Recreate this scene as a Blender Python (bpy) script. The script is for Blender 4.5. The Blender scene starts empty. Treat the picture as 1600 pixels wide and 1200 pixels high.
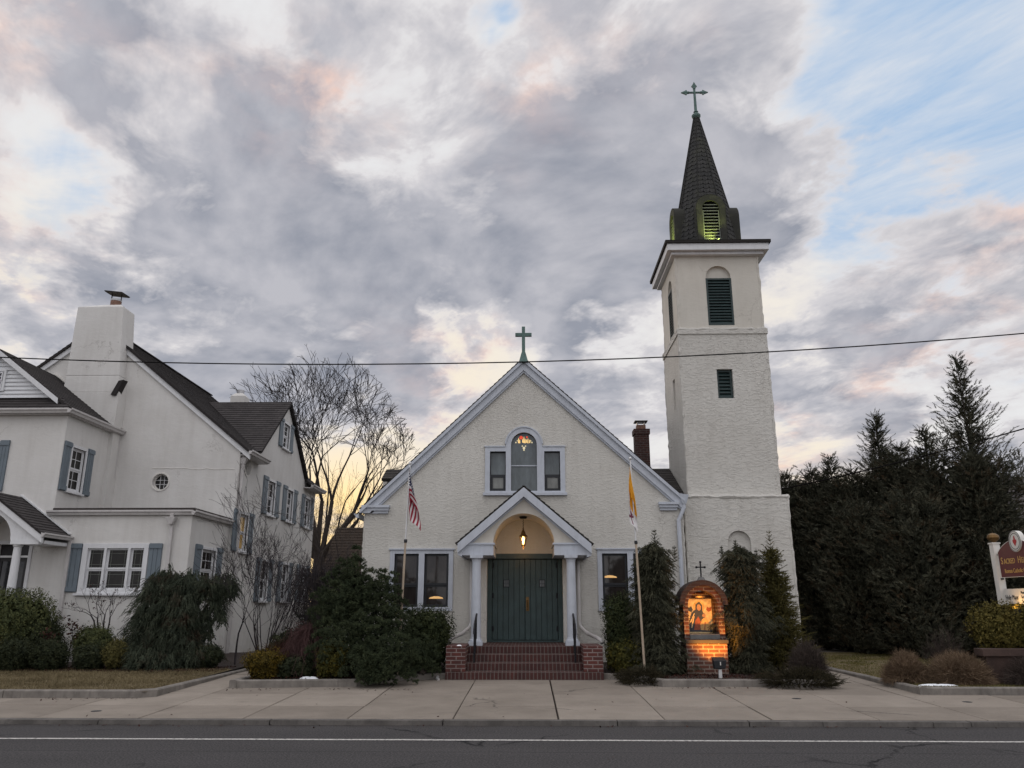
import bpy, bmesh, math, random
import numpy as np
from mathutils import Vector, Matrix
from mathutils.geometry import tessellate_polygon
random.seed(7)
PI = math.pi
scene = bpy.context.scene
R_ = math.radians

# ------------------------------------------------------------------ camera
CAM_H, PITCH, YAW = 1.6, 15.55, 1.2
cam = bpy.data.cameras.new('camera')
cam_o = bpy.data.objects.new('camera', cam)
scene.collection.objects.link(cam_o)
cam.sensor_width = 36.0
cam.lens = 36.0 * 1240 / 1600
cam.clip_start = 0.1
cam.clip_end = 2000
cam_o.location = (0, 0, CAM_H)
cam_o.rotation_euler = (R_(90 + PITCH), 0, R_(YAW))
scene.camera = cam_o

# ------------------------------------------------------------------ exposure, world, sun
scene.view_settings.view_transform = 'Standard'
scene.view_settings.look = 'None'
scene.view_settings.gamma = 1
scene.view_settings.exposure = 0.17
SUN_EL, SUN_AZ = 4.0, -22.0          # degrees; azimuth from +Y towards +X


def px_dir(px, py):
    """sky direction of a spot of the cloud cover"""
    th, ps = R_(PITCH), R_(YAW)
    f = Vector((-math.sin(ps) * math.cos(th), math.cos(ps) * math.cos(th), math.sin(th)))
    r = Vector((math.cos(ps), math.sin(ps), 0))
    u = r.cross(f)
    return (f + r * ((px - 800) / 1240) - u * ((py - 600) / 1240)).normalized()


class NT:
    """small helper for building node trees"""
    def __init__(s, tree):
        s.t = tree
        s.n = tree.nodes
        s.l = tree.links

    def new(s, typ, **kw):
        n = s.n.new(typ)
        for k, v in kw.items():
            setattr(n, k, v)
        return n

    def put(s, sock, v):
        if isinstance(v, bpy.types.NodeSocket):
            s.l.new(v, sock)
        elif v is not None:
            sock.default_value = v

    def math(s, op, a, b=None, c=None, clamp=False):
        n = s.new('ShaderNodeMath', operation=op, use_clamp=clamp)
        s.put(n.inputs[0], a)
        if b is not None: s.put(n.inputs[1], b)
        if c is not None: s.put(n.inputs[2], c)
        return n.outputs[0]

    def vmath(s, op, a, b=None):
        n = s.new('ShaderNodeVectorMath', operation=op)
        s.put(n.inputs[0], a)
        if b is not None: s.put(n.inputs[1], b)
        return n.outputs['Value'] if op in ('DOT_PRODUCT', 'LENGTH') else n.outputs[0]

    def mix(s, f, a, b, blend='MIX'):
        n = s.new('ShaderNodeMix', data_type='RGBA', blend_type=blend)
        s.put(n.inputs[0], f)
        s.put(n.inputs[6], a)
        s.put(n.inputs[7], b)
        return n.outputs[2]

    def noise(s, vec, scale, detail=4, rough=.55, dist=0.0, col=False):
        n = s.new('ShaderNodeTexNoise')
        s.put(n.inputs['Vector'], vec)
        n.inputs['Scale'].default_value = scale
        n.inputs['Detail'].default_value = detail
        n.inputs['Roughness'].default_value = rough
        n.inputs['Distortion'].default_value = dist
        return n.outputs['Color'] if col else n.outputs[0]

    def ramp(s, f, stops, interp='LINEAR'):
        n = s.new('ShaderNodeValToRGB')
        n.color_ramp.interpolation = interp
        e = n.color_ramp.elements
        while len(e) < len(stops): e.new(.5)
        for i, (p, c) in enumerate(stops):
            e[i].position = p
            e[i].color = (*c, 1) if len(c) == 3 else c
        s.put(n.inputs[0], f)
        return n.outputs[0]

    def rng(s, v, a, b, c=0.0, d=1.0, smooth=False):
        n = s.new('ShaderNodeMapRange', clamp=True)
        if smooth: n.interpolation_type = 'SMOOTHSTEP'
        s.put(n.inputs[0], v)
        for i, x in enumerate((a, b, c, d)): n.inputs[1 + i].default_value = x
        return n.outputs[0]

    def scale(s, vec, v3):
        return s.vmath('MULTIPLY', vec, v3)


def build_world():
    w = bpy.data.worlds.new('World')
    scene.world = w
    w.use_nodes = True
    k = NT(w.node_tree)
    k.n.clear()
    out = k.new('ShaderNodeOutputWorld')
    bg = k.new('ShaderNodeBackground')
    k.l.new(bg.outputs[0], out.inputs[0])
    d = k.new('ShaderNodeTexCoord').outputs['Generated']
    sp = k.new('ShaderNodeSeparateXYZ'); k.l.new(d, sp.inputs[0])
    zz = k.math('MAXIMUM', sp.outputs[2], 0.0)
    zc = k.math('ADD', zz, .22)
    cb = k.new('ShaderNodeCombineXYZ')
    k.put(cb.inputs[0], k.math('DIVIDE', sp.outputs[0], zc))
    k.put(cb.inputs[1], k.math('DIVIDE', sp.outputs[1], zc))
    q = cb.outputs[0]                                  # position on the cloud deck
    # ragged lookup direction, so masses get torn edges
    wn = k.noise(q, 3.2, 5, .6, .2, col=True)
    wv = k.vmath('MULTIPLY', k.vmath('SUBTRACT', wn, (.5, .5, .5)), (.34, .34, .34))
    dd = k.vmath('ADD', d, wv)

    def blobs(lst, src):
        tot = None
        for (px, py, r, amp) in lst:
            a = r / 1300.0
            kk = 2.0 / (a * a)
            dt = k.vmath('DOT_PRODUCT', src, tuple(px_dir(px, py)))
            g = k.math('EXPONENT', k.math('MULTIPLY_ADD', dt, kk, -kk))
            # the displaced direction is not unit length: keep the bump bounded
            g = k.math('MINIMUM', g, 1.25)
            tot = k.math('MULTIPLY', g, amp) if tot is None else k.math('MULTIPLY_ADD', g, amp, tot)
        return tot

    ddn = k.vmath('NORMALIZE', dd)
    # clouds drawn out along the wind

    rot = k.new('ShaderNodeVectorRotate', rotation_type='Z_AXIS')
    k.put(rot.inputs['Vector'], q)
    rot.inputs['Angle'].default_value = R_(-38)
    qs = k.scale(rot.outputs[0], (1.0, .74, 1))
    n1 = k.noise(qs, 2.15, 7, .60, .35)
    sunq = k.vmath('ADD', qs, (-.035, .050, 0))
    n1b = k.noise(sunq, 2.15, 4, .60, .35)
    n2 = k.noise(k.vmath('ADD', qs, (7.3, 2.1, 0)), 7.5, 5, .62, .3)
    # thick grey cloud
    cover = blobs([(420, 330, 230, .55), (560, 480, 170, .4), (300, 480, 130, .4), (850, 330, 200, .5),
                   (1000, 250, 190, .5), (640, 90, 200, .28), (1180, 120, 190, .33), (1250, 340, 100, .3), (760, 470, 90, .25),
                   (480, 250, 120, .3), (950, 440, 70, .2), (1290, 600, 90, .2), (1520, 460, 80, .22), (60, 520, 60, .3), (170, 400, 80, .3),
                   (1380, 620, 60, .18), (870, 560, 60, .25), (230, 60, 130, .2), (620, 620, 60, .2), (1560, 660, 60, .2),
                   # gaps
                   (90, 330, 85, -.45), (40, 250, 60, -.2), (645, 235, 45, -.3), (700, 300, 40, -.3), (590, 180, 40, -.1), (1490, 230, 170, -.75), (1330, 470, 90, .28), (1450, 590, 80, .2), (1180, 600, 60, .15), (1420, 60, 120, -.35),
                   (1520, 100, 120, -.4), (60, 450, 60, -.35), (760, 560, 70, -.4), (700, 500, 40, -.3), (480, 535, 45, -.3), (960, 520, 60, -.35),
                   (250, 470, 40, -.3), (280, 170, 60, -.2), (1230, 480, 60, -.3), (1000, 600, 60, -.2), (520, 860, 200, -.5), (1500, 560, 70, -.25), (770, 40, 50, -.2)], ddn)
    base = k.math('ADD', k.math('MULTIPLY', n1, 2.9), k.math('MULTIPLY', n2, 1.5))
    base = k.math('SUBTRACT', base, 1.40)
    dens = k.math('MULTIPLY_ADD', cover, .66, base)
    D = k.rng(dens, .30, 1.55, 0, 1, True)
    relief = k.math('SUBTRACT', n1, n1b)              # flanks turned to the low sun are paler
    # blue holes against white veil
    blue = blobs([(1500, 270, 210, .95), (1450, 60, 150, .8), (1590, 120, 140, .6), (770, 30, 60, .8), (90, 330, 70, .55), (100, 10, 60, .5), (20, 130, 50, .4), (1360, 430, 70, .15),
                  (60, 440, 60, .3), (1480, 520, 80, .1), (950, 520, 60, .4), (1280, 680, 90, .4)], ddn)
    veil = k.noise(k.scale(q, (1.0, 2.6, 1)), 3.0, 5, .62, .5)
    blue = k.rng(k.math('SUBTRACT', blue, k.math('MULTIPLY', veil, .85)), -.22, .52, 0, 1, True)
    cirrus = k.noise(k.scale(rot.outputs[0], (2.2, .55, 1)), 2.4, 6, .65, .6)
    blue = k.math('MULTIPLY', blue, k.rng(cirrus, .42, .68, 1.0, .30))
    sky = k.new('ShaderNodeTexSky', sky_type='NISHITA', sun_disc=False)
    sky.sun_elevation = R_(SUN_EL)
    sky.sun_rotation = R_(SUN_AZ)
    nish = k.mix(1.0, sky.outputs[0], (.10, .10, .10, 1), 'MULTIPLY')
    bluec = k.mix(.85, nish, (.385, .545, .77, 1))
    glow = blobs([(535, 825, 95, .95), (500, 900, 260, .3), (620, 640, 120, .12), (40, 470, 130, .34), (1250, 770, 140, .35), (1180, 490, 130, .2), (740, 570, 130, .26), (480, 540, 70, .2)], d)
    glow = k.math('MINIMUM', glow, 1.0)
    white = k.mix(glow, (.72, .72, .73, 1), (1.05, .80, .42, 1))
    clear = k.mix(blue, white, bluec)
    pinkm = blobs([(480, 180, 70, 1.0), (520, 160, 40, .5), (420, 160, 60, .5), (840, 150, 60, .8), (1560, 390, 70, .9), (1390, 560, 50, .7), (40, 40, 90, .8), (30, 330, 70, .5), (700, 610, 60, .5), (1250, 700, 50, .8),
                   (640, 560, 60, .4), (1000, 100, 60, .3), (150, 120, 110, .35)], ddn)
    pinkm = k.math('MULTIPLY', pinkm, k.rng(k.noise(q, 9, 3, .6), .35, .62))
    lit = k.mix(pinkm, (.645, .625, .64, 1), (.86, .615, .52, 1))
    tone = k.math('ADD', k.math('MULTIPLY', relief, 3.2), k.noise(k.vmath('ADD', qs, (1.7, 5.2, 0)), 3.6, 5, .58, .3))
    grey = k.mix(k.rng(tone, .22, .78), (.275, .292, .345, 1), (.455, .455, .495, 1))
    grey = k.mix(k.math('MULTIPLY', pinkm, .55), grey, (.56, .45, .45, 1))
    f1 = k.rng(D, .04, .34)
    f2 = k.rng(D, .22, .72)
    c = k.mix(f1, clear, lit)
    c = k.mix(f2, c, grey)
    # low sky towards the set sun, then gain added to the unseen sky behind and overhead as key light
    low = k.math('MULTIPLY', glow, k.rng(sp.outputs[2], .22, .02))
    c = k.mix(k.math('MULTIPLY', low, .75), c, (1.15, .80, .36, 1))
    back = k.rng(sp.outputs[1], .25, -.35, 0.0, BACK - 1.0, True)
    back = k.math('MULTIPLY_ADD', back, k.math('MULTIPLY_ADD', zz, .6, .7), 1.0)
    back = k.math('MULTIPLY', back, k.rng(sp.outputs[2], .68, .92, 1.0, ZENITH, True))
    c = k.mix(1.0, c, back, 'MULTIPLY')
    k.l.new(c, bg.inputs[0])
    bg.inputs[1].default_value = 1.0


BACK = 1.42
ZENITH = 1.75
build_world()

sun = bpy.data.lights.new('sun', 'SUN')
sun.energy = .6
sun.angle = R_(12)
sun.color = (1, .78, .58)
sun_o = bpy.data.objects.new('sun', sun)
scene.collection.objects.link(sun_o)
sv = Vector((math.sin(R_(SUN_AZ)) * math.cos(R_(SUN_EL)), math.cos(R_(SUN_AZ)) * math.cos(R_(SUN_EL)), math.sin(R_(SUN_EL))))
sun_o.rotation_euler = (-sv).to_track_quat('-Z', 'Y').to_euler()
sun_o.location = (0, 0, 30)
#@@BODY
# ------------------------------------------------------------------ materials
MATS = {}


def newmat(name):
    m = bpy.data.materials.new(name)
    m.use_nodes = True
    k = NT(m.node_tree)
    b = k.n['Principled BSDF']
    MATS[name] = m
    return m, k, b


def simple(name, col, rough=.6, metal=0, var=.12, vscale=5, bump=0, bscale=40, spec=.4, emit=None, estr=0, grime=0):
    m, k, b = newmat(name)
    pos = k.new('ShaderNodeNewGeometry').outputs['Position']
    n = k.noise(pos, vscale, 5, .6)
    dark = tuple(c * (1 - var) for c in col)
    lite = tuple(min(1, c * (1 + var)) for c in col)
    c = k.ramp(n, [(.3, dark), (.7, lite)])
    if grime:
        g = k.rng(k.noise(k.scale(pos, (6, 6, 1.2)), 2.0, 6, .7), .5, .75, 0, grime)
        c = k.mix(g, c, tuple(x * .35 for x in col) + (1,))
    k.put(b.inputs['Base Color'], c)
    b.inputs['Roughness'].default_value = rough
    b.inputs['Metallic'].default_value = metal
    b.inputs['Specular IOR Level'].default_value = spec
    if emit:
        b.inputs['Emission Color'].default_value = (*emit, 1)
        b.inputs['Emission Strength'].default_value = estr
    if bump:
        bn = k.new('ShaderNodeBump')
        bn.inputs['Strength'].default_value = bump
        bn.inputs['Distance'].default_value = .01
        k.put(bn.inputs['Height'], k.noise(pos, bscale, 5, .6))
        k.l.new(bn.outputs[0], b.inputs['Normal'])
    return m


def stucco(name, col, coarse, amount):
    m, k, b = newmat(name)
    pos = k.new('ShaderNodeNewGeometry').outputs['Position']
    wp = k.vmath('ADD', pos, k.vmath('MULTIPLY', k.noise(pos, 3, 3, .5, col=True), (.12, .12, .12)))
    st = k.scale(wp, (1, 1, 2.3))
    h1 = k.noise(st, coarse, 5, .62, .35)
    h2 = k.noise(pos, coarse * 3.5, 3, .55)
    ridge = k.rng(h1, .48, .60, 0, 1, True)
    h = k.math('ADD', k.math('MULTIPLY', ridge, .75), k.math('MULTIPLY', h2, .35))
    big = k.noise(pos, .8, 5, .6)
    streak = k.noise(k.scale(pos, (3.2, 3.2, .28)), 1.6, 6, .65)
    f = k.math('ADD', k.math('MULTIPLY', k.rng(big, .35, .7), .5), k.math('MULTIPLY', k.rng(streak, .45, .75), .38))
    c = k.mix(k.math('MULTIPLY', f, .72), (*col, 1), tuple(x * y for x, y in zip(col, (.70, .68, .66))) + (1,))
    # hollows of the trowelled coat coloured slightly darker
    c = k.mix(k.math('MULTIPLY', k.rng(h1, .44, .30), .10), c, (col[0] * .5, col[1] * .5, col[2] * .5, 1))
    # hairline cracks
    cv = k.new('ShaderNodeTexVoronoi', feature='DISTANCE_TO_EDGE')
    k.put(cv.inputs['Vector'], k.vmath('ADD', k.scale(pos, (.75, .75, .55)), k.vmath('MULTIPLY', k.noise(pos, 1.6, 6, .65, col=True), (.9, .9, .9))))
    cv.inputs['Scale'].default_value = 1
    ck = k.math('MULTIPLY', k.rng(cv.outputs['Distance'], .010, .002), k.rng(k.noise(pos, .55, 2), .52, .60))
    c = k.mix(k.math('MULTIPLY', ck, .38), c, (.16, .14, .12, 1))
    # splash soil near the foot of the wall
    sp = k.new('ShaderNodeSeparateXYZ'); k.l.new(pos, sp.inputs[0])
    foot = k.math('MULTIPLY', k.rng(sp.outputs[2], 1.0, .2), k.rng(k.noise(pos, 4, 5), .35, .7))
    c = k.mix(k.math('MULTIPLY', foot, .35), c, (.2, .18, .15, 1))
    k.put(b.inputs['Base Color'], c)
    b.inputs['Roughness'].default_value = .9
    b.inputs['Specular IOR Level'].default_value = .2
    bn = k.new('ShaderNodeBump')
    bn.inputs['Strength'].default_value = amount
    bn.inputs['Distance'].default_value = .035
    k.put(bn.inputs['Height'], h)
    k.l.new(bn.outputs[0], b.inputs['Normal'])
    return m


def face_coords(k):
    """metres along the wall and up it, chosen by which way a face looks"""
    g = k.new('ShaderNodeNewGeometry')
    ps = k.new('ShaderNodeSeparateXYZ'); k.l.new(g.outputs['Position'], ps.inputs[0])
    ns = k.new('ShaderNodeSeparateXYZ'); k.l.new(g.outputs['True Normal'], ns.inputs[0])
    sx = k.math('GREATER_THAN', k.math('ABSOLUTE', ns.outputs[0]), .7)
    sz = k.math('GREATER_THAN', k.math('ABSOLUTE', ns.outputs[2]), .7)
    u = k.math('ADD', k.math('MULTIPLY', ps.outputs[0], k.math('SUBTRACT', 1.0, sx)), k.math('MULTIPLY', ps.outputs[1], sx))
    v = k.math('ADD', k.math('MULTIPLY', ps.outputs[2], k.math('SUBTRACT', 1.0, sz)), k.math('MULTIPLY', ps.outputs[1], sz))
    cb = k.new('ShaderNodeCombineXYZ')
    k.put(cb.inputs[0], u); k.put(cb.inputs[1], v)
    return cb.outputs[0], g.outputs['Position']


def brick(name, c1, c2, mortar, bw=.21, bh=.072, msize=.011, off=.5, zoff=0):
    m, k, b = newmat(name)
    uv, pos = face_coords(k)
    if zoff: uv = k.vmath('ADD', uv, (0, zoff, 0))
    t = k.new('ShaderNodeTexBrick')
    t.offset = off
    k.put(t.inputs['Vector'], uv)
    t.inputs['Color1'].default_value = (*c1, 1)
    t.inputs['Color2'].default_value = (*c2, 1)
    t.inputs['Mortar'].default_value = (*mortar, 1)
    t.inputs['Scale'].default_value = 1
    t.inputs['Mortar Size'].default_value = msize
    t.inputs['Mortar Smooth'].default_value = .25
    t.inputs['Bias'].default_value = 0
    t.inputs['Brick Width'].default_value = bw
    t.inputs['Row Height'].default_value = bh
    n = k.noise(pos, 7, 6, .7)
    c = k.mix(k.rng(n, .4, .75, 0, .6), t.outputs[0], (.035, .028, .026, 1))
    k.put(b.inputs['Base Color'], c)
    b.inputs['Roughness'].default_value = .85
    b.inputs['Specular IOR Level'].default_value = .25
    bn = k.new('ShaderNodeBump')
    bn.inputs['Strength'].default_value = .7
    bn.inputs['Distance'].default_value = .012
    h = k.math('SUBTRACT', k.math('MULTIPLY', k.noise(pos, 60, 4), .4), t.outputs['Fac'])
    k.put(bn.inputs['Height'], h)
    k.l.new(bn.outputs[0], b.inputs['Normal'])
    return m


def shingle(name, c1, c2, tab=.3, course=.14, lichen=None):
    """asphalt or slate shingles, laid in UV metres (u along the eave, v up the slope)"""
    m, k, b = newmat(name)
    uv = k.new('ShaderNodeUVMap').outputs[0]
    pos = k.new('ShaderNodeNewGeometry').outputs['Position']
    t = k.new('ShaderNodeTexBrick')
    t.offset = .5
    k.put(t.inputs['Vector'], uv)
    t.inputs['Color1'].default_value = (*c1, 1)
    t.inputs['Color2'].default_value = (*c2, 1)
    t.inputs['Mortar'].default_value = tuple(x * .35 for x in c1) + (1,)
    t.inputs['Scale'].default_value = 1
    t.inputs['Mortar Size'].default_value = .007
    t.inputs['Mortar Smooth'].default_value = .3
    t.inputs['Brick Width'].default_value = tab
    t.inputs['Row Height'].default_value = course
    n = k.noise(pos, 1.7, 6, .65)
    c = k.mix(k.rng(n, .35, .7, 0, .5), t.outputs[0], tuple(x * .5 for x in c1) + (1,))
    if lichen:
        c = k.mix(k.rng(k.noise(pos, 2.6, 7, .75), .52, .72, 0, .6), c, (*lichen, 1))
    c = k.mix(k.rng(k.noise(pos, 120, 2), .3, .7, 0, .35), c, tuple(x * 1.6 for x in c2) + (1,))
    k.put(b.inputs['Base Color'], c)
    b.inputs['Roughness'].default_value = .92
    b.inputs['Specular IOR Level'].default_value = .2
    bn = k.new('ShaderNodeBump')
    bn.inputs['Strength'].default_value = .6
    bn.inputs['Distance'].default_value = .01
    k.put(bn.inputs['Height'], k.math('SUBTRACT', k.math('MULTIPLY', k.noise(pos, 90, 3), .4), t.outputs['Fac']))
    k.l.new(bn.outputs[0], b.inputs['Normal'])
    return m


def foliage(name, stops, clump=5.0, dead=None, rough=.75):
    """leaves: every leaf its own tint, drifting in patches over the plant"""
    m, k, b = newmat(name)
    g = k.new('ShaderNodeNewGeometry')
    f = k.math('ADD', k.math('MULTIPLY', g.outputs['Random Per Island'], .55), k.math('MULTIPLY', k.rng(k.noise(g.outputs['Position'], clump, 4, .6), .3, .7), .45))
    c = k.ramp(f, stops)
    if dead:
        c = k.mix(k.rng(k.noise(g.outputs['Position'], 1.9, 5, .7), .54, .68, 0, .75), c, (*dead, 1))
    k.put(b.inputs['Base Color'], c)
    b.inputs['Roughness'].default_value = rough
    b.inputs['Specular IOR Level'].default_value = .08
    return m


def glass(name, col, rough=.06, spec=.5):
    m, k, b = newmat(name)
    pos = k.new('ShaderNodeNewGeometry').outputs['Position']
    n = k.noise(k.scale(pos, (3, 3, 1)), 1.5, 4, .6)
    k.put(b.inputs['Base Color'], k.ramp(n, [(.3, tuple(x * .6 for x in col)), (.7, tuple(x * 1.3 for x in col))]))
    b.inputs['Roughness'].default_value = rough
    b.inputs['Specular IOR Level'].default_value = spec
    bn = k.new('ShaderNodeBump')
    bn.inputs['Strength'].default_value = .06
    bn.inputs['Distance'].default_value = .02
    k.put(bn.inputs['Height'], k.noise(pos, 3.5, 2))
    k.l.new(bn.outputs[0], b.inputs['Normal'])
    return m


stucco('stucco_church', (.625, .607, .562), 11, .40)
stucco('stucco_tower', (.625, .607, .565), 9, .50)
stucco('stucco_smooth', (.62, .59, .53), 6, .10)
stucco('stucco_house', (.67, .657, .635), 4, .08)
simple('trim_blue', (.485, .515, .57), .5, grime=.25, var=.06)
simple('trim_white', (.66, .665, .68), .5, grime=.2, var=.05)
simple('gutter_metal', (.52, .50, .49), .45, grime=.3, var=.08)
simple('shutter_blue', (.140, .172, .200), .55, var=.08, grime=.15)
simple('door_teal', (.036, .063, .064), .45, var=.2, grime=.2)
simple('door_dark', (.016, .014, .016), .35, var=.2)
simple('louver_green', (.022, .040, .040), .5, var=.2)
simple('louver_grey', (.16, .17, .15), .6, var=.2)
simple('void_black', (.006, .006, .007), .9)
simple('copper_patina', (.095, .155, .14), .6, .2, var=.25, vscale=14, grime=.5)
simple('iron_black', (.012, .012, .015), .45, .5)
simple('wire_black', (.010, .009, .009), .8, spec=.05)
simple('brass', (.17, .10, .04), .4, .8, grime=.4)
simple('pole_silver', (.62, .62, .62), .35, .4)
simple('pole_wood', (.40, .32, .24), .6, grime=.35)
simple('bark', (.055, .044, .037), .9, var=.3, vscale=12, bump=.5)
simple('twig_grey', (.026, .021, .022), .9, var=.3)
simple('twig_red', (.075, .036, .034), .85, var=.3)
simple('twig_dark', (.030, .024, .026), .9, var=.3)
simple('snow', (.80, .82, .86), .7, var=.05, bump=.4, bscale=30)
simple('clapboard', (.66, .67, .69), .55, grime=.12, var=.05)
simple('fascia_brown', (.035, .027, .024), .7, grime=.3)
simple('plank_brown', (.060, .036, .029), .75, var=.3, vscale=3, bump=.4, bscale=60)
simple('slab_stone', (.14, .135, .13), .8, var=.25, vscale=10, bump=.3)
simple('slab_dark', (.03, .03, .032), .7, var=.2)
simple('sign_maroon', (.10, .018, .02), .45, var=.1)
simple('sign_gold', (.62, .40, .13), .4, .3)
simple('sign_white', (.66, .64, .60), .5, grime=.15, var=.05)
simple('letter_black', (.015, .015, .015), .6)
simple('letter_red', (.38, .02, .025), .5)
simple('lamp_black', (.018, .020, .024), .5)
simple('flue_clay', (.20, .115, .085), .85, var=.25, vscale=12)
simple('flue_metal', (.42, .42, .43), .4, .6, grime=.5)
simple('flue_lid', (.05, .045, .042), .6, .4)
simple('patch_white', (.68, .66, .62), .8)
simple('kerb_stone', (.105, .096, .088), .9, var=.35, vscale=3, bump=.5, bscale=40, grime=.7)
simple('concrete_curb', (.185, .168, .15), .9, var=.3, vscale=4, bump=.4, bscale=50, grime=.55)
simple('flag_yellow', (.72, .33, .02), .8, var=.1)
simple('flag_white', (.62, .60, .60), .8, var=.06)

simple('icon_gold', (.58, .45, .24), .45, .25, var=.25, vscale=18, bump=.3)
simple('icon_navy', (.035, .045, .065), .6, var=.3, vscale=20)
simple('icon_skin', (.34, .19, .11), .6)
simple('icon_rust', (.26, .07, .035), .6, var=.3, vscale=20)
simple('icon_ochre', (.46, .30, .12), .6, var=.3, vscale=25)
brick('brick_step', (.080, .030, .026), (.055, .022, .021), (.14, .11, .10), bw=.078, bh=.15, msize=.010, off=0, zoff=-.01)
brick('brick_pier', (.125, .040, .033), (.085, .030, .027), (.24, .19, .175), bw=.21, bh=.0755, msize=.011)
brick('brick_shrine', (.15, .056, .036), (.08, .035, .028), (.24, .19, .16), bw=.21, bh=.075, msize=.012)
brick('brick_hood', (.060, .032, .026), (.042, .024, .021), (.07, .058, .052), bw=.2, bh=.07, msize=.008)
brick('brick_chimney', (.085, .036, .029), (.055, .026, .024), (.11, .092, .087), bw=.2, bh=.07, msize=.010)
shingle('shingle_house', (.068, .061, .060), (.040, .036, .036))
shingle('shingle_church', (.060, .054, .050), (.036, .033, .031))
shingle('shingle_brown', (.062, .046, .036), (.045, .034, .027), .25, .12)
shingle('shingle_grey', (.105, .095, .093), (.07, .063, .062), .3, .15)
shingle('slate_dormer_lit', (.088, .087, .075), (.052, .053, .048), .19, .145, lichen=(.13, .13, .08))  # spire slate made lighter, floodlight brightness put into the colour
shingle('slate_spire', (.062, .060, .058), (.036, .037, .037), .19, .145, lichen=(.085, .085, .055))
foliage('leaf_yew', [(.1, (0.032, 0.042, 0.021)), (.6, (0.074, 0.084, 0.035)), (1, (0.138, 0.138, 0.051))])
foliage('leaf_yew_dark', [(.1, (0.015, 0.020, 0.013)), (.6, (0.033, 0.039, 0.020)), (1, (0.058, 0.061, 0.031))])
foliage('leaf_olive', [(.1, (0.043, 0.041, 0.017)), (.6, (0.090, 0.081, 0.029)), (1, (0.139, 0.117, 0.043))])
foliage('leaf_box', [(.1, (0.015, 0.021, 0.011)), (.6, (0.034, 0.043, 0.018)), (1, (0.076, 0.081, 0.033))])
foliage('leaf_gold', [(.1, (0.030, 0.024, 0.008)), (.55, (0.072, 0.053, 0.011)), (1, (0.212, 0.140, 0.022))], 6)
foliage('leaf_goldgreen', [(.1, (0.022, 0.025, 0.009)), (.6, (0.063, 0.060, 0.016)), (1, (0.153, 0.117, 0.022))], 6)
foliage('leaf_box_lamplit', [(.1, (0.038, 0.034, 0.010)), (.55, (0.102, 0.085, 0.024)), (1, (0.187, 0.145, 0.043))], 6)  # boxwood leaves with the sign lamp's yellow light put into the colour
foliage('needle_pine', [(.1, (.018, .026, .016)), (.6, (.055, .070, .038)), (1, (.12, .135, .066))], 4)
foliage('needle_spruce', [(.1, (.026, .029, .021)), (.6, (.070, .071, .047)), (1, (.135, .125, .08))], 4)
foliage('needle_young', [(.1, (0.040, 0.039, 0.016)), (.6, (0.096, 0.085, 0.030)), (1, (0.173, 0.140, 0.047))], 4)
foliage('needle_weep', [(.1, (.022, .029, .021)), (.6, (.058, .070, .048)), (1, (.11, .118, .078))], 4, dead=(0.072, 0.037, 0.026))
foliage('arbor', [(.1, (.025, .027, .020)), (.6, (.062, .063, .044)), (1, (.130, .118, .080))], 2.2, dead=(0.089, 0.051, 0.027))
foliage('juniper', [(.1, (0.018, 0.017, 0.010)), (.6, (0.040, 0.034, 0.020)), (1, (0.065, 0.053, 0.031))], 4)
foliage('leaf_redbrown', [(.1, (0.022, 0.011, 0.009)), (.6, (0.046, 0.019, 0.015)), (1, (0.075, 0.034, 0.022))])
foliage('tan_twig', [(.1, (.085, .060, .040)), (.6, (.175, .122, .080)), (1, (.29, .21, .14))], 3)
foliage('grey_twig', [(.1, (0.036, 0.029, 0.026)), (.6, (0.068, 0.053, 0.046)), (1, (0.104, 0.080, 0.068))], 3)
foliage('grass_dry', [(.1, (.085, .068, .038)), (.5, (.160, .128, .072)), (1, (.25, .205, .12))], .9)
foliage('grass_green', [(.1, (0.065, 0.068, 0.023)), (.5, (0.130, 0.114, 0.042)), (1, (0.221, 0.182, 0.075))], 1.2)


def glow_mat(name, col, strength):
    m, k, b = newmat(name)
    pos = k.new('ShaderNodeNewGeometry').outputs['Position']
    n = k.noise(pos, 30, 2)
    b.inputs['Base Color'].default_value = (*col, 1)
    b.inputs['Emission Color'].default_value = (*col, 1)
    k.put(b.inputs['Emission Strength'], k.rng(n, 0, 1, strength * .8, strength * 1.2))
    return m


glow_mat('bulb_warm', (1, .62, .22), 9)
glow_mat('lamp_inside', (1, .58, .22), .30)
glow_mat('glass_red_lit', (.85, .08, .03), .5)
glow_mat('glass_gold_lit', (1, .66, .24), .62)
glow_mat('glass_pale_lit', (.75, .66, .42), .40)
glow_mat('flood_lens', (1, .85, .6), 2.0)
glass('glass_dark', (.020, .022, .025))
glass('glass_brown', (.032, .027, .025))
glass('glass_blind', (.105, .125, .135), .1)
glass('glass_pale', (.17, .175, .165), .15)
glass('glass_glow_yellow', (.55, .35, .12), .1)  # bright yellow light on the pane put into its base colour
glass('glass_house', (.018, .017, .016), .08, .2)

# clear lantern glass
m_, k_, b_ = newmat('lantern_glass')
b_.inputs['Base Color'].default_value = (1, .75, .42, 1)
b_.inputs['Transmission Weight'].default_value = 1
b_.inputs['Roughness'].default_value = .15
b_.inputs['Alpha'].default_value = .45
k_.put(b_.inputs['Roughness'], k_.rng(k_.noise(k_.new('ShaderNodeNewGeometry').outputs['Position'], 20), 0, 1, .05, .25))


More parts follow.
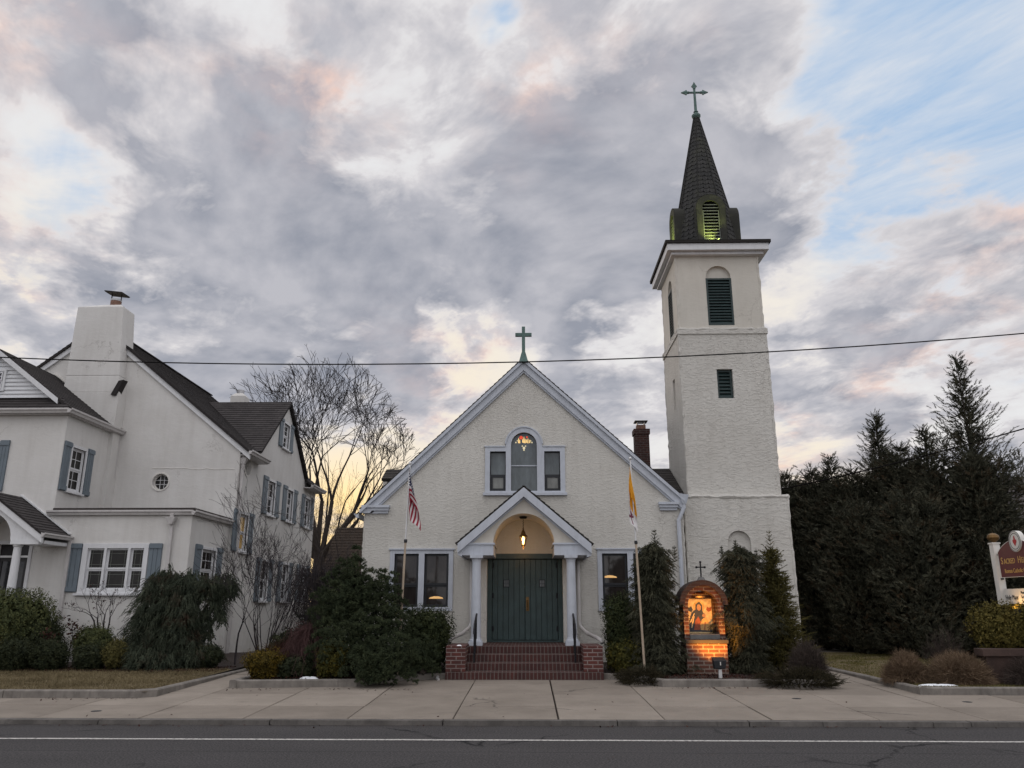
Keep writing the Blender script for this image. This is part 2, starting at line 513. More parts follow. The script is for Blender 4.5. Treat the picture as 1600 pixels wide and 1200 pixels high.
def build_ground_mats():
    # asphalt
    m, k, b = newmat('asphalt')
    pos = k.new('ShaderNodeNewGeometry').outputs['Position']
    sp = k.new('ShaderNodeSeparateXYZ'); k.l.new(pos, sp.inputs[0])
    n = k.noise(k.scale(pos, (.35, 1.6, 1)), 1.0, 6, .6)
    fine = k.noise(pos, 42, 4, .75)
    c = k.ramp(n, [(.3, (.036, .0345, .0355)), (.7, (.052, .049, .050))])
    c = k.mix(k.rng(fine, .45, .70, 0, .75), c, (.14, .132, .128, 1))
    c = k.mix(k.rng(fine, .48, .30, 0, .75), c, (.028, .027, .029, 1))
    # gutter strip by the kerb, mixed darker, and a long dark seam
    wob = k.math('MULTIPLY_ADD', k.noise(pos, .9, 3), .12, -.06)
    yy = k.math('ADD', sp.outputs[1], wob)
    seam = k.math('COMPARE', yy, 9.72, .014)
    c = k.mix(k.math('MULTIPLY', seam, .55), c, (.022, .021, .022, 1))
    # cracks
    w = k.vmath('ADD', pos, k.vmath('MULTIPLY', k.noise(pos, 2.2, 5, .65, col=True), (.55, .55, 0)))
    v = k.new('ShaderNodeTexVoronoi', feature='DISTANCE_TO_EDGE')
    k.put(v.inputs['Vector'], k.scale(w, (.42, .30, 0)))
    v.inputs['Scale'].default_value = 1
    ck = k.math('MULTIPLY', k.rng(v.outputs['Distance'], .011, .002), k.rng(k.noise(pos, .45, 3), .5, .6))
    c = k.mix(ck, c, (.012, .012, .013, 1))
    gut = k.math('MULTIPLY', k.rng(sp.outputs[1], 11.45, 11.72), k.rng(k.noise(k.scale(pos, (1, 4, 1)), 2, 5), .3, .65))
    c = k.mix(k.math('MULTIPLY', gut, .7), c, (.035, .030, .026, 1))
    k.put(b.inputs['Base Color'], c)
    b.inputs['Roughness'].default_value = .92
    b.inputs['Specular IOR Level'].default_value = .15
    bn = k.new('ShaderNodeBump')
    bn.inputs['Strength'].default_value = .55
    bn.inputs['Distance'].default_value = .008
    k.put(bn.inputs['Height'], k.math('SUBTRACT', k.noise(pos, 90, 4, .7), ck))
    k.l.new(bn.outputs[0], b.inputs['Normal'])
    # paving slabs, each a slightly different pour
    m, k, b = newmat('concrete_paving')
    g = k.new('ShaderNodeNewGeometry')
    pos = g.outputs['Position']
    n = k.noise(pos, 1.3, 6, .65)
    f = k.math('ADD', k.math('MULTIPLY', g.outputs['Random Per Island'], .5), k.math('MULTIPLY', k.rng(n, .3, .7), .5))
    c = k.ramp(f, [(.1, (.195, .166, .137)), (.55, (.26, .224, .187)), (.95, (.315, .273, .23))])
    st = k.rng(k.noise(k.scale(pos, (1, 1.8, 1)), 2.3, 7, .75), .55, .75, 0, .55)
    c = k.mix(st, c, (.12, .10, .085, 1))
    c = k.mix(k.rng(k.noise(pos, 55, 4, .7), .35, .7, 0, .28), c, (.11, .10, .09, 1))
    w = k.vmath('ADD', pos, k.vmath('MULTIPLY', k.noise(pos, 1.7, 5, .65, col=True), (.6, .6, 0)))
    v = k.new('ShaderNodeTexVoronoi', feature='DISTANCE_TO_EDGE')
    k.put(v.inputs['Vector'], k.scale(w, (.27, .22, 0)))
    v.inputs['Scale'].default_value = 1
    ck = k.math('MULTIPLY', k.rng(v.outputs['Distance'], .006, .001), k.rng(k.noise(pos, .5, 2), .57, .63))
    c = k.mix(k.math('MULTIPLY', ck, .8), c, (.05, .045, .04, 1))
    k.put(b.inputs['Base Color'], c)
    b.inputs['Roughness'].default_value = .9
    b.inputs['Specular IOR Level'].default_value = .25
    bn = k.new('ShaderNodeBump')
    bn.inputs['Strength'].default_value = .35
    bn.inputs['Distance'].default_value = .006
    k.put(bn.inputs['Height'], k.noise(pos, 80, 4, .7))
    k.l.new(bn.outputs[0], b.inputs['Normal'])
    # worn road paint
    m, k, b = newmat('road_paint')
    pos = k.new('ShaderNodeNewGeometry').outputs['Position']
    n = k.noise(pos, 26, 5, .7)
    c = k.mix(k.rng(n, .47, .62), (.52, .50, .47, 1), (.16, .155, .15, 1))
    k.put(b.inputs['Base Color'], c)
    b.inputs['Roughness'].default_value = .8
    # soil / mulch / lawn earth
    for nm, c1, c2, sc in (('mulch', (.014, .010, .009), (.045, .028, .021), 30), ('lawn_earth', (.10, .075, .038), (.18, .138, .072), 14), ('far_earth', (.05, .045, .035), (.08, .07, .055), 2)):
        m, k, b = newmat(nm)
        pos = k.new('ShaderNodeNewGeometry').outputs['Position']
        c = k.ramp(k.noise(pos, sc, 6, .7), [(.3, c1), (.7, c2)])
        k.put(b.inputs['Base Color'], c)
        b.inputs['Roughness'].default_value = .95
        bn = k.new('ShaderNodeBump')
        bn.inputs['Strength'].default_value = .9
        bn.inputs['Distance'].default_value = .04
        k.put(bn.inputs['Height'], k.noise(pos, sc, 6, .7))
        k.l.new(bn.outputs[0], b.inputs['Normal'])


build_ground_mats()


def build_flag_mat():
    m, k, b = newmat('flag_stripes')
    uv = k.new('ShaderNodeUVMap').outputs[0]          # u along the fly 0..1, v up the hoist 0..1
    sp = k.new('ShaderNodeSeparateXYZ'); k.l.new(uv, sp.inputs[0])
    u, v = sp.outputs[0], sp.outputs[1]
    st = k.math('LESS_THAN', k.math('MODULO', k.math('MULTIPLY', v, 13.0), 2.0), 1.0)
    c = k.mix(st, (.55, .51, .51, 1), (.24, .010, .026, 1))
    can = k.math('MULTIPLY', k.math('LESS_THAN', u, .40), k.math('GREATER_THAN', v, 6.0 / 13))
    vo = k.new('ShaderNodeTexVoronoi', feature='F1')
    vo.inputs['Randomness'].default_value = 0
    k.put(vo.inputs['Vector'], k.scale(uv, (14, 13, 0)))
    vo.inputs['Scale'].default_value = 1
    star = k.math('LESS_THAN', vo.outputs['Distance'], .27)
    cc = k.mix(star, (.012, .016, .05, 1), (.6, .6, .62, 1))
    k.put(b.inputs['Base Color'], k.mix(can, c, cc))
    b.inputs['Roughness'].default_value = .85


build_flag_mat()


def build_crest_mat():
    m, k, b = newmat('flag_crested')
    uv = k.new('ShaderNodeUVMap').outputs[0]
    sp = k.new('ShaderNodeSeparateXYZ'); k.l.new(uv, sp.inputs[0])
    u, v = sp.outputs[0], sp.outputs[1]
    inside = k.math('MULTIPLY', k.math('LESS_THAN', k.math('ABSOLUTE', k.math('SUBTRACT', u, .84)), .12), k.math('LESS_THAN', k.math('ABSOLUTE', k.math('SUBTRACT', v, .52)), .27))
    du = k.math('SUBTRACT', u, .84)
    k1 = k.math('LESS_THAN', k.math('ABSOLUTE', k.math('SUBTRACT', du, k.math('MULTIPLY', k.math('SUBTRACT', v, .52), .6))), .028)
    k2 = k.math('LESS_THAN', k.math('ABSOLUTE', k.math('ADD', du, k.math('MULTIPLY', k.math('SUBTRACT', v, .52), .6))), .028)
    crown = k.math('MULTIPLY', k.math('LESS_THAN', k.math('ABSOLUTE', k.math('SUBTRACT', u, .77)), .04), k.math('LESS_THAN', k.math('ABSOLUTE', k.math('SUBTRACT', v, .52)), .08))
    f = k.math('MULTIPLY', inside, k.math('MAXIMUM', crown, k.math('MAXIMUM', k1, k2)))
    k.put(b.inputs['Base Color'], k.mix(f, (.60, .58, .58, 1), (.15, .028, .06, 1)))
    b.inputs['Roughness'].default_value = .85


build_crest_mat()

# ------------------------------------------------------------------ builders
COL = scene.collection
ORG = {}                       # world place of every object's origin


def put_mesh(name, me, mat, parent=None, origin=None):
    o = bpy.data.objects.new(name, me)
    COL.objects.link(o)
    if mat: me.materials.append(MATS[mat] if isinstance(mat, str) else mat)
    if parent:
        org = ORG[parent.name]
        o.parent = parent
    else:
        org = Vector(origin or (0, 0, 0))
        o.location = org
    ORG[o.name] = org
    if org.length > 0: me.transform(Matrix.Translation(-org))
    return o


def thing(name, loc, label, cat, group=None):
    o = bpy.data.objects.new(name, None)
    o.empty_display_size = .2
    COL.objects.link(o)
    o.location = loc
    ORG[o.name] = Vector(loc)
    return tag(o, label, cat, group)


def tag(o, label=None, cat=None, group=None, kind=None):
    if label: o['label'] = label
    if cat: o['category'] = cat
    if group: o['group'] = group
    if kind: o['kind'] = kind
    return o


def mF(Y):                      # wall facing the street: (along X, out, up)
    return lambda a, d, z: (a, Y - d, z)


def mR(X):                      # wall facing right
    return lambda a, d, z: (X + d, a, z)


def mL(X):                      # wall facing left
    return lambda a, d, z: (X - d, a, z)


ID = lambda x, y, z: (x, y, z)


class MB:
    def __init__(s):
        s.v = []
        s.f = []
        s.uv = []
        s.has_uv = False

    def add(s, vs, fs, uvs=None):
        o = len(s.v)
        s.v += [tuple(v) for v in vs]
        for i, f in enumerate(fs):
            s.f.append(tuple(o + j for j in f))
            s.uv.append(uvs[i] if uvs else [(0, 0)] * len(f))
        if uvs: s.has_uv = True
        return s

    def box(s, x0, x1, y0, y1, z0, z1, m=ID):
        p = [m(x, y, z) for z in (z0, z1) for x, y in ((x0, y0), (x1, y0), (x1, y1), (x0, y1))]
        return s.add(p, [(0, 3, 2, 1), (4, 5, 6, 7), (0, 1, 5, 4), (1, 2, 6, 5), (2, 3, 7, 6), (3, 0, 4, 7)])

    def hexa(s, p):             # 4 bottom + 4 top corners
        return s.add(p, [(0, 3, 2, 1), (4, 5, 6, 7), (0, 1, 5, 4), (1, 2, 6, 5), (2, 3, 7, 6), (3, 0, 4, 7)])

    def bar(s, p, q, w, h, up=(0, 0, 1)):
        p, q = Vector(p), Vector(q)
        t = (q - p).normalized()
        r = t.cross(Vector(up))
        if r.length < 1e-4: r = t.cross(Vector((0, 1, 0)))
        r.normalize()
        u = r.cross(t)
        a, b = r * w / 2, u * h / 2
        return s.hexa([p - a - b, p + a - b, p + a + b, p - a + b, q - a - b, q + a - b, q + a + b, q - a + b])

    def slab(s, outline, holes, d0, d1, m=ID):
        loops = [outline] + list(holes)
        flat = [p for l in loops for p in l]
        tri = tessellate_polygon([[Vector((a, z, 0)) for a, z in l] for l in loops])
        n = len(flat)
        vs = [m(a, d1, z) for a, z in flat] + [m(a, d0, z) for a, z in flat]
        fs = [tuple(t) for t in tri] + [tuple(n + i for i in reversed(t)) for t in tri]
        o = 0
        for l in loops:
            c = len(l)
            fs += [(o + i, o + (i + 1) % c, n + o + (i + 1) % c, n + o + i) for i in range(c)]
            o += c
        return s.add(vs, fs)

    def tube(s, pts, r, n=8, cap=True, r1=None):
        pts = [Vector(p) for p in pts]
        N = len(pts)
        rad = r if isinstance(r, (list, tuple)) else [r + ((r1 if r1 is not None else r) - r) * i / (N - 1) for i in range(N)]
        t0 = (pts[1] - pts[0]).normalized()
        ref = Vector((0, 0, 1)) if abs(t0.z) < .9 else Vector((0, 1, 0))
        u = t0.cross(ref).normalized()
        vs = []
        for i, p in enumerate(pts):
            t = (pts[min(i + 1, N - 1)] - pts[max(i - 1, 0)]).normalized()
            u = (u - t * u.dot(t)).normalized()
            w = t.cross(u)
            vs += [p + (u * math.cos(2 * PI * j / n) + w * math.sin(2 * PI * j / n)) * rad[i] for j in range(n)]
        fs = [(i * n + j, i * n + (j + 1) % n, (i + 1) * n + (j + 1) % n, (i + 1) * n + j) for i in range(N - 1) for j in range(n)]
        if cap:
            fs += [tuple(range(n - 1, -1, -1)), tuple((N - 1) * n + j for j in range(n))]
        return s.add(vs, fs)

    def lathe(s, c, prof, n=16, rot=0.0):
        """prof: (radius, z) from the bottom up"""
        vs = [(c[0] + r * math.cos(rot + 2 * PI * j / n), c[1] + r * math.sin(rot + 2 * PI * j / n), c[2] + z) for r, z in prof for j in range(n)]
        N = len(prof)
        fs = [(i * n + j, i * n + (j + 1) % n, (i + 1) * n + (j + 1) % n, (i + 1) * n + j) for i in range(N - 1) for j in range(n)]
        fs += [tuple(range(n - 1, -1, -1)), tuple((N - 1) * n + j for j in range(n))]
        return s.add(vs, fs)

    def build(s, name, mat, parent=None, origin=None, smooth=False, fix=True, bevel=0):
        me = bpy.data.meshes.new(name)
        me.from_pydata(s.v, [], s.f)
        if s.has_uv:
            ul = me.uv_layers.new(name='UVMap')
            i = 0
            for p, uvs in zip(me.polygons, s.uv):
                for li, q in zip(p.loop_indices, uvs): ul.data[li].uv = q
        if fix or bevel:
            bm = bmesh.new()
            bm.from_mesh(me)
            if fix: bmesh.ops.recalc_face_normals(bm, faces=bm.faces)
            if bevel:
                ed = [e for e in bm.edges if len(e.link_faces) == 2 and e.calc_face_angle(0) > .9]
                bmesh.ops.bevel(bm, geom=ed, offset=bevel, segments=2, profile=.6, affect='EDGES', clamp_overlap=True)
            bm.to_mesh(me)
            bm.free()
        if smooth:
            me.polygons.foreach_set('use_smooth', [True] * len(me.polygons))
        me.update()
        return put_mesh(name, me, mat, parent, origin)


def arch(cx, zs, r, n=14, a0=0.0, a1=PI):
    """arc points from angle a0 to a1"""
    return [(cx + r * math.cos(a0 + (a1 - a0) * i / n), zs + r * math.sin(a0 + (a1 - a0) * i / n)) for i in range(n + 1)]


def arched(x0, x1, z0, zs, n=14):
    """door-like outline: square foot, round head springing at zs"""
    r = (x1 - x0) / 2
    return [(x0, z0), (x1, z0)] + arch((x0 + x1) / 2, zs, r, n)


def circle(cx, cz, r, n=20):
    return [(cx + r * math.cos(2 * PI * i / n), cz + r * math.sin(2 * PI * i / n)) for i in range(n)]


def rect(x0, x1, z0, z1):
    return [(x0, z0), (x1, z0), (x1, z1), (x0, z1)]


def clip(poly, axis, val, keep_ge):
    out = []
    for i in range(len(poly)):
        a, b = poly[i], poly[(i + 1) % len(poly)]
        ia = (a[axis] >= val) if keep_ge else (a[axis] <= val)
        ib = (b[axis] >= val) if keep_ge else (b[axis] <= val)
        if ia: out.append(a)
        if ia != ib:
            t = (val - a[axis]) / (b[axis] - a[axis])
            out.append((a[0] + (b[0] - a[0]) * t, a[1] + (b[1] - a[1]) * t))
    return out


def roof_plane(B, pts, course=.14, lift=.014, thick=.06, rnd=None):
    """pts: convex 3-D polygon, first two points are the eave (left to right seen from above the slope).
    Laid as overlapping courses, each a thin strip lifted at its lower edge."""
    rnd = rnd or random.Random(3)
    P = [Vector(p) for p in pts]
    eu = (P[1] - P[0]).normalized()
    nrm = Vector((0, 0, 0))
    for i in range(len(P)):
        a, b = P[i], P[(i + 1) % len(P)]
        nrm += a.cross(b)
    nrm.normalize()
    if nrm.z < 0: nrm = -nrm
    ev = nrm.cross(eu).normalized()
    if ev.z < 0: ev = -ev
    q = [((p - P[0]).dot(eu), (p - P[0]).dot(ev)) for p in P]
    v0, v1 = min(c[1] for c in q), max(c[1] for c in q)
    to3 = lambda u, v, h: P[0] + eu * u + ev * v + nrm * h
    # deck
    n = len(q)
    B.add([to3(u, v, 0) for u, v in q] + [to3(u, v, -thick) for u, v in q],
          [tuple(range(n)), tuple(range(2 * n - 1, n - 1, -1))] + [(i, (i + 1) % n, n + (i + 1) % n, n + i) for i in range(n)],
          [[c for c in q], [c for c in q]] + [[(0, 0)] * 4] * n)
    v = v0
    row = 0
    while v < v1 - .01:
        s = clip(clip(q, 1, v, True), 1, min(v + course * 1.25, v1), False)
        if len(s) >= 3:
            hh = lambda vv: lift * (1.25 - (vv - v) / course) + .004
            k = len(s)
            top = [to3(a, b, max(.004, hh(b))) for a, b in s]
            bot = [to3(a, b, -.002) for a, b in s]
            # keep the texture rows in step with the courses
            uvs = [(a, row * course + max(0, min(course * .999, b - v)) + .0) for a, b in s]
            B.add(top + bot, [tuple(range(k))] + [(i, (i + 1) % k, k + (i + 1) % k, k + i) for i in range(k)],
                  [uvs] + [[uvs[i], uvs[(i + 1) % k], uvs[(i + 1) % k], uvs[i]] for i in range(k)])
        v += course
        row += 1
    return B


def window(parent, m, a0, a1, z0, z1, mat='trim_white', case=.09, sill=True, sash=.045, depth=.11, rails=(.5,), cols=1, muntin=0, pane='glass_dark', proud=.03, name='window', head=.0):
    """a sash window in a wall opening a0..a1, z0..z1 (opening size); casing stands proud of the wall"""
    b = MB()
    c = case
    b.slab(rect(a0 - c, a1 + c, z0 - c * .6, z1 + c), [rect(a0, a1, z0, z1)], -.03, proud, m)
    # jamb lining
    b.box(a0 - .005, a0 + .02, -depth, -.031, z0, z1, m).box(a1 - .02, a1 + .005, -depth, -.031, z0, z1, m)
    b.box(a0 + .02, a1 - .02, -depth, -.031, z1 - .02, z1 + .005, m).box(a0 + .02, a1 - .02, -depth, -.031, z0 - .005, z0 + .02, m)
    if sill: b.box(a0 - c - .03, a1 + c + .03, -.02, proud + .05, z0 - c * .6 - .045, z0 - c * .6 - .002, m)
    if head: b.box(a0 - c - .02, a1 + c + .02, -.02, proud + .03, z1 + c + .002, z1 + c + head, m)
    w = b.build(name, mat, parent, bevel=.004)
    wd = (a1 - a0 - .04) / cols
    p = MB()
    fr = MB()
    for i in range(cols):
        x0, x1 = a0 + .02 + i * wd, a0 + .02 + (i + 1) * wd
        zc = [z0 + .02] + [z0 + (z1 - z0) * r for r in rails] + [z1 - .02]
        for j in range(len(zc) - 1):
            dd = -depth + .03 + (.018 if j == len(zc) - 2 and len(zc) > 2 else 0)
            fr.slab(rect(x0, x1, zc[j], zc[j + 1]), [rect(x0 + sash, x1 - sash, zc[j] + sash, zc[j + 1] - sash)], dd - .03, dd, m)
            p.box(x0 + sash * .6, x1 - sash * .6, dd - .022, dd - .012, zc[j] + sash * .6, zc[j + 1] - sash * .6, m)
            if muntin:
                for t in range(1, muntin + 1):
                    xm = x0 + sash + (x1 - x0 - 2 * sash) * t / (muntin + 1)
                    fr.box(xm - .008, xm + .008, dd - .0115, dd - .003, zc[j] + sash, zc[j + 1] - sash, m)
                zm = (zc[j] + zc[j + 1]) / 2
                fr.box(x0 + sash, x1 - sash, dd - .0113, dd - .004, zm - .008, zm + .008, m)
    fr.build('sash', mat, w)
    p.build('pane', pane, w)
    return w


def shutter(parent, m, a0, a1, z0, z1):
    b = MB()
    n = 3
    wd = (a1 - a0) / n
    for i in range(n):
        b.box(a0 + i * wd + .004, a0 + (i + 1) * wd - .004, .012, .040, z0, z1, m)
    b.box(a0, a1, .002, .012, z0 + .01, z1 - .01, m)
    h = (z1 - z0) * .085
    b.box(a0 - .003, a1 + .003, .041, .062, z1 - .02 - h, z1 - .02, m)
    b.box(a0 - .003, a1 + .003, .041, .062, z0 + .02, z0 + .02 + h, m)
    return b.build('shutter', 'shutter_blue', parent)


def gutter(B, p, q, w=.11, h=.11):
    """K-style gutter run from p to q (top outer edge line)"""
    p, q = Vector(p), Vector(q)
    t = (q - p).normalized()
    out = t.cross(Vector((0, 0, 1))).normalized()
    prof = [(0, 0), (.0, -h), (w * .55, -h), (w * .72, -h * .55), (w, -h * .35), (w, 0), (w - .015, 0), (w - .015, -h * .3), (.015, -.02), (.015, 0)]
    vs = [p + out * a + Vector((0, 0, z)) for a, z in prof] + [q + out * a + Vector((0, 0, z)) for a, z in prof]
    n = len(prof)
    fs = [(i, (i + 1) % n, n + (i + 1) % n, n + i) for i in range(n)]
    fs += [tuple(range(n)), tuple(range(2 * n - 1, n - 1, -1))]
    B.add(vs, fs)
    return B


def lumpy_edge(B, p, q, r=.03, seed=0, n=None):
    """rounded, hand-trowelled arris of a stucco wall"""
    rr = random.Random(seed)
    p, q = Vector(p), Vector(q)
    n = n or max(4, int((q - p).length / .12))
    pts, rad = [], []
    for i in range(n + 1):
        t = i / n
        pts.append(p.lerp(q, t) + Vector((rr.uniform(-1, 1), rr.uniform(-1, 1), rr.uniform(-1, 1))) * r * .28)
        rad.append(r * rr.uniform(.8, 1.25))
    return B.tube(pts, rad, 7)


def text_mesh(name, body, size, place, mat, parent, ext=.004, xs=1.0, align='LEFT'):
    """place: function (x, y) -> world; flat letters with a little thickness"""
    cu = bpy.data.curves.new('lettering', 'FONT')
    cu.body = body
    cu.size = size
    cu.extrude = ext
    cu.align_x = align
    cu.resolution_u = 3
    o = bpy.data.objects.new('lettering', cu)
    me = o.to_mesh()
    vs = [tuple(v.co) for v in me.vertices]
    fs = [tuple(p.vertices) for p in me.polygons]
    o.to_mesh_clear()
    bpy.data.objects.remove(o)
    bpy.data.curves.remove(cu)
    b = MB()
    b.add([place(x * xs, y, z) for x, y, z in vs], fs)
    return b.build(name, mat, parent, fix=False)
# ------------------------------------------------------------------ ground, road, paving
CURB_Y = 11.75


def gz(y):
    """paving level: rises gently from the kerb to the church"""
    return .06 + .021 * (min(max(y, CURB_Y), 17.6) - CURB_Y)


def structure(o):
    return tag(o, kind='structure')


def sheet(name, mat, x0, x1, y0, y1, z):
    b = MB()
    b.add([(x0, y0, z), (x1, y0, z), (x1, y1, z), (x0, y1, z)], [(0, 1, 2, 3)])
    return structure(b.build(name, mat))


sheet('ground', 'far_earth', -500, 500, -200, 900, -.06)
sheet('road', 'asphalt', -120, 120, -6, CURB_Y, 0)
b = MB()
rr = random.Random(5)
xs = [-70 + i * .5 for i in range(281)]
vs, fs = [], []
for i, x in enumerate(xs):
    j = rr.uniform(-.006, .006)
    vs += [(x, 10.49 + j, .004), (x, 10.575 + j + rr.uniform(-.006, .006), .004)]
    if i: fs.append((2 * i - 2, 2 * i, 2 * i + 1, 2 * i - 1))
b.add(vs, fs)
structure(b.build('road_edge_line', 'road_paint', fix=False))

# kerb stones with worn arrises
b = MB()
x = -60.0
rr = random.Random(11)
while x < 60:
    L = rr.choice([2.4, 2.4, 3.0, 1.8])
    dz = rr.uniform(-.008, .006)
    dy = rr.uniform(-.012, .012)
    n = 6
    for i in range(n):
        xa, xb = x + .008 + (L - .016) * i / n, x + .008 + (L - .016) * (i + 1) / n
        chip = -.03 if rr.random() < .07 else 0
        b.hexa([(xa, CURB_Y + dy - .01, -.1), (xb, CURB_Y + dy - .01, -.1), (xb, CURB_Y + .16, -.1), (xa, CURB_Y + .16, -.1),
                (xa, CURB_Y + dy + .012 - chip, .058 + dz), (xb, CURB_Y + dy + .012 - chip, .058 + dz), (xb, CURB_Y + .16, .062), (xa, CURB_Y + .16, .062)])
    x += L
structure(b.build('kerb', 'kerb_stone', fix=False))

# paving slabs over a dark bed
b = MB()
b.add([(-90, CURB_Y + .15, gz(CURB_Y) - .025), (90, CURB_Y + .15, gz(CURB_Y) - .025), (90, 24, gz(24) - .02), (-90, 24, gz(24) - .02)], [(0, 1, 2, 3)])
structure(b.build('paving_bed', 'mulch'))
b = MB()
rr = random.Random(21)
rows = [11.92, 13.18, 14.55, 16.1, 17.7]
JX = .40
for r in range(4):
    for kx in range(-40, 41):
        x0, x1 = JX + 1.48 * kx, JX + 1.48 * (kx + 1)
        if r >= 2 and (x1 < -6.4 or x0 > 6.8): continue
        g0 = .007 if kx % 2 else .011
        if kx == 0: g0 = .013
        g1 = .013 if kx == -1 else (.011 if kx % 2 else .007)
        gy = .010 if r < 2 else .006
        z0 = rr.uniform(-.004, .004)
        y0, y1 = rows[r], rows[r + 1]
        c = .008
        za, zb = gz(y0) + z0, gz(y1) + z0
        o = [(x0 + g0, y0 + gy), (x1 - g1, y0 + gy), (x1 - g1, y1 - gy), (x0 + g0, y1 - gy)]
        t = [(x0 + g0 + c, y0 + gy + c), (x1 - g1 - c, y0 + gy + c), (x1 - g1 - c, y1 - gy - c), (x0 + g0 + c, y1 - gy - c)]
        zt = [za, za, zb, zb]
        vs = [(p[0], p[1], z - .05) for p, z in zip(o, zt)] + [(p[0], p[1], z - .007) for p, z in zip(o, zt)] + [(p[0], p[1], z) for p, z in zip(t, zt)]
        fs = [(8, 9, 10, 11)]
        for i in range(4):
            j = (i + 1) % 4
            fs += [(i, j, 4 + j, 4 + i), (4 + i, 4 + j, 8 + j, 8 + i)]
        b.add(vs, fs)
structure(b.build('sidewalk', 'concrete_paving', fix=False))
# paths running back beside the beds
b = MB()
for (x0, x1, ys) in ((-6.28, -5.48, [17.72, 19.3, 21.0, 23]), (5.42, 6.66, [17.72, 19.4, 21.2, 23, 25])):
    for y0, y1 in zip(ys, ys[1:]):
        b.box(x0, x1, y0 + .01, y1 - .01, .10, gz(18) + .004)
structure(b.build('side_path', 'concrete_paving'))


def curb_line(name, pts, w=.13, z=.30, inner=1):
    """low concrete edging following pts; the body lies to the left of travel when inner = 1"""
    B = MB()
    rr = random.Random(len(pts) * 7 + int(pts[0][0] * 10))
    for (x0, y0), (x1, y1) in zip(pts, pts[1:]):
        p, q = Vector((x0, y0, 0)), Vector((x1, y1, 0))
        t = (q - p).normalized()
        nn = Vector((-t.y, t.x, 0)) * inner
        L = (q - p).length
        n = max(1, round(L / 2.2))
        for i in range(n):
            a, c = p + t * (L * i / n + (.006 if i else 0)), p + t * (L * (i + 1) / n - (.006 if i < n - 1 else 0))
            if i == 0: a = a - t * .0
            dz = rr.uniform(-.006, .006)
            ch = .02
            za = gz(a.y) - .06
            vs = []
            for s in (a, c):
                vs += [s + Vector((0, 0, za)), s + Vector((0, 0, z + dz - ch)), s + nn * ch + Vector((0, 0, z + dz)), s + nn * (w - ch) + Vector((0, 0, z + dz)), s + nn * w + Vector((0, 0, z + dz - ch)), s + nn * w + Vector((0, 0, za))]
            fs = [(j, (j + 1) % 6, 6 + (j + 1) % 6, 6 + j) for j in range(6)] + [tuple(range(6)), tuple(range(11, 5, -1))]
            B.add(vs, fs)
    return structure(B.build(name, 'concrete_curb'))


curb_line('lawn_kerb', [(-40, 13.95), (-6.55, 13.95), (-6.28, 14.15), (-6.27, 19.5)], z=.235)
curb_line('bed_kerb', [(-5.48, 19.2), (-5.48, 15.3), (-3.2, 15.55), (-2.5, 16.62), (-1.69, 16.92)], z=.275)
curb_line('bed_kerb', [(1.47, 16.92), (1.85, 16.65), (2.45, 15.65), (4.4, 15.65), (5.4, 15.55), (5.42, 20)], z=.275)
curb_line('lawn_kerb', [(6.66, 25), (6.66, 14.6), (40, 14.75)], z=.245)


def soil(name, mat, pts, z0, z1, seed=1, amp=.03, step=.35):
    """a bed surface: grid clipped to the convex outline, gently uneven, z0 at the front to z1 at the back"""
    x0, x1 = min(p[0] for p in pts), max(p[0] for p in pts)
    y0, y1 = min(p[1] for p in pts), max(p[1] for p in pts)
    bm = bmesh.new()
    bm.faces.new([bm.verts.new((x, y, 0)) for x, y in pts])
    nx = max(1, int((x1 - x0) / step))
    ny = max(1, int((y1 - y0) / step))
    for i in range(1, nx):
        bmesh.ops.bisect_plane(bm, geom=bm.verts[:] + bm.edges[:] + bm.faces[:], plane_co=(x0 + (x1 - x0) * i / nx, 0, 0), plane_no=(1, 0, 0))
    for i in range(1, ny):
        bmesh.ops.bisect_plane(bm, geom=bm.verts[:] + bm.edges[:] + bm.faces[:], plane_co=(0, y0 + (y1 - y0) * i / ny, 0), plane_no=(0, 1, 0))
    rr = random.Random(seed)
    for v in bm.verts:
        v.co.z = z0 + (z1 - z0) * (v.co.y - y0) / (y1 - y0) + (0 if v.is_boundary else rr.uniform(-amp, amp))
    me = bpy.data.meshes.new(name)
    bm.to_mesh(me)
    bm.free()
    me.polygons.foreach_set('use_smooth', [True] * len(me.polygons))
    return structure(put_mesh(name, me, mat))


soil('lawn', 'lawn_earth', [(-22, 14.0), (-6.40, 14.0), (-6.40, 18.0), (-22, 18.0)], .205, .26, 2, .012)
soil('shrub_bed', 'mulch', [(-22, 17.6), (-6.39, 17.2), (-6.39, 23), (-22, 23)], .245, .33, 3, .03)
soil('front_bed', 'mulch', [(-5.36, 15.4), (-3.22, 15.68), (-2.55, 16.75), (-1.69, 17.02), (-1.69, 20), (-5.36, 20)], .245, .34, 4, .025)
soil('front_bed', 'mulch', [(1.47, 17.02), (1.9, 16.8), (2.5, 15.78), (4.4, 15.78), (5.3, 15.68), (5.3, 20), (1.47, 20)], .245, .33, 5, .025)
soil('right_lawn', 'lawn_earth', [(6.78, 14.68), (30, 14.86), (30, 24), (6.78, 24)], .215, .30, 6, .012, .5)
b = MB()
for x0, x1, y0, y1 in ((-60, -6.3, 23, 70), (-6.3, -3.95, 20, 70), (-3.95, 6.66, 20, 70), (6.66, 60, 24, 70)):
    b.add([(x0, y0, .255), (x1, y0, .255), (x1, y1, .255), (x0, y1, .255)], [(0, 1, 2, 3)])
structure(b.build('back_yard', 'far_earth'))

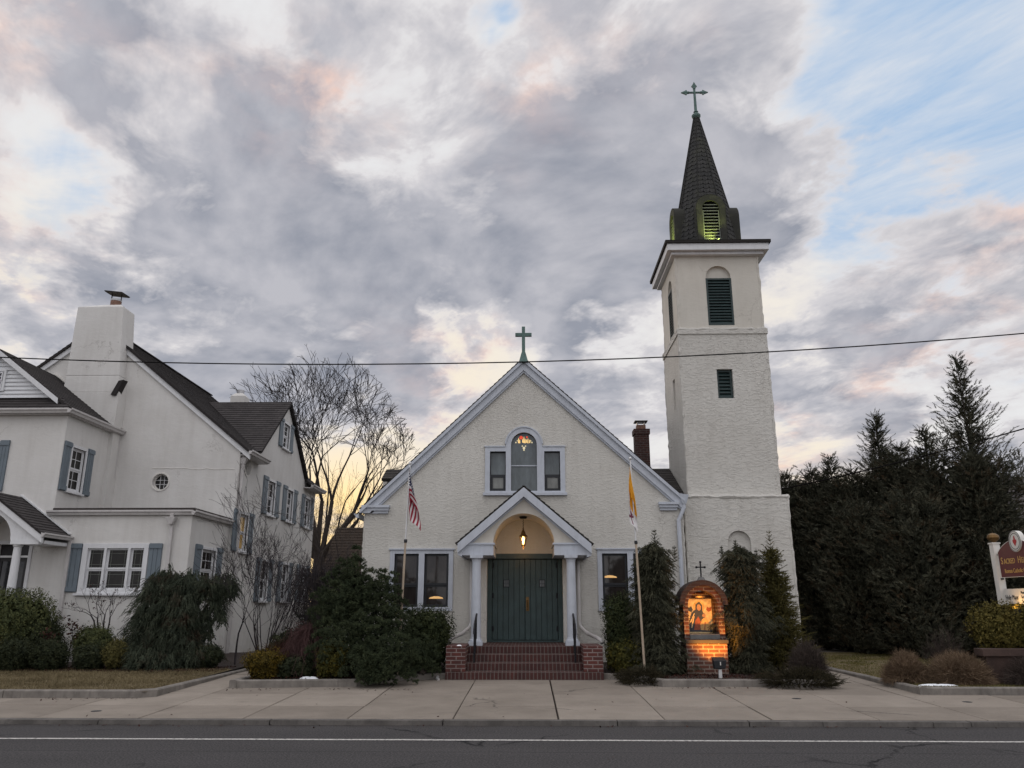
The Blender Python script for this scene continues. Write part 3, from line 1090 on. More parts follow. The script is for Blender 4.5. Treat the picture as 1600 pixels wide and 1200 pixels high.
# ------------------------------------------------------------------ church
CY = 19.4            # street front of the church
church = thing('church', (-.15, CY, .2), 'cream stucco gabled church with blue-grey trim and a small arched entrance porch', 'church')
XL, XR = -4.0, 3.72
AX, AZ = -.11, 7.66          # ridge
SL = .957                     # roof pitch (rise over run)
b = MB()
out = [(XL, .1), (XR, .1), (XR, 4.02), (AX, AZ - .12), (XL, 3.92)]
DR = (-.96, .76, .76, 2.73)
WL = [(-3.22, -2.64), (-2.50, -1.92)]
WR = [(1.74, 2.34), (2.48, 3.06)]
holes = [rect(DR[0], DR[1], DR[2], DR[3])]
for a, c in WL + WR: holes.append(rect(a, c, 1.55, 2.78))
holes += [rect(-.95, -.56, 4.28, 5.26), rect(.39, .78, 4.28, 5.26), arched(-.43, .21, 4.28, 5.42)]
b.slab(out, holes, -.22, 0, mF(CY))
b.box(XL, XL + .22, CY + .23, 36, .1, 3.92).box(XR - .22, XR, CY + .23, 36, .1, 4.02)
b.slab([(XL, .1), (XR, .1), (XR, 4.02), (AX, AZ - .12), (XL, 3.92)], [], -.22, 0, mF(36.24))
for x in (XL + .012, XR - .012): lumpy_edge(b, (x, CY + .012, .2), (x, CY + .012, 3.7), .026, int(x * 10))
b.build('wall', 'stucco_church', church)
# main roof
b = MB()
yf = CY - .125
ov = .16
el, er = (-4.10, 3.84), (3.76, 4.11)
roof_plane(b, [(el[0], yf, el[1]), (el[0], 36.4, el[1]), (AX, 36.4, AZ), (AX, yf, AZ)], .15)
roof_plane(b, [(er[0], 36.4, er[1]), (er[0], yf, er[1]), (AX, yf, AZ), (AX, 36.4, AZ)], .15)
b.box(AX - .07, AX + .07, yf, 36.4, AZ + .0, AZ + .03)
roof = b.build('roof', 'shingle_church', church)
# cross roof showing on both sides
b = MB()
roof_plane(b, [(-1.9, 24.2, 4.16), (-3.98, 24.2, 4.16), (-3.98, 22.0, 5.24), (-1.9, 22.0, 5.24)], .15)
roof_plane(b, [(-3.98, 21.3, 4.88), (-1.9, 21.3, 4.88), (-1.9, 22.0, 5.24), (-3.98, 22.0, 5.24)], .15)
b.build('cross_roof', 'shingle_church', roof)
b = MB()
roof_plane(b, [(1.9, 19.86, 4.16), (3.92, 19.86, 4.16), (3.92, 22.0, 5.24), (1.9, 22.0, 5.24)], .15)
roof_plane(b, [(3.92, 24.2, 4.16), (1.9, 24.2, 4.16), (1.9, 22.0, 5.24), (3.92, 22.0, 5.24)], .15)
b.build('cross_roof', 'shingle_church', roof)
b = MB()
b.slab([(21.35, 3.95), (24.1, 3.95), (24.1, 4.14), (22.0, 5.16), (21.35, 4.82)], [], -.12, 0, mL(-3.94))
b.build('side_gable', 'stucco_church', church)
# rake boards: a wide board, a bed mould on it and a thin crown
b = MB()
for (ex, ez, sgn) in ((el[0], el[1], -1), (er[0], er[1], 1)):
    def rake(t0, t1, d0, d1):
        k = 1.37
        zc = 3.745 if sgn < 0 else 3.835
        b.slab(clip([(AX, AZ - t0 * k), (ex, ez - t0 * k), (ex, ez - t1 * k), (AX, AZ - t1 * k)], 1, zc, True), [], d0, d1, mF(CY))
    rake(.018, .085, .001, .15)
    rake(.086, .235, .001, .095)
    rake(.236, .275, .001, .06)
b.build('rake_board', 'trim_blue', church)
# cornice returns
for x0, x1, z in ((-4.06, -3.38, 3.77), (3.14, 3.62, 3.83)):
    b = MB()
    b.box(x0, x1, -.02, .14, z + .105, z + .165, mF(CY)).box(x0 + .02, x1 - .02, -.02, .10, z + .035, z + .105, mF(CY)).box(x0 + .04, x1 - .04, -.02, .06, z - .03, z + .035, mF(CY))
    b.build('cornice_return', 'trim_blue', church)
# windows
wpart = dict(mat='trim_blue', sash=.04, rails=(.34,), depth=.1)
for pair, nm in ((WL, 'l'), (WR, 'r')):
    b = MB()
    a0, a1 = pair[0][0], pair[1][1]
    z0, z1 = 1.55, 2.78
    b.slab(rect(a0 - .11, a1 + .11, z0 - .09, z1 + .09), [rect(*pair[0], z0, z1), rect(*pair[1], z0, z1)], -.09, .03, mF(CY))
    b.box(a0 - .14, a1 + .14, -.03, .06, z1 + .091, z1 + .125, mF(CY))
    w = b.build('window', 'trim_blue', church, bevel=.004)
    for a, c in pair:
        s = MB(); p = MB()
        zz = [z0 + .01, z0 + .50, z1 - .01]
        for j in range(2):
            d = -.05 + .015 * j
            s.slab(rect(a + .01, c - .01, zz[j], zz[j + 1]), [rect(a + .055, c - .055, zz[j] + .05, zz[j + 1] - .04)], d - .03, d, mF(CY))
            p.box(a + .04, c - .04, d - .022, d - .014, zz[j] + .03, zz[j + 1] - .02, mF(CY))
        s.build('sash', 'lamp_black', w)
        p.build('pane', 'glass_brown', w)
    # a lit hanging lamp seen through the lower glass
    c = pair[1] if nm == 'l' else pair[0]
    b = MB()
    zl = 1.74 if nm == 'l' else 2.22
    xc = (c[0] + c[1]) / 2 - (.0 if nm == 'l' else .12)
    dl = -.062 if nm == 'l' else -.047
    b.slab([(xc - .17, zl), (xc + .17, zl), (xc + .15, zl + .03), (xc + .05, zl + .055), (xc - .05, zl + .055), (xc - .15, zl + .03)], [], dl, dl + .004, mF(CY))
    b.build('lamp_glow', 'lamp_inside', w)
b = MB()
outl = [(-1.07, 4.24), (.90, 4.24), (.90, 5.37), (.345, 5.37)] + arch(-.11, 5.42, .455, 18, .02, PI - .02) + [(-.565, 5.37), (-1.07, 5.37)]
b.slab(outl, [rect(-.95, -.56, 4.281, 5.26), rect(.39, .78, 4.281, 5.26), arched(-.43, .21, 4.281, 5.42)], -.09, .035, mF(CY))
b.box(-1.11, .94, -.02, .08, 4.17, 4.239, mF(CY))
b.box(-1.09, -.58, .0, .055, 5.371, 5.40, mF(CY)).box(.36, .92, .0, .055, 5.371, 5.40, mF(CY))
ring = arch(-.11, 5.42, .475, 20, .06, PI - .06)
ring2 = arch(-.11, 5.42, .44, 20, .06, PI - .06)
b.slab(ring + ring2[::-1], [], .0, .055, mF(CY))
w = b.build('window', 'trim_blue', church, bevel=.004)
p = MB()
p.slab(arched(-.43, .21, 4.29, 5.41), [], -.075, -.065, mF(CY))
p.build('pane', 'glass_blind', w)
for a, c in ((-.95, -.56), (.39, .78)):
    p = MB()
    p.box(a, c, -.075, -.065, 4.66, 5.25, mF(CY))
    p.build('pane', 'glass_blind', w)
    s = MB()
    s.slab(rect(a + .005, c - .005, 4.29, 4.69), [rect(a + .07, c - .06, 4.35, 4.62)], -.085, -.03, mF(CY))
    s.box(a + .005, a + .02, -.064, -.04, 4.69, 5.25, mF(CY)).box(c - .02, c - .005, -.064, -.04, 4.69, 5.25, mF(CY)).box(a + .02, c - .02, -.064, -.04, 5.235, 5.25, mF(CY))
    s.build('sash', 'lamp_black', w)
    p = MB()
    p.box(a + .06, c - .05, -.06, -.05, 4.34, 4.63, mF(CY))
    p.build('pane', 'glass_pale', w)
s = MB()
s.box(-.43, .21, -.064, -.04, 4.90, 4.925, mF(CY))
s.build('sash', 'trim_blue', w)
# stained glass figures glowing in the head of the arch
rr = random.Random(4)
cx = -.11


def lit_glass(pts, mat):
    g = MB(); g.slab(pts, [], -.064, -.0605, mF(CY)); return g.build('stained_glass', mat, w)


lit_glass(circle(cx - .07, 5.625, .045, 9), 'glass_red_lit')
lit_glass(circle(cx + .075, 5.635, .025, 7), 'glass_red_lit')
for dx, h in ((-.135, .14), (-.105, .10), (.0, .17), (.03, .12), (.1, .13), (.145, .09), (-.03, .10), (.065, .09)):
    z = 5.49 + rr.uniform(-.01, .01)
    lit_glass([(cx + dx - .013, z), (cx + dx + .013, z), (cx + dx + .010, z + h * .75), (cx + dx, z + h), (cx + dx - .010, z + h * .7)], 'glass_gold_lit')
for dx, z, r in ((0, 5.36, .035), (-.04, 5.41, .018), (.04, 5.41, .018), (0, 5.31, .022), (-.2, 5.5, .02), (.2, 5.5, .02), (-.165, 5.545, .015), (.17, 5.54, .015)):
    lit_glass(circle(cx + dx, z, r, 7), 'glass_pale_lit')

# porch
PY = 18.0
b = MB()
ac, ar, azs = -.115, .685, 2.90
half = arch(ac, azs, ar, 22)
front = [(-1.48, 2.69), (-.80, 2.69)] + [(-.80, azs)] + half[::-1][1:-1] + [(.57, azs), (.57, 2.69), (1.27, 2.69), (1.27, 2.93), (-.10, 4.06), (-1.48, 2.93)]
b.slab(front, [], -.14, 0, mF(PY))
b.build('porch_gable', 'stucco_smooth', church)
b = MB()     # barrel vault
va = arch(ac, azs, ar + .002, 22)
vb = arch(ac, azs, ar + .07, 22)
b.slab(va + vb[::-1], [], -(CY - PY) + .002, -.141, mF(PY))
b.box(-.802 - .06, -.802, PY + .142, CY - .002, 2.70, azs).box(.572, .632, PY + .142, CY - .002, 2.70, azs)
b.build('porch_vault', 'stucco_smooth', church)
b = MB()
for x0, x1 in ((-1.50, -.79), (.56, 1.29)):
    b.box(x0, x1, PY - .05, CY - .003, 2.66, 2.89)
    b.box(x0 - .03, x1 + .03, PY - .08, CY - .003, 2.891, 2.93)
for s, xe in ((-1, -1.58), (1, 1.38)):
    k = 1.32
    ze = 4.15 - abs(xe - AX) * .845
    b.slab([(AX, 4.155), (xe, ze + .005), (xe, ze - .03 - .13 * k), (AX, 4.12 - .13 * k)], [], .002, .15, mF(PY))
    b.slab([(AX, 4.12 - .135 * k), (xe + s * -.14, ze + .118 - .03 - .135 * k), (xe + s * -.14, ze + .118 - .03 - .165 * k), (AX, 4.12 - .165 * k)], [], .002, .035, mF(PY))
    b.hexa([(xe, PY - .08, ze - .24), (xe - s * .10, PY - .08, ze - .28), (xe - s * .10, CY - .003, ze - .28), (xe, CY - .003, ze - .24),
            (xe, PY - .08, ze - .03), (xe - s * .10, PY - .08, ze - .03), (xe - s * .10, CY - .003, ze - .03), (xe, CY - .003, ze - .03)])
b.build('porch_trim', 'trim_blue', church)
b = MB()
for xe in (-1.63, 1.43):
    ze = 4.19 - abs(xe - AX) * .845
    pts = [(xe, PY - .13, ze), (xe, CY - .01, ze), (AX, CY - .01, 4.19), (AX, PY - .13, 4.19)]
    roof_plane(b, pts, .14, thick=.03)
b.build('porch_roof', 'shingle_church', church)
for x in (-1.155, .92):
    b = MB()
    b.box(x - .15, x + .15, 17.90 - .15, 17.90 + .15, .762, .84)
    b.lathe((x, 17.90, .84), [(.14, 0), (.14, .03), (.118, .05), (.118, .07), (.108, .08), (.107, .7), (.094, 1.66), (.10, 1.68), (.10, 1.70), (.115, 1.73), (.125, 1.75)], 20)
    b.box(x - .14, x + .14, 17.90 - .14, 17.90 + .14, 2.592, 2.658)
    b.build('column', 'trim_blue', church, smooth=False)
# stucco returns beside the door
for x0, x1 in ((-1.22, -.99), (.79, 1.02)):
    b = MB(); b.box(x0, x1, CY - .28, CY - .003, .762, 2.655)
    b.build('porch_pilaster', 'stucco_church', church)
# door
b = MB()
b.slab(rect(-1.01, .81, .762, 2.78), [rect(-.88, .68, .80, 2.66)], -.16, .02, mF(CY))
b.box(-.88, .68, -.16, -.02, .765, .80, mF(CY))
b.build('door_frame', 'door_teal', church, bevel=.006)
for i, (x0, x1) in enumerate(((-.875, -.103), (-.097, .675))):
    b = MB()
    n = 6
    wd = (x1 - x0) / n
    for j in range(n): b.box(x0 + j * wd + .004, x0 + (j + 1) * wd - .004, -.11, -.06, .81, 2.65, mF(CY))
    b.box(x0, x1, -.13, -.11, .805, 2.655, mF(CY))
    d = b.build('door', 'door_teal', church, bevel=.005)
    w0 = x0 + wd * (2.05 if i == 0 else 2.6)
    b = MB()
    b.slab(rect(w0, w0 + .14, 2.0, 2.18), [rect(w0 + .015, w0 + .125, 2.015, 2.165)], -.0599, -.045, mF(CY))
    b.box(w0 + .052, w0 + .060, -.059, -.048, 2.015, 2.165, mF(CY)).box(w0 + .085, w0 + .093, -.059, -.048, 2.015, 2.165, mF(CY))
    b.box(w0 + .015, w0 + .125, -.059, -.048, 2.085, 2.092, mF(CY))
    b.build('grille', 'iron_black', d)
    b = MB()
    b.box(w0 + .016, w0 + .124, -.0598, -.0592, 2.016, 2.164, mF(CY))
    b.build('door_window', 'glass_blind', d)
    if i == 1:
        b = MB()
        b.box(-.075, -.005, -.0599, -.045, 1.46, 1.78, mF(CY))
        b.tube([(-.04, CY + .02, 1.55), (-.04, CY - .01, 1.56), (-.04, CY - .015, 1.68), (-.04, CY + .02, 1.70)], .012, 8)
        b.lathe((-.04, CY - .0, 1.49), [(.0, 0), (.025, .01), (.025, .03), (0, .04)], 10)
        b.build('handle', 'brass', d)
    hx = x0 + .02 if i == 0 else x1 - .02
    for z in (1.0, 1.75, 2.45):
        hb = MB(); hb.box(hx - .02, hx + .02, -.0599, -.05, z, z + .12, mF(CY))
        hb.build('hinge', 'iron_black', d)
# downpipes beside the porch, elbows kicking outwards over the piers
for s, x in ((-1, -1.36), (1, 1.16)):
    b = MB()
    b.tube([(x, CY - .08, 2.85), (x, CY - .08, 1.22), (x + s * .03, CY - .1, 1.10), (x + s * .14, CY - .9, .98), (x + s * .30, CY - 1.5, .92), (x + s * .36, CY - 1.75, .87), (x + s * .37, CY - 1.78, .82)], .042, 10)
    b.build('downpipe', 'gutter_metal', church, smooth=True)
# gutter head and downpipe at the right corner
b = MB()
b.hexa([(3.70, CY - .13, 3.95), (3.80, CY - .13, 3.95), (3.80, CY + .02, 3.95), (3.70, CY + .02, 3.95), (3.62, CY - .16, 4.20), (3.86, CY - .16, 4.16), (3.86, CY + .1, 4.16), (3.62, CY + .1, 4.20)])
b.tube([(3.75, CY - .07, 3.97), (3.74, CY - .07, 3.85), (3.60, CY - .07, 3.55), (3.60, CY - .07, 2.0), (3.60, CY - .07, .35)], .05, 10)
b.build('downpipe', 'trim_blue', church)
# left eave gutter return
b = MB()
gutter(b, (-4.12, 36, 3.74), (-4.12, CY - .12, 3.74))
b.build('gutter', 'trim_blue', church)
# brick chimney behind the ridge
b = MB()
b.box(3.25, 3.68, 23.8, 24.2, 4.2, 6.62)
b.box(3.22, 3.71, 23.77, 24.23, 6.62, 6.78)
ch = b.build('chimney', 'brick_chimney', church)
b = MB(); b.box(3.33, 3.60, 23.88, 24.12, 6.78, 6.92); b.build('flue', 'flue_clay', ch)
b = MB(); b.slab(rect(3.34, 3.59, 6.92, 7.02), [rect(3.38, 3.55, 6.93, 7.0)], -.1, .1, mF(24)); b.build('flue_guard', 'flue_metal', ch)
b = MB(); b.box(3.27, 3.66, 23.82, 24.18, 7.021, 7.05); b.build('chimney_lid', 'flue_lid', ch)
# gable cross
b = MB()
CX, CZ = -.11, AZ - .02
b.hexa([(CX - .12, CY - .2, CZ - .12), (CX + .12, CY - .2, CZ - .12), (CX + .12, CY + .06, CZ - .12), (CX - .12, CY + .06, CZ - .12),
        (CX - .05, CY - .14, CZ + .16), (CX + .05, CY - .14, CZ + .16), (CX + .05, CY - .02, CZ + .16), (CX - .05, CY - .02, CZ + .16)])
b.box(CX - .042, CX + .042, CY - .125, CY - .04, CZ + .161, CZ + .86)
b.box(CX - .21, CX - .0425, CY - .12, CY - .045, CZ + .60, CZ + .69).box(CX + .0425, CX + .21, CY - .12, CY - .045, CZ + .60, CZ + .69)
b.build('gable_cross', 'copper_patina', church, bevel=.006)

# lantern under the porch vault
LX, LY = -.13, 18.62
lan = thing('porch_lantern', (LX, LY, 3.58), 'lit brass hanging lantern on a chain under the church porch arch', 'lantern')
b = MB()
b.lathe((LX, LY, 3.53), [(.07, 0), (.09, .02), (.09, .045)], 14)
rr = random.Random(1)
for i in range(9):
    z = 3.52 - i * .026
    b.tube([(LX + (.012 if i % 2 else 0), LY + (0 if i % 2 else .012), z), (LX, LY, z - .017), (LX - (.012 if i % 2 else 0), LY - (0 if i % 2 else .012), z - .034)], .0055, 5)
b.build('chain', 'iron_black', lan)
b = MB()
b.lathe((LX, LY, 3.12), [(.095, 0), (.10, .012), (.06, .05), (.045, .10), (.02, .15), (.012, .17), (.02, .18), (0.0, .20)], 12)
for i in range(6):
    a = PI / 3 * i
    b.tube([(LX + .092 * math.cos(a), LY + .092 * math.sin(a), 3.12), (LX + .045 * math.cos(a), LY + .045 * math.sin(a), 2.93)], .006, 5)
b.lathe((LX, LY, 2.84), [(0, 0), (.014, .01), (.010, .03), (.03, .05), (.05, .075), (.05, .09)], 12)
b.build('frame', 'brass', lan)
b = MB(); b.lathe((LX, LY, 2.93), [(.040, 0), (.088, .188)], 12); b.build('glass', 'lantern_glass', lan, smooth=True)
b = MB(); b.lathe((LX, LY, 2.95), [(.012, 0), (.016, .03), (.016, .07), (.028, .10), (.020, .14), (.0, .16)], 10); b.build('bulb', 'bulb_warm', lan, smooth=True)
lp = bpy.data.lights.new('porch_lamp', 'POINT'); lp.energy = 3.2; lp.color = (1, .55, .20); lp.shadow_soft_size = .05
lo = bpy.data.objects.new('porch_lamp', lp); COL.objects.link(lo); lo.parent = lan; lo.location = Vector((LX, LY, 2.80)) - ORG[lan.name]
ORG[lo.name] = ORG[lan.name]

# brick steps with their piers
SY = 16.75
st = thing('brick_steps', (-.1, SY, .16), 'four red brick steps with low brick piers leading up to the church doors', 'steps')
for i in range(4):
    b = MB()
    z0, z1 = .16 + .15 * i, .16 + .15 * (i + 1)
    x0, x1 = (-1.68, 1.47) if i == 0 else (-1.285, 1.075)
    if i == 0: b.box(x0, x1, SY, SY + .305, z0 - .06, z1)
    elif i < 3: b.box(x0, x1, SY + .3 * i, SY + .3 * i + .305, z0 - .14, z1)
    else: b.box(x0, x1, SY + .9, CY - .005, z0 - .4, z1)
    b.build('step', 'brick_step', st, bevel=.008)
for x0, x1 in ((-1.68, -1.29), (1.08, 1.47)):
    b = MB()
    b.box(x0, x1, SY + .02, SY + 1.25, .311, .80)
    b.build('pier', 'brick_pier', st, bevel=.008)
for i, x in enumerate((-1.135, .94)):
    hr = thing('handrail', (x, SY + .5, .4), ('black iron handrail left of the church steps' if i == 0 else 'black iron handrail right of the church steps'), 'handrail', 'handrails of the church steps')
    for (ya, za, zb) in ((.40, .46, 1.20), (1.2, .76, 1.44)):
        b = MB(); b.box(x - .018, x + .018, SY + ya, SY + ya + .036, za, zb)
        b.build('post', 'iron_black', hr)
    b = MB()
    b.tube([(x, SY + .26, 1.02), (x, SY + .30, 1.12), (x, SY + .42, 1.215), (x, SY + 1.22, 1.46), (x, SY + 1.34, 1.46), (x, SY + 1.37, 1.38)], .021, 8)
    b.build('rail', 'iron_black', hr)
    b = MB()
    for t in range(4):
        y = SY + .56 + t * .16
        b.tube([(x, y, .62), (x, y, 1.24 + t * .05)], .009, 6)
    b.bar((x, SY + .42, .56), (x, SY + 1.21, .84), .02, .02)
    b.build('baluster', 'iron_black', hr)

# ------------------------------------------------------------------ bell tower
TX0, TX1, TY0 = 3.95, 6.25, 19.8
TW = TX1 - TX0
TY1 = TY0 + TW
tower = thing('bell_tower', (5.1, TY0, .2), 'tall cream stucco bell tower with a dark slate spire right of the church gable', 'tower')
b = MB()
TH_ = .22


def tower_stage(x0, x1, y0, y1, z0, z1, fh, lh):
    b.slab(rect(x0, x1, z0, z1), fh, -TH_, 0, mF(y0))
    b.slab(rect(y0 + TH_ + .001, y1, z0, z1), lh, -TH_, 0, mL(x0))
    b.box(x1 - TH_, x1, y0 + TH_ + .001, y1, z0, z1)
    b.box(x0 + TH_ + .001, x1 - TH_ - .001, y1 - TH_, y1, z0, z1)
    for i, (x, y) in enumerate(((x0 + .02, y0 + .02), (x1 - .02, y0 + .02), (x0 + .02, y1 - .02))):
        lumpy_edge(b, (x, y, z0), (x, y, z1 - .02), .034, i + int(z0 * 10))


E_ = .13
nA = arched(4.78, 5.44, 8.72, 10.06)
nAL = arched(TY0 + .72, TY0 + 1.30, 8.72, 10.06)
nL = arched(4.82, 5.38, 1.6, 3.06)
tower_stage(TX0 - E_, TX1 + E_, TY0 - E_, TY1 + E_, .1, 4.2, [nL], [])
tower_stage(TX0, TX1, TY0, TY1, 4.2, 8.6, [rect(4.88, 5.29, 6.70, 7.48)], [rect(TY0 + .85, TY0 + 1.15, 6.62, 7.47)])
# sloped sills at the set-backs
for (o, z, h) in ((E_, 4.2, .09), (.0, 8.6, .0)):
    e = o if o else .035
    x0, x1, y0, y1 = TX0 - (E_ if o else .0), TX1 + (E_ if o else 0), TY0 - (E_ if o else 0), TY1 + (E_ if o else 0)
    for s in range(3):
        p = [((x0 + .02, y0 + .02), (x1 - .02, y0 + .02)), ((x0 + .02, y0 + .02), (x0 + .02, y1)), ((x1 - .02, y0 + .02), (x1 - .02, y1))][s]
        lumpy_edge(b, (*p[0], z - .03), (*p[1], z - .03), .055 if not o else .05, 40 + s + int(z))
b.box(TX0 - E_ + .03, TX1 + E_ - .03, TY0 - E_ + .03, TY1 + E_ - .03, 4.1, 4.205)
b.box(TX0 - .03, TX1 + .03, TY0 - .03, TY1 + .03, 8.44, 8.585)
b.box(TX0 + .05, TX1 - .05, TY0 + .05, TY1 - .05, 10.7, 10.79)
# niche backs and window soffits
b.slab(nL, [], -.18, -.09, mF(TY0 - E_))
b.build('wall', 'stucco_tower', tower)
b = MB()
tower_stage(TX0 + .035, TX1 - .035, TY0 + .035, TY1 - .035, 8.6, 10.8, [nA], [nAL])
b.slab(arched(4.78, 5.44, 8.72, 10.06), [], -.17, -.10, mF(TY0 + .035))
b.slab(arched(TY0 + .72, TY0 + 1.30, 8.72, 10.06), [], -.17, -.10, mL(TX0 + .035))
b.build('belfry', 'stucco_smooth', tower)


def louver(m, a0, a1, z0, z1, d, n, mat, parent, name='louver'):
    B = MB()
    f = .05
    B.slab(rect(a0, a1, z0, z1), [rect(a0 + f, a1 - f, z0 + f, z1 - f)], d - .06, d, m)
    h = (z1 - z0 - 2 * f) / n
    for i in range(n):
        z = z0 + f + h * i
        p = [m(x, dd, zz) for (zz, dd) in ((z, d - .01), (z + .018, d - .01)) for x in (a0 + f, a1 - f)]
        q = [m(x, dd, zz) for (zz, dd) in ((z + h * .75, d - .062), (z + h * .75 + .018, d - .062)) for x in (a0 + f, a1 - f)]
        B.hexa([p[0], p[1], q[1], q[0], p[2], p[3], q[3], q[2]])
    o = B.build(name, mat, parent)
    v = MB()
    v.box(a0 + .01, a1 - .01, d - .075, d - .068, z0 + .01, z1 - .01, m)
    v.build('backing', 'void_black', o)
    return o


louver(mF(TY0 + .035), 4.77, 5.45, 8.70, 10.03, .005, 15, 'louver_green', tower)
louver(mL(TX0 + .035), TY0 + .71, TY0 + 1.31, 8.70, 10.03, .005, 15, 'louver_green', tower)
louver(mF(TY0), 4.89, 5.28, 6.71, 7.47, -.08, 7, 'louver_green', tower)
b = MB(); b.box(TY0 + .86, TY0 + 1.14, -.14, -.10, 6.63, 7.46, mL(TX0)); b.build('blind_panel', 'stucco_tower', tower)
window(tower, mF(TY0 - E_ + .09), 4.90, 5.30, 1.7, 2.75, mat='trim_blue', case=.05, depth=-.0, proud=.02, sill=True)
# cornice and roof deck
b = MB()
cx0, cx1, cy0, cy1 = TX0 - .20, TX1 + .20, TY0 - .24, TY1 + .22
for z0, z1, g in ((10.74, 10.96, 0), ):
    b.box(cx0, cx1, cy0, cy1, 10.74, 10.93)
b.box(cx0 + .12, cx1 - .12, cy0 + .12, cy1 - .12, 10.66, 10.739)
b.build('cornice', 'trim_white', tower, bevel=.01)
b = MB()
c0 = (cx0 - .05, cy0 - .05, cx1 + .05, cy1 + .05)
mx, my = 5.1, TY0 + TW / 2
b.box(c0[0], c0[2], c0[1], c0[3], 10.931, 10.985)
for e in (((c0[0], c0[1]), (c0[2], c0[1])), ((c0[2], c0[1]), (c0[2], c0[3])), ((c0[2], c0[3]), (c0[0], c0[3])), ((c0[0], c0[3]), (c0[0], c0[1]))):
    (xa, ya), (xb, yb) = e
    f = .62
    roof_plane(b, [(xa, ya, 10.99), (xb, yb, 10.99), (mx + (xb - mx) * f, my + (yb - my) * f, 11.12), (mx + (xa - mx) * f, my + (ya - my) * f, 11.12)], .14, thick=.004)
b.build('eave_roof', 'shingle_church', tower)
# spire: courses of slates on an octagon with a flared foot
def octo(ap, z, seg=1):
    r = ap / math.cos(PI / 8)
    pts = [Vector((mx + r * math.cos(PI / 8 + PI / 4 * i - PI / 2 - PI / 4), my + r * math.sin(PI / 8 + PI / 4 * i - PI / 2 - PI / 4), z)) for i in range(8)]
    return pts


prof = [(.99, 11.0), (.85, 11.3), (.76, 12.0), (.66, 12.55), (.055, 15.72)]


def ap_at(z):
    for (r0, z0), (r1, z1) in zip(prof, prof[1:]):
        if z <= z1: return r0 + (r1 - r0) * (z - z0) / (z1 - z0)
    return prof[-1][0]


b = MB()
z = 11.0
row = 0
rr = random.Random(9)
while z < 15.70:
    z2 = min(z + .145, 15.72)
    lo_, hi_ = octo(ap_at(z) + .022, z), octo(ap_at(z2) + .004, z2 + .01)
    und = octo(ap_at(z) - .01, z)
    for i in range(8):
        j = (i + 1) % 8
        W = (lo_[j] - lo_[i]).length
        W2 = (hi_[j] - hi_[i]).length
        nt = max(2, round(W / .17))
        for t in range(nt):
            # scalloped slates: each with its own slightly lifted, rounded toe
            a0, a1 = t / nt, (t + 1) / nt
            dz = rr.uniform(-.008, .008)
            p0, p1 = lo_[i].lerp(lo_[j], a0 + .01), lo_[i].lerp(lo_[j], a1 - .01)
            pm0, pm1 = lo_[i].lerp(lo_[j], a0 + .30 / nt), lo_[i].lerp(lo_[j], a1 - .30 / nt)
            q0, q1 = hi_[i].lerp(hi_[j], a0), hi_[i].lerp(hi_[j], a1)
            up = Vector((0, 0, .028 + dz)); dn = Vector((0, 0, -.012 + dz))
            vs = [p0 + up, pm0 + dn, pm1 + dn, p1 + up, q1, q0]
            inn = (Vector((mx, my, 0)) - Vector((p0.x, p0.y, 0))).normalized() * .018
            vs += [p0 + up + inn, pm0 + dn + inn, pm1 + dn + inn, p1 + up + inn]
            u0 = (row % 2) * .095 + t * .19 + i * 5.3
            v0 = row * .145
            uvs = [[(u0 + .01, v0 + .02), (u0 + .05, v0 + .012), (u0 + .14, v0 + .012), (u0 + .18, v0 + .02), (u0 + .18, v0 + .135), (u0 + .01, v0 + .135)]] + [[(u0 + .05, v0 + .05)] * 4] * 3
            b.add(vs, [(0, 1, 2, 3, 4, 5), (0, 6, 7, 1), (1, 7, 8, 2), (2, 8, 9, 3)], uvs)
    b.add(und + octo(ap_at(z2) - .012, z2), [(i, (i + 1) % 8, 8 + (i + 1) % 8, 8 + i) for i in range(8)], [[(0, 0)] * 4] * 8)
    z = z2
    row += 1
# ribbed hips
lo_ = None
spire = b.build('spire', 'slate_spire', tower, fix=False)
b = MB()
for i in range(8):
    pts = [octo(r + .02, zz)[i] for r, zz in prof]
    b.tube(pts, [.030, .028, .026, .024, .012], 6)
b.build('hip_capping', 'slate_spire', spire)
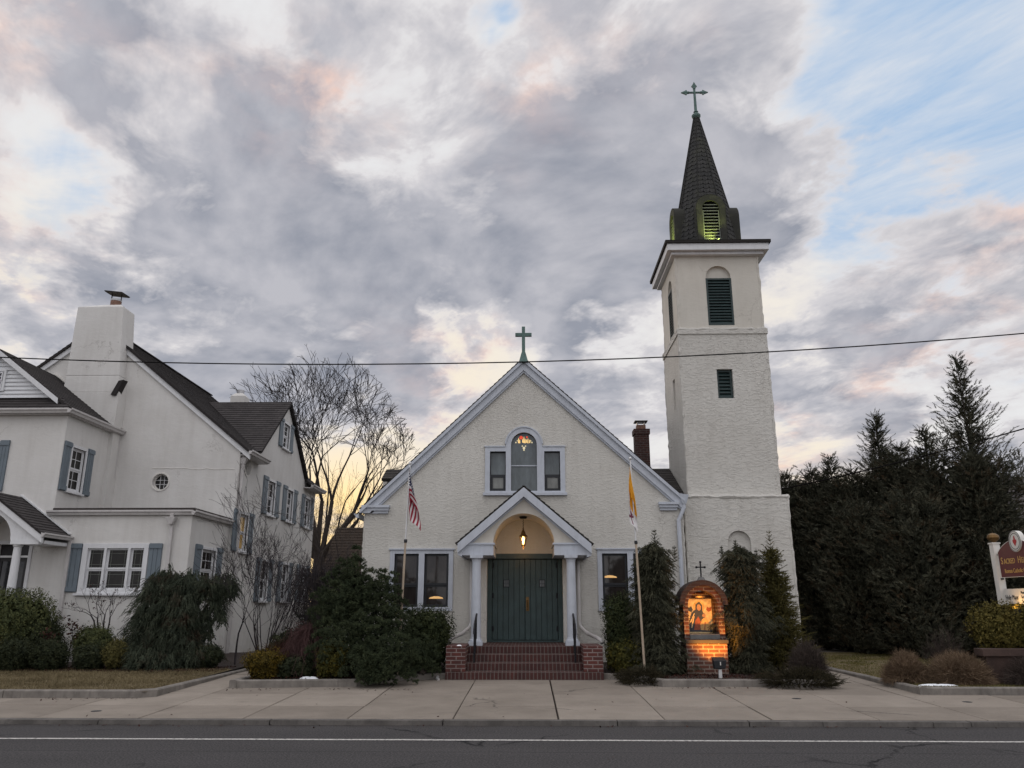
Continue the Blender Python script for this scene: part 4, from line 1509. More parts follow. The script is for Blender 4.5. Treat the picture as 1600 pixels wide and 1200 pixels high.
# four arched louvred dormers
for k4, m in enumerate((lambda a, d, z: (mx + a, my - .42 - d, z), lambda a, d, z: (mx - .42 - d, my - a, z), lambda a, d, z: (mx + .42 + d, my + a, z), lambda a, d, z: (mx - a, my + .42 + d, z))):
    b = MB()
    D0 = .50
    o = arched(-.40, .40, 11.02, 12.24, 16)
    h = arched(-.235, .235, 11.06, 12.22, 16)
    b.slab(o, [h], -.45, D0, m)
    # slates wrapped over the back of the hood
    for s in range(5):
        r_ = .40 + .012 + .004 * s
        oo = [(-r_, 11.05), (-r_, 12.24)] + arch(0, 12.24, r_, 16)[::-1][1:-1] + [(r_, 12.24), (r_, 11.05)]
        ii = [(x * .985, zz) for x, zz in oo]
        b.slab(oo + ii[::-1], [], .5 - .19 * s - .2, .5 - .19 * s - .01, m)
    d = b.build('dormer', 'slate_dormer_lit', tower)
    lv = MB()
    n = 14
    for i in range(n):
        z = 11.10 + i * .094
        hw = .225 if z < 12.2 else math.sqrt(max(.001, .225 ** 2 - (z - 12.2) ** 2))
        p = [m(x, dd, zz) for (zz, dd) in ((z, D0 - .03), (z + .016, D0 - .03)) for x in (-hw, hw)]
        q = [m(x, dd, zz) for (zz, dd) in ((z + .065, D0 - .12), (z + .081, D0 - .12)) for x in (-hw, hw)]
        lv.hexa([p[0], p[1], q[1], q[0], p[2], p[3], q[3], q[2]])
    for x in (-.225, .205): lv.box(x, x + .02, D0 - .05, D0 - .028, 11.05, 12.16, m)
    lv.build('louver', 'louver_grey', d)
    v = MB(); v.slab(arched(-.23, .23, 11.07, 12.20), [], D0 - .16, D0 - .15, m); v.build('backing', 'void_black', d)
    if k4 in (0, 1):
        b = MB()
        xo = .13
        p = Vector(m(xo, D0 + .16, 10.99))
        b.tube([p, p + Vector((0, 0, .10))], .02, 8)
        b.lathe((p.x, p.y, p.z + .10), [(.03, 0), (.06, .03), (.07, .09), (.05, .13)], 10)
        b.build('floodlight', 'lamp_black', tower)
        sl = bpy.data.lights.new('spire_lamp', 'SPOT'); sl.energy = 75; sl.color = (.86, 1, .22); sl.spot_size = R_(95); sl.spot_blend = .8; sl.shadow_soft_size = .03
        so = bpy.data.objects.new('spire_lamp', sl); COL.objects.link(so); so.parent = tower
        lpnt = Vector(m(.07, D0 + .24, 11.10)); aim = Vector(m(-.02, D0 - .05, 11.80))
        so.location = lpnt - ORG[tower.name]; so.rotation_euler = (aim - lpnt).to_track_quat('-Z', 'Y').to_euler()
        ORG[so.name] = ORG[tower.name]
# spire cross with pointed trefoil ends
b = MB()
cz = 15.68
b.lathe((mx, my, cz), [(.05, -.04), (.10, 0), (.13, .05), (.135, .10), (.10, .14), (.06, .16), (.05, .20), (.075, .22), (.04, .26)], 14)
b.tube([(mx, my, cz + .24), (mx, my, cz + 1.18)], [.045, .032], 8)
b.tube([(mx - .34, my, cz + .90), (mx + .34, my, cz + .90)], .032, 8)
for (dx, dz) in ((-1, 0), (1, 0), (0, 1)):
    c = Vector((mx + dx * .27, my, cz + .90)) if dx else Vector((mx, my, cz + 1.13))
    a = Vector((dx, 0, dz)); s = Vector((dz, 0, dx))
    b.slab([tuple((c + a * u + s * v)[i] for i in (0, 2)) for u, v in ((-.06, .03), (-.02, .085), (.03, .05), (.14, 0), (.03, -.05), (-.02, -.085), (-.06, -.03))], [], -.022, .022, mF(my))
    b.lathe((c.x - a.x * .08, my, c.z - a.z * .08 - .02), [(.0, -.03), (.045, .0), (.045, .04), (0, .07)], 8)
b.build('spire_cross', 'copper_patina', tower)
# ------------------------------------------------------------------ rectory house on the left
HF, HG = 20.0, 22.6            # front of wing and bay; main gable wall
HX, BX, WX = -8.37, -8.48, -12.05
HB = 31.0
house = thing('house', (-12, HF, .2), 'large cream stucco house with blue shutters and a broad chimney left of the church', 'house')
GA = (-13.0, 9.85)
S_ = .80
b = MB()
# front: two-storey wing with the one-storey bay beside it
tri = [(-11.06, -9.50)]
b.slab([(-17, .1), (BX, .1), (BX, 3.88), (WX, 3.88), (WX, 6.5), (-17, 6.5)],
       [rect(-11.06, -9.56, 1.93, 3.0), rect(-13.33, -12.50, .5, 3.07), rect(-14.55, -13.78, 4.45, 5.62)], -.2, 0, mF(HF))
b.slab(rect(HF + .201, HG + .1, .1, 3.88), [rect(20.82, 21.72, 1.93, 3.0)], -.2, 0, mR(BX))
b.slab(rect(HF + .201, HG + .1, 3.70, 6.5), [rect(20.42, 21.06, 4.50, 5.62)], -.2, 0, mR(WX))
b.box(WX, BX - .201, HF + .201, HG + .1, 3.70, 3.80)
# main gable wall with the round window
gz_ = lambda x: GA[1] - .1 - abs(x - GA[0]) * S_
b.slab([(-17.6, .1), (HX, .1), (HX, gz_(HX)), (GA[0], GA[1] - .1), (-17.6, gz_(-17.6))], [circle(-10.62, 5.02, .235, 24)], -.2, 0, mF(HG))
# right wall with its cross gable
CGY, CGZ = 26.75, 8.40
b.slab([(HG + .201, .1), (HB, .1), (HB, 6.1), (29.35, 6.1), (CGY, CGZ - .08), (24.15, 6.1), (HG + .201, 6.1)],
       [circle(23.29, 5.56, .26, 20), rect(26.40, 27.06, 6.80, 7.62), rect(25.27, 25.97, 4.42, 5.46), rect(27.35, 28.02, 4.42, 5.46), rect(29.62, 30.30, 4.42, 5.46),
        rect(22.98, 23.68, 3.12, 4.15), rect(25.2, 25.9, 1.75, 2.92), rect(27.4, 28.1, 1.75, 2.92), rect(29.6, 30.3, 1.75, 2.92)], -.2, 0, mR(HX))
b.box(-17.6, HX - .201, HB - .2, HB, .1, 6.1)
b.box(-17.6, -17.4, HG + .2, HB - .201, .1, 6.1)
# chimney breast (rises through the roof as the stack)
b.hexa([(-13.64, 22.15, .1), (-11.92, 22.15, .1), (-11.92, HG - .001, .1), (-13.64, HG - .001, .1), (-13.62, 22.15, 7.6), (-11.95, 22.15, 7.6), (-11.95, HG - .001, 7.6), (-13.62, HG - .001, 7.6)])
b.box(-13.30, -13.28, 20.05, 20.2, .5, 3.07)
for (x, y, z0, z1) in ((BX - .01, HF + .01, .2, 3.8), (WX - .01, HF + .01, 3.9, 6.4), (HX - .01, HG + .01, 3.9, 6.0)):
    lumpy_edge(b, (x, y, z0), (x, y, z1), .016, int(x * 3))
b.build('wall', 'stucco_house', house)

# roofs
b = MB()
o1 = .10
ex, ez = HX + .30, GA[1] - (HX + .30 - GA[0]) * S_
lx, lz = -17.9, GA[1] - (GA[0] + 17.9) * S_
yb, yf = HB + .2, HG - .12
zr = lambda x: GA[1] - abs(x - GA[0]) * S_
roof_plane(b, [(ex, 24.12, ez), (ex, yf, ez), (GA[0], yf, GA[1]), (GA[0], 24.12, GA[1])], .15)
roof_plane(b, [(HX - .22, 29.38, zr(HX - .22)), (HX - .22, 24.12, zr(HX - .22)), (GA[0], 24.12, GA[1]), (GA[0], 29.38, GA[1])], .15)
roof_plane(b, [(ex, yb, ez), (ex, 29.38, ez), (GA[0], 29.38, GA[1]), (GA[0], yb, GA[1])], .15)
roof_plane(b, [(lx, yf, lz), (lx, yb, lz), (GA[0], yb, GA[1]), (GA[0], yf, GA[1])], .15)
b.box(GA[0] - .08, GA[0] + .08, yf, yb, GA[1], GA[1] + .035)
roof = b.build('roof', 'shingle_house', house)
b = MB()
xin = GA[0] + (GA[1] - CGZ) / S_
cgx = HX + .12
sl = (CGZ - 6.15) / (CGY - 24.05)
roof_plane(b, [(cgx, 24.05, 6.17), (HX + .15, 24.06, 6.17), (xin, CGY, CGZ + .03), (cgx, CGY, CGZ + .03)][0:1] + [(GA[0] + (GA[1] - 6.17) / S_, 24.05, 6.17), (xin, CGY, CGZ + .03), (cgx, CGY, CGZ + .03)], .15)
roof_plane(b, [(GA[0] + (GA[1] - 6.17) / S_, 29.45, 6.17), (cgx, 29.45, 6.17), (cgx, CGY, CGZ + .03), (xin, CGY, CGZ + .03)], .15)
b.build('cross_roof', 'shingle_house', roof)
b = MB()
# wing: gable roof running back to the main gable wall, pent strip across the front
WR_, WZ = -14.2, 8.22
roof_plane(b, [(-11.93, HG - .01, 6.52), (-11.93, HF - .02, 6.52), (WR_, HF - .02, WZ), (WR_, HG - .01, WZ)][0:2] + [(WR_, HF + .02, WZ), (WR_, HG - .01, WZ)], .14)
roof_plane(b, [(-16.5, HF - .02, 6.52), (-16.5, HG - .01, 6.52), (WR_, HG - .01, WZ), (WR_, HF - .02, WZ)], .14)
roof_plane(b, [(-16.5, HF - .16, 6.50), (-11.93, HF - .16, 6.50), (-12.38, HF + .22, 6.90), (-16.0, HF + .22, 6.90)], .13)
b.build('wing_roof', 'shingle_house', house)
b = MB()
for i in range(12):                      # clapboards of the wing gable
    z = 6.90 + i * .11
    hw = (WZ - .08 - z) / .745
    hw2 = max(.01, (WZ - .08 - z - .115) / .745)
    if hw <= .02: break
    b.hexa([(WR_ - hw, HF + .12, z), (WR_ + hw, HF + .12, z), (WR_ + hw, HF + .2, z), (WR_ - hw, HF + .2, z),
            (WR_ - hw2, HF + .155, z + .115), (WR_ + hw2, HF + .155, z + .115), (WR_ + hw2, HF + .2, z + .115), (WR_ - hw2, HF + .2, z + .115)])
b.build('clapboard_gable', 'clapboard', house)
b = MB()
for sg in (-1, 1):
    b.slab([(WR_, WZ - .02), (WR_ + sg * 1.82, WZ - .02 - 1.82 * .745), (WR_ + sg * 1.82, WZ - .17 - 1.82 * .745), (WR_, WZ - .17)], [], -.16, .02, mF(HF))
b.build('rake_board', 'trim_white', house)
window(house, mF(HF + .12), -14.45, -14.02, 7.12, 7.62, case=.06, depth=.01, sash=.03, muntin=1, sill=False)
# flat bay roof edge and fascia, gutters and leaders
b = MB()
b.box(WX + .02, BX + .06, HF - .06, HG - .001, 3.90, 3.96)
b.build('bay_roof', 'fascia_brown', house)
b = MB()
gutter(b, (WX - .10, HF - .02, 3.90), (BX + .03, HF - .02, 3.90), .12, .12)
gutter(b, (BX + .03, HF - .14, 3.90), (BX + .03, HG, 3.90), .12, .12)
b.build('gutter', 'gutter_metal', house)
b = MB()
gutter(b, (-16.6, HF - .16, 6.52), (-11.92, HF - .16, 6.52), .12, .12)
gutter(b, (-11.92, HF - .28, 6.52), (-11.92, HG, 6.52), .12, .12)
b.box(-16.5, -11.92, HF - .155, HF - .003, 6.38, 6.42).box(-12.02, -11.92, HF, HG - .003, 6.38, 6.42)
b.build('gutter', 'gutter_metal', house)
b = MB()
gutter(b, (ex - .02, yf, ez + .02), (ex - .02, 24.2, ez + .02), .12, .12)
b.box(HX + .003, ex, HG, 24.2, ez - .12, ez - .09)
b.build('gutter', 'gutter_metal', house)
b = MB()
gutter(b, (ex - .02, 29.3, ez + .02), (ex - .02, yb, ez + .02), .12, .12)
b.box(HX + .003, ex, 29.3, HB, ez - .12, ez - .09)
b.build('gutter', 'gutter_metal', house)
for p in ([(-8.95, HF - .13, 3.80), (-8.95, HF - .06, 3.62), (-8.95, HF - .06, .3)],
          [(-11.98, HG - .06, 6.40), (-11.98, HG - .06, 3.96)],
          [(HX + .06, HG + .12, ez - .1), (HX + .06, HG + .12, 3.95), (HX + .06, HG + .25, 3.7), (HX + .06, HG + .25, .3)]):
    b = MB()
    w_ = .045
    for a, c in zip(p, p[1:]): b.bar(a, c, .08, .065, (0, 1, .01))
    if len(p) > 2:
        q = Vector(p[0])
        b.hexa([(q.x - .05, q.y - .05, q.z - .26), (q.x + .05, q.y - .05, q.z - .26), (q.x + .05, q.y + .05, q.z - .26), (q.x - .05, q.y + .05, q.z - .26),
                (q.x - .12, q.y - .08, q.z - .08), (q.x + .12, q.y - .08, q.z - .08), (q.x + .12, q.y + .08, q.z - .08), (q.x - .12, q.y + .08, q.z - .08)])
    b.build('downpipe', 'gutter_metal', house)
# rake boards of the main gable
b = MB()
for sg, xe in ((1, ex), (-1, lx)):
    zz = lambda x: GA[1] - abs(x - GA[0]) * S_
    b.slab([(GA[0], zz(GA[0]) - .07), (xe, zz(xe) - .07), (xe, zz(xe) - .25), (GA[0], zz(GA[0]) - .25)], [], .001, .07, mF(HG))
b.build('rake_board', 'trim_white', house)
b = MB()
for sg, ye in ((-1, 24.1), (1, 29.4)):
    b.slab([(CGY, CGZ - .0), (ye, 6.16), (ye, 6.09), (CGY, CGZ - .07)], [], .001, .04, mR(HX))
b.build('rake_board', 'shingle_house', house)
# white flashing where the wing roof meets the gable wall, and cracks patched in the render
b = MB()
b.bar((WR_, HG - .015, WZ + .07), (-11.93, HG - .015, 6.60), .03, .14, (0, 1, 0))
b.build('flashing', 'patch_white', house)
b = MB()
rr = random.Random(3)
pts = [(-10.9, HG - .002, 5.42)]
for i in range(12): pts.append((-10.9 + (i + 1) * .2, HG - .002, 5.42 - i * .004 + rr.uniform(-.02, .02)))
b.tube(pts, .011, 5)
b.build('patched_crack', 'patch_white', house)
# stack, flue and hood
b = MB()
b.hexa([(-13.62, 22.16, 7.601), (-11.96, 22.16, 7.601), (-11.96, 23.0, 7.601), (-13.62, 23.0, 7.601), (-13.60, 22.17, 8.1), (-12.02, 22.17, 8.1), (-12.02, 22.95, 8.1), (-13.60, 22.95, 8.1)])
b.hexa([(-13.60, 22.17, 8.101), (-12.02, 22.17, 8.101), (-12.02, 22.95, 8.101), (-13.60, 22.95, 8.101), (-13.58, 22.19, 10.27), (-12.19, 22.19, 10.27), (-12.19, 22.9, 10.27), (-13.58, 22.9, 10.27)])
b.hexa([(-13.58, 22.19, 10.271), (-12.19, 22.19, 10.271), (-12.19, 22.9, 10.271), (-13.58, 22.9, 10.271), (-12.90, 22.42, 10.42), (-12.40, 22.42, 10.42), (-12.40, 22.72, 10.42), (-12.90, 22.72, 10.42)])
ck = b.build('chimney', 'stucco_house', house, bevel=.02)
b = MB(); b.lathe((-12.64, 22.56, 10.40), [(.155, 0), (.155, .17), (.13, .17)], 14); b.build('flue', 'flue_clay', ck)
b = MB(); b.lathe((-12.64, 22.56, 10.575), [(.16, 0), (.16, .06)], 14); b.build('flue_band', 'flue_metal', ck)
b = MB(); b.hexa([(-12.92, 22.36, 10.83), (-12.40, 22.36, 10.77), (-12.36, 22.76, 10.77), (-12.88, 22.76, 10.83), (-12.94, 22.34, 10.87), (-12.38, 22.34, 10.81), (-12.34, 22.78, 10.81), (-12.90, 22.78, 10.87)])
b.box(-12.80, -12.78, 22.54, 22.57, 10.6, 10.82).box(-12.50, -12.48, 22.54, 22.57, 10.6, 10.79)
b.build('flue_hood', 'flue_lid', ck)
b = MB()
b.hexa([(-12.16, 22.10, 7.50), (-12.02, 22.10, 7.47), (-11.98, 22.30, 7.47), (-12.12, 22.30, 7.50), (-11.98, 22.10, 7.92), (-11.84, 22.10, 7.95), (-11.80, 22.30, 7.95), (-11.94, 22.30, 7.92)])
b.build('shoulder_cap', 'shingle_house', ck)
# small rear chimney
b = MB(); b.box(-10.85, -10.33, 27.8, 28.3, 7.2, 8.95); b.hexa([(-10.85, 27.8, 8.951), (-10.33, 27.8, 8.951), (-10.33, 28.3, 8.951), (-10.85, 28.3, 8.951), (-10.72, 27.92, 9.08), (-10.46, 27.92, 9.08), (-10.46, 28.18, 9.08), (-10.72, 28.18, 9.08)])
c2 = b.build('chimney', 'stucco_house', house)
b = MB(); b.lathe((-10.59, 28.05, 9.06), [(.13, 0), (.13, .16), (.09, .16)], 12); b.build('flue', 'flue_metal', c2)

# windows
# leaded triple window of the bay
b = MB()
a0, a1, z0, z1 = -11.06, -9.56, 1.93, 3.0
cols = [(-11.0, -10.63), (-10.50, -9.98), (-9.85, -9.56 + .01)]
cols = [(-10.98, -10.62), (-10.50, -10.02), (-9.90, -9.62)]
b.slab(rect(a0 - .08, a1 + .08, z0 - .06, z1 + .08), [rect(c[0] - .03, c[1] + .03, z0 + .03, z1 - .04) for c in cols], -.1, .035, mF(HF))
b.box(a0 - .14, a1 + .14, -.02, .09, z0 - .11, z0 - .061, mF(HF))
w = b.build('window', 'trim_white', house, bevel=.004)
for c in cols:
    s = MB(); p = MB(); l = MB()
    for j, (za, zb) in enumerate(((z0 + .03, 2.45), (2.45, z1 - .04))):
        d = -.06 + .02 * j
        s.slab(rect(c[0] - .03, c[1] + .03, za, zb), [rect(c[0] + .015, c[1] - .015, za + .045, zb - .04)], d - .03, d, mF(HF))
        p.box(c[0] + .005, c[1] - .005, d - .024, d - .016, za + .03, zb - .03, mF(HF))
        # lead cames: a border lattice
        for x in (c[0] + .07, c[1] - .07): l.box(x - .004, x + .004, d - .0155, d - .010, za + .045, zb - .04, mF(HF))
        for z in (za + .12, zb - .12): l.box(c[0] + .015, c[1] - .015, d - .0154, d - .011, z - .004, z + .004, mF(HF))
    s.build('sash', 'trim_white', w)
    p.build('pane', 'glass_house', w)
    l.build('lead_came', 'louver_grey', w)
shutter(house, mF(HF), -11.50, -11.16, 1.90, 3.08)
shutter(house, mF(HF), -9.46, -9.14, 1.90, 3.08)
for (m, a0, a1, z0, z1, sw, pane) in ((mR(BX), 20.82, 21.72, 1.93, 3.0, .36, 'glass_house'), (mR(WX), 20.42, 21.06, 4.50, 5.62, .30, 'glass_house'), (mF(HF), -14.55, -13.78, 4.45, 5.62, .24, 'glass_house'),
                           (mR(HX), 26.40, 27.06, 6.80, 7.62, .36, 'glass_house'), (mR(HX), 25.27, 25.97, 4.42, 5.46, .40, 'glass_house'), (mR(HX), 27.35, 28.02, 4.42, 5.46, .40, 'glass_house'),
                           (mR(HX), 29.62, 30.30, 4.42, 5.46, .36, 'glass_house'), (mR(HX), 22.98, 23.68, 3.12, 4.15, .38, 'glass_glow_yellow'),
                           (mR(HX), 25.2, 25.9, 1.75, 2.92, .36, 'glass_house'), (mR(HX), 27.4, 28.1, 1.75, 2.92, .36, 'glass_house'), (mR(HX), 29.6, 30.3, 1.75, 2.92, .36, 'glass_house')):
    window(house, m, a0, a1, z0, z1, case=.07, pane=pane, muntin=1 if pane == 'glass_house' else 0, depth=.1)
    shutter(house, m, a0 - .09 - sw, a0 - .09, z0 - .06, z1 + .10)
    shutter(house, m, a1 + .09, a1 + .09 + sw, z0 - .06, z1 + .10)
for (m, cx, cz, r, pr) in ((mF(HG), -10.62, 5.02, .235, 1), (mR(HX), 23.29, 5.56, .26, 0)):
    b = MB()
    b.slab(circle(cx, cz, r + .04, 28), [circle(cx, cz, r, 28)], -.01, .02, m)
    b.slab(circle(cx, cz, r, 28), [circle(cx, cz, r - .03, 28)], -.14, -.10, m)
    w = b.build('window', 'patch_white', house)
    s = MB()
    for t in (-.06, .06):
        hh = math.sqrt((r - .03) ** 2 - t * t)
        s.box(cx + t - .007, cx + t + .007, -.134, -.115, cz - hh, cz + hh, m)
        s.box(cx - hh, cx + hh, -.133, -.1152, cz + t - .007, cz + t + .007, m)
    s.build('muntin', 'trim_white', w)
    p = MB(); p.slab(circle(cx, cz, r - .026, 28), [], -.15, -.141, m); p.build('pane', 'glass_house', w)

# entrance porch of the house
PX, PF, PZ = -12.93, 18.85, 4.24
b = MB()
sl = .70
for sg in (1, -1):
    xe = PX + sg * 1.42
    ze = PZ - 1.42 * sl
    pts = [(xe, HF - .005, ze), (xe, PF - .1, ze), (PX, PF - .1, PZ), (PX, HF - .005, PZ)]
    roof_plane(b, pts, .135, thick=.04)
b.build('porch_roof', 'shingle_house', house)
b = MB()
zt = lambda x: PZ - .06 - abs(x - PX) * sl
ol = [(PX - 1.34, 3.08), (PX - .66, 3.08)] + arch(PX, 3.10, .64, 18)[::-1] + [(PX + .66, 3.08), (PX + 1.34, 3.08), (PX + 1.34, zt(PX + 1.34)), (PX, zt(PX)), (PX - 1.34, zt(PX - 1.34))]
b.slab(ol, [], -.12, 0, mF(PF))
va, vb = arch(PX, 3.10, .642, 18), arch(PX, 3.10, .69, 18)
b.slab(va + vb[::-1], [], -(HF - PF) + .01, -.121, mF(PF))
for sg in (1, -1):
    xe = PX + sg * 1.44
    b.slab([(PX, PZ - .05), (xe, PZ - .05 - 1.44 * sl), (xe, PZ - .22 - 1.44 * sl), (PX, PZ - .22)], [], .002, .08, mF(PF))
    b.box(min(PX + sg * .70, PX + sg * 1.40), max(PX + sg * .70, PX + sg * 1.40), PF + .122, HF - .005, 3.00, 3.08)
    b.box(min(PX + sg * .66, PX + sg * 1.34), max(PX + sg * .66, PX + sg * 1.34), PF - .01, PF + .121, 2.98, 3.079)
b.bar((PX, HF - .02, PZ + .06), (PX + 1.42, HF - .02, PZ + .06 - 1.42 * sl), .03, .10, (0, 1, 0))
b.build('porch_gable', 'trim_white', house)
b = MB()
gutter(b, (PX + 1.42, PF - .1, PZ - 1.42 * sl - .0), (PX + 1.42, HF, PZ - 1.42 * sl - .0), .10, .10)
b.bar((PX + 1.46, HF - .05, 3.15), (PX + 1.46, HF - .05, .4), .08, .06, (0, 1, 0))
b.build('gutter', 'gutter_metal', house)
for x in (PX + .78, PX - .78):
    b = MB()
    b.lathe((x, PF + .12, .62), [(.14, 0), (.14, .06), (.105, .08), (.10, .9), (.085, 2.30), (.11, 2.33), (.11, 2.36)], 18)
    b.build('column', 'trim_white', house)
b = MB()
b.box(PX - 1.3, PX + 1.3, PF - .1, HF - .005, .2, .618)
b.box(PX - 1.3, PX + 1.3, PF - .45, PF - .101, .2, .42)
b.build('porch_floor', 'brick_pier', house)
b = MB()
b.slab(rect(-13.40, -12.42, .62, 3.15), [rect(-13.33, -12.50, .64, 3.06)], -.1, .03, mF(HF))
b.build('door_frame', 'trim_white', house)
b = MB()
b.slab(rect(-13.33, -12.50, .64, 3.06), [rect(-13.20, -12.63, 1.75, 2.65)], -.13, -.08, mF(HF))
d = b.build('door', 'door_dark', house)
b = MB(); b.box(-13.2, -12.63, -.12, -.10, 1.75, 2.65, mF(HF)); b.build('door_window', 'glass_dark', d)
b = MB(); b.box(-13.3, -12.53, -.0799, -.05, 2.74, 2.79, mF(HF)); b.lathe((-12.58, HF + .04, 1.55), [(0, 0), (.03, .02), (.03, .04), (0, .06)], 10); b.build('handle', 'pole_silver', d)

# ------------------------------------------------------------------ low brown-roofed building between house and church
hall = thing('garage', (-4.5, 26, .25), 'low building with a brown shingled hip roof behind, between the house and the church', 'garage')
b = MB()
roof_plane(b, [(-6.78, 24.9, 1.2), (-3.0, 24.9, 1.2), (-3.0, 27.4, 4.14), (-6.58, 27.4, 4.14)], .13)
roof_plane(b, [(-6.78, 29.9, 1.2), (-6.78, 24.9, 1.2), (-6.58, 27.4, 4.14)], .13)
roof_plane(b, [(-3.0, 29.9, 1.2), (-6.78, 29.9, 1.2), (-6.58, 27.4, 4.14), (-3.0, 27.4, 4.14)], .13)
b.build('roof', 'shingle_brown', hall)
b = MB(); b.box(-6.65, -3.0, 25.1, 29.7, .2, 1.22); b.build('wall', 'stucco_house', hall)
# ------------------------------------------------------------------ grey roofed house far right
nb = thing('house', (22, 30, .25), 'neighbouring house with a grey shingled roof behind the tall arborvitae at far right', 'house')
b = MB()
roof_plane(b, [(18.2, 29, 3.2), (30, 29, 3.2), (30, 32.5, 6.6), (18.4, 32.5, 6.6)], .16)
roof_plane(b, [(30, 36, 3.2), (18.2, 36, 3.2), (18.4, 32.5, 6.6), (30, 32.5, 6.6)], .16)
b.build('roof', 'shingle_grey', nb)
b = MB(); b.box(18.6, 29.6, 29.3, 35.7, .2, 3.2)
b.slab([(29.3, 3.2), (35.7, 3.2), (32.5, 6.3)], [], -.2, 0, mL(18.6))
b.build('wall', 'clapboard', nb)
window(nb, mF(29.3), 20.5, 21.5, 1.3, 2.6, depth=.0, sill=True)

# ------------------------------------------------------------------ flags
def flag_cloth(name, px, py, ztop, hoist, fly, drop, lean, mat, seed, parent, spread=.10, nu=40, nv=16, split=None, dx=0):
    """a limp flag: the hoist runs down the pole, the fly end hangs in folds"""
    rr = random.Random(seed)
    ph = rr.uniform(0, 6)
    vs, uv = [], []
    for i in range(nu + 1):
        u = i / nu
        for j in range(nv + 1):
            v = j / nv
            s = u ** .55
            fold = math.sin(u * 8.5 + v * 3.0 + ph) * .045 * min(1, u * 3) + math.sin(u * 17 - v * 5 + ph) * .015 * min(1, u * 2)
            x = px + lean * ((1 - v) * hoist) + spread * s * (1.05 - .45 * v + .35 * math.sin(v * 4 + u * 2.2)) + dx * u
            y = py + fold
            z = ztop - (1 - v) * hoist - drop * (u ** 1.15) * (1 - .12 * math.cos(v * 5)) - .03 * math.sin(u * 9 + v * 4)
            vs.append((x, y, z))
            uv.append((u, v))
    fs, uvs = [], []
    for i in range(nu):
        for j in range(nv):
            q = (i * (nv + 1) + j, (i + 1) * (nv + 1) + j, (i + 1) * (nv + 1) + j + 1, i * (nv + 1) + j + 1)
            fs.append(q)
            uvs.append([uv[t] for t in q])
    if split is None:
        b = MB(); b.add(vs, fs, uvs)
        return b.build(name, mat, parent, smooth=True, fix=False)
    outs = []
    for nm, mt, cond in split:
        b = MB()
        sel = [i for i in range(len(fs)) if cond(*[sum(c[t] for c in uvs[i]) / 4 for t in (0, 1)])]
        if not sel: continue
        b.add(vs, [fs[i] for i in sel], [uvs[i] for i in sel])
        outs.append(b.build(nm, mt, parent, smooth=True, fix=False))
    return outs


def flag_pole(label, base, top, joint, group):
    p0, p1 = Vector(base), Vector(top)
    t = thing('flagpole', base, label, 'flagpole', group)
    j = p0.lerp(p1, joint)
    b = MB(); b.tube([p0, j], .024, 10, r1=.022); b.build('lower_pole', 'pole_wood', t, smooth=False)
    b = MB(); b.tube([j - (p1 - p0).normalized() * .03, p1], .017, 10, r1=.015); b.build('upper_pole', 'pole_silver', t)
    b = MB(); b.lathe((j.x, j.y, j.z - .03), [(.03, 0), (.035, .03), (.03, .07)], 10); b.build('collar', 'lamp_black', t)
    b = MB(); b.lathe((p1.x, p1.y, p1.z - .01), [(.015, 0), (.03, .012), (.034, .04), (.02, .066), (0, .072)], 12); b.build('finial', 'pole_silver', t)
    return t


FY = 16.55
flag_pole('thin flagpole carrying the red striped flag left of the church doors', (-2.60, FY, .25), (-2.50, FY, 4.46), .62, 'flagpoles before the church')
flag_pole('thin flagpole carrying the yellow and white flag right of the church doors', (2.26, FY, .25), (2.14, FY, 4.54), .60, 'flagpoles before the church')
us = thing('flag', (-2.51, FY, 4.3), 'limp flag with red and white stripes and a starred blue canton on the left pole', 'flag', 'flags before the church')
flag_cloth('cloth', -2.515, FY - .03, 4.38, .66, 1.0, .74, .04, 'flag_stripes', 3, us, spread=.25, dx=-.07)
va = thing('flag', (2.13, FY, 4.3), 'limp yellow and white flag with a dark crest on the right pole', 'flag', 'flags before the church')
flag_cloth('cloth', 2.115, FY - .03, 4.36, .62, .95, .80, .01, None, 8, va, spread=.17, dx=-.12,
           split=[('yellow_half', 'flag_yellow', lambda u, v: u < .68), ('white_half', 'flag_crested', lambda u, v: u >= .68)])

# ------------------------------------------------------------------ shrine
SHX, SHY = 3.53, 16.75
shr = thing('shrine', (SHX, SHY, .27), 'small arched brick shrine with a lit golden icon between two dark spruces', 'shrine')
b = MB()
b.box(SHX - .40, SHX + .42, SHY, SHY + .62, .2, .855)
b.build('base', 'brick_shrine', shr, bevel=.008)
b = MB()
b.box(SHX - .42, SHX + .44, SHY - .05, SHY + .40, .857, .93)
b.build('ledge', 'slab_dark', shr, bevel=.01)
b = MB()
b.box(SHX - .29, SHX + .31, SHY + .10, SHY + .40, .931, 1.03)
b.build('sill', 'slab_stone', shr, bevel=.008)
b = MB()
b.slab([(SHX - .40, .932), (SHX - .30, .932), (SHX - .30, 1.58)] + arch(SHX + .005, 1.58, .305, 18)[::-1][1:-1] + [(SHX + .31, 1.58), (SHX + .31, .932), (SHX + .42, .932), (SHX + .42, 1.58)] + arch(SHX + .01, 1.58, .41, 18)[1:-1] + [(SHX - .40, 1.58)], [], -.58, -.10, mF(SHY))
b.slab(arched(SHX - .29, SHX + .30, .935, 1.58), [], -.57, -.43, mF(SHY))
b.build('niche', 'brick_shrine', shr)
b = MB()
b.slab(arch(SHX + .01, 1.60, .49, 22, .0, PI) + arch(SHX + .01, 1.60, .385, 22, .0, PI)[::-1], [], -.62, -.02, mF(SHY))
b.build('hood', 'brick_hood', shr)
b = MB()
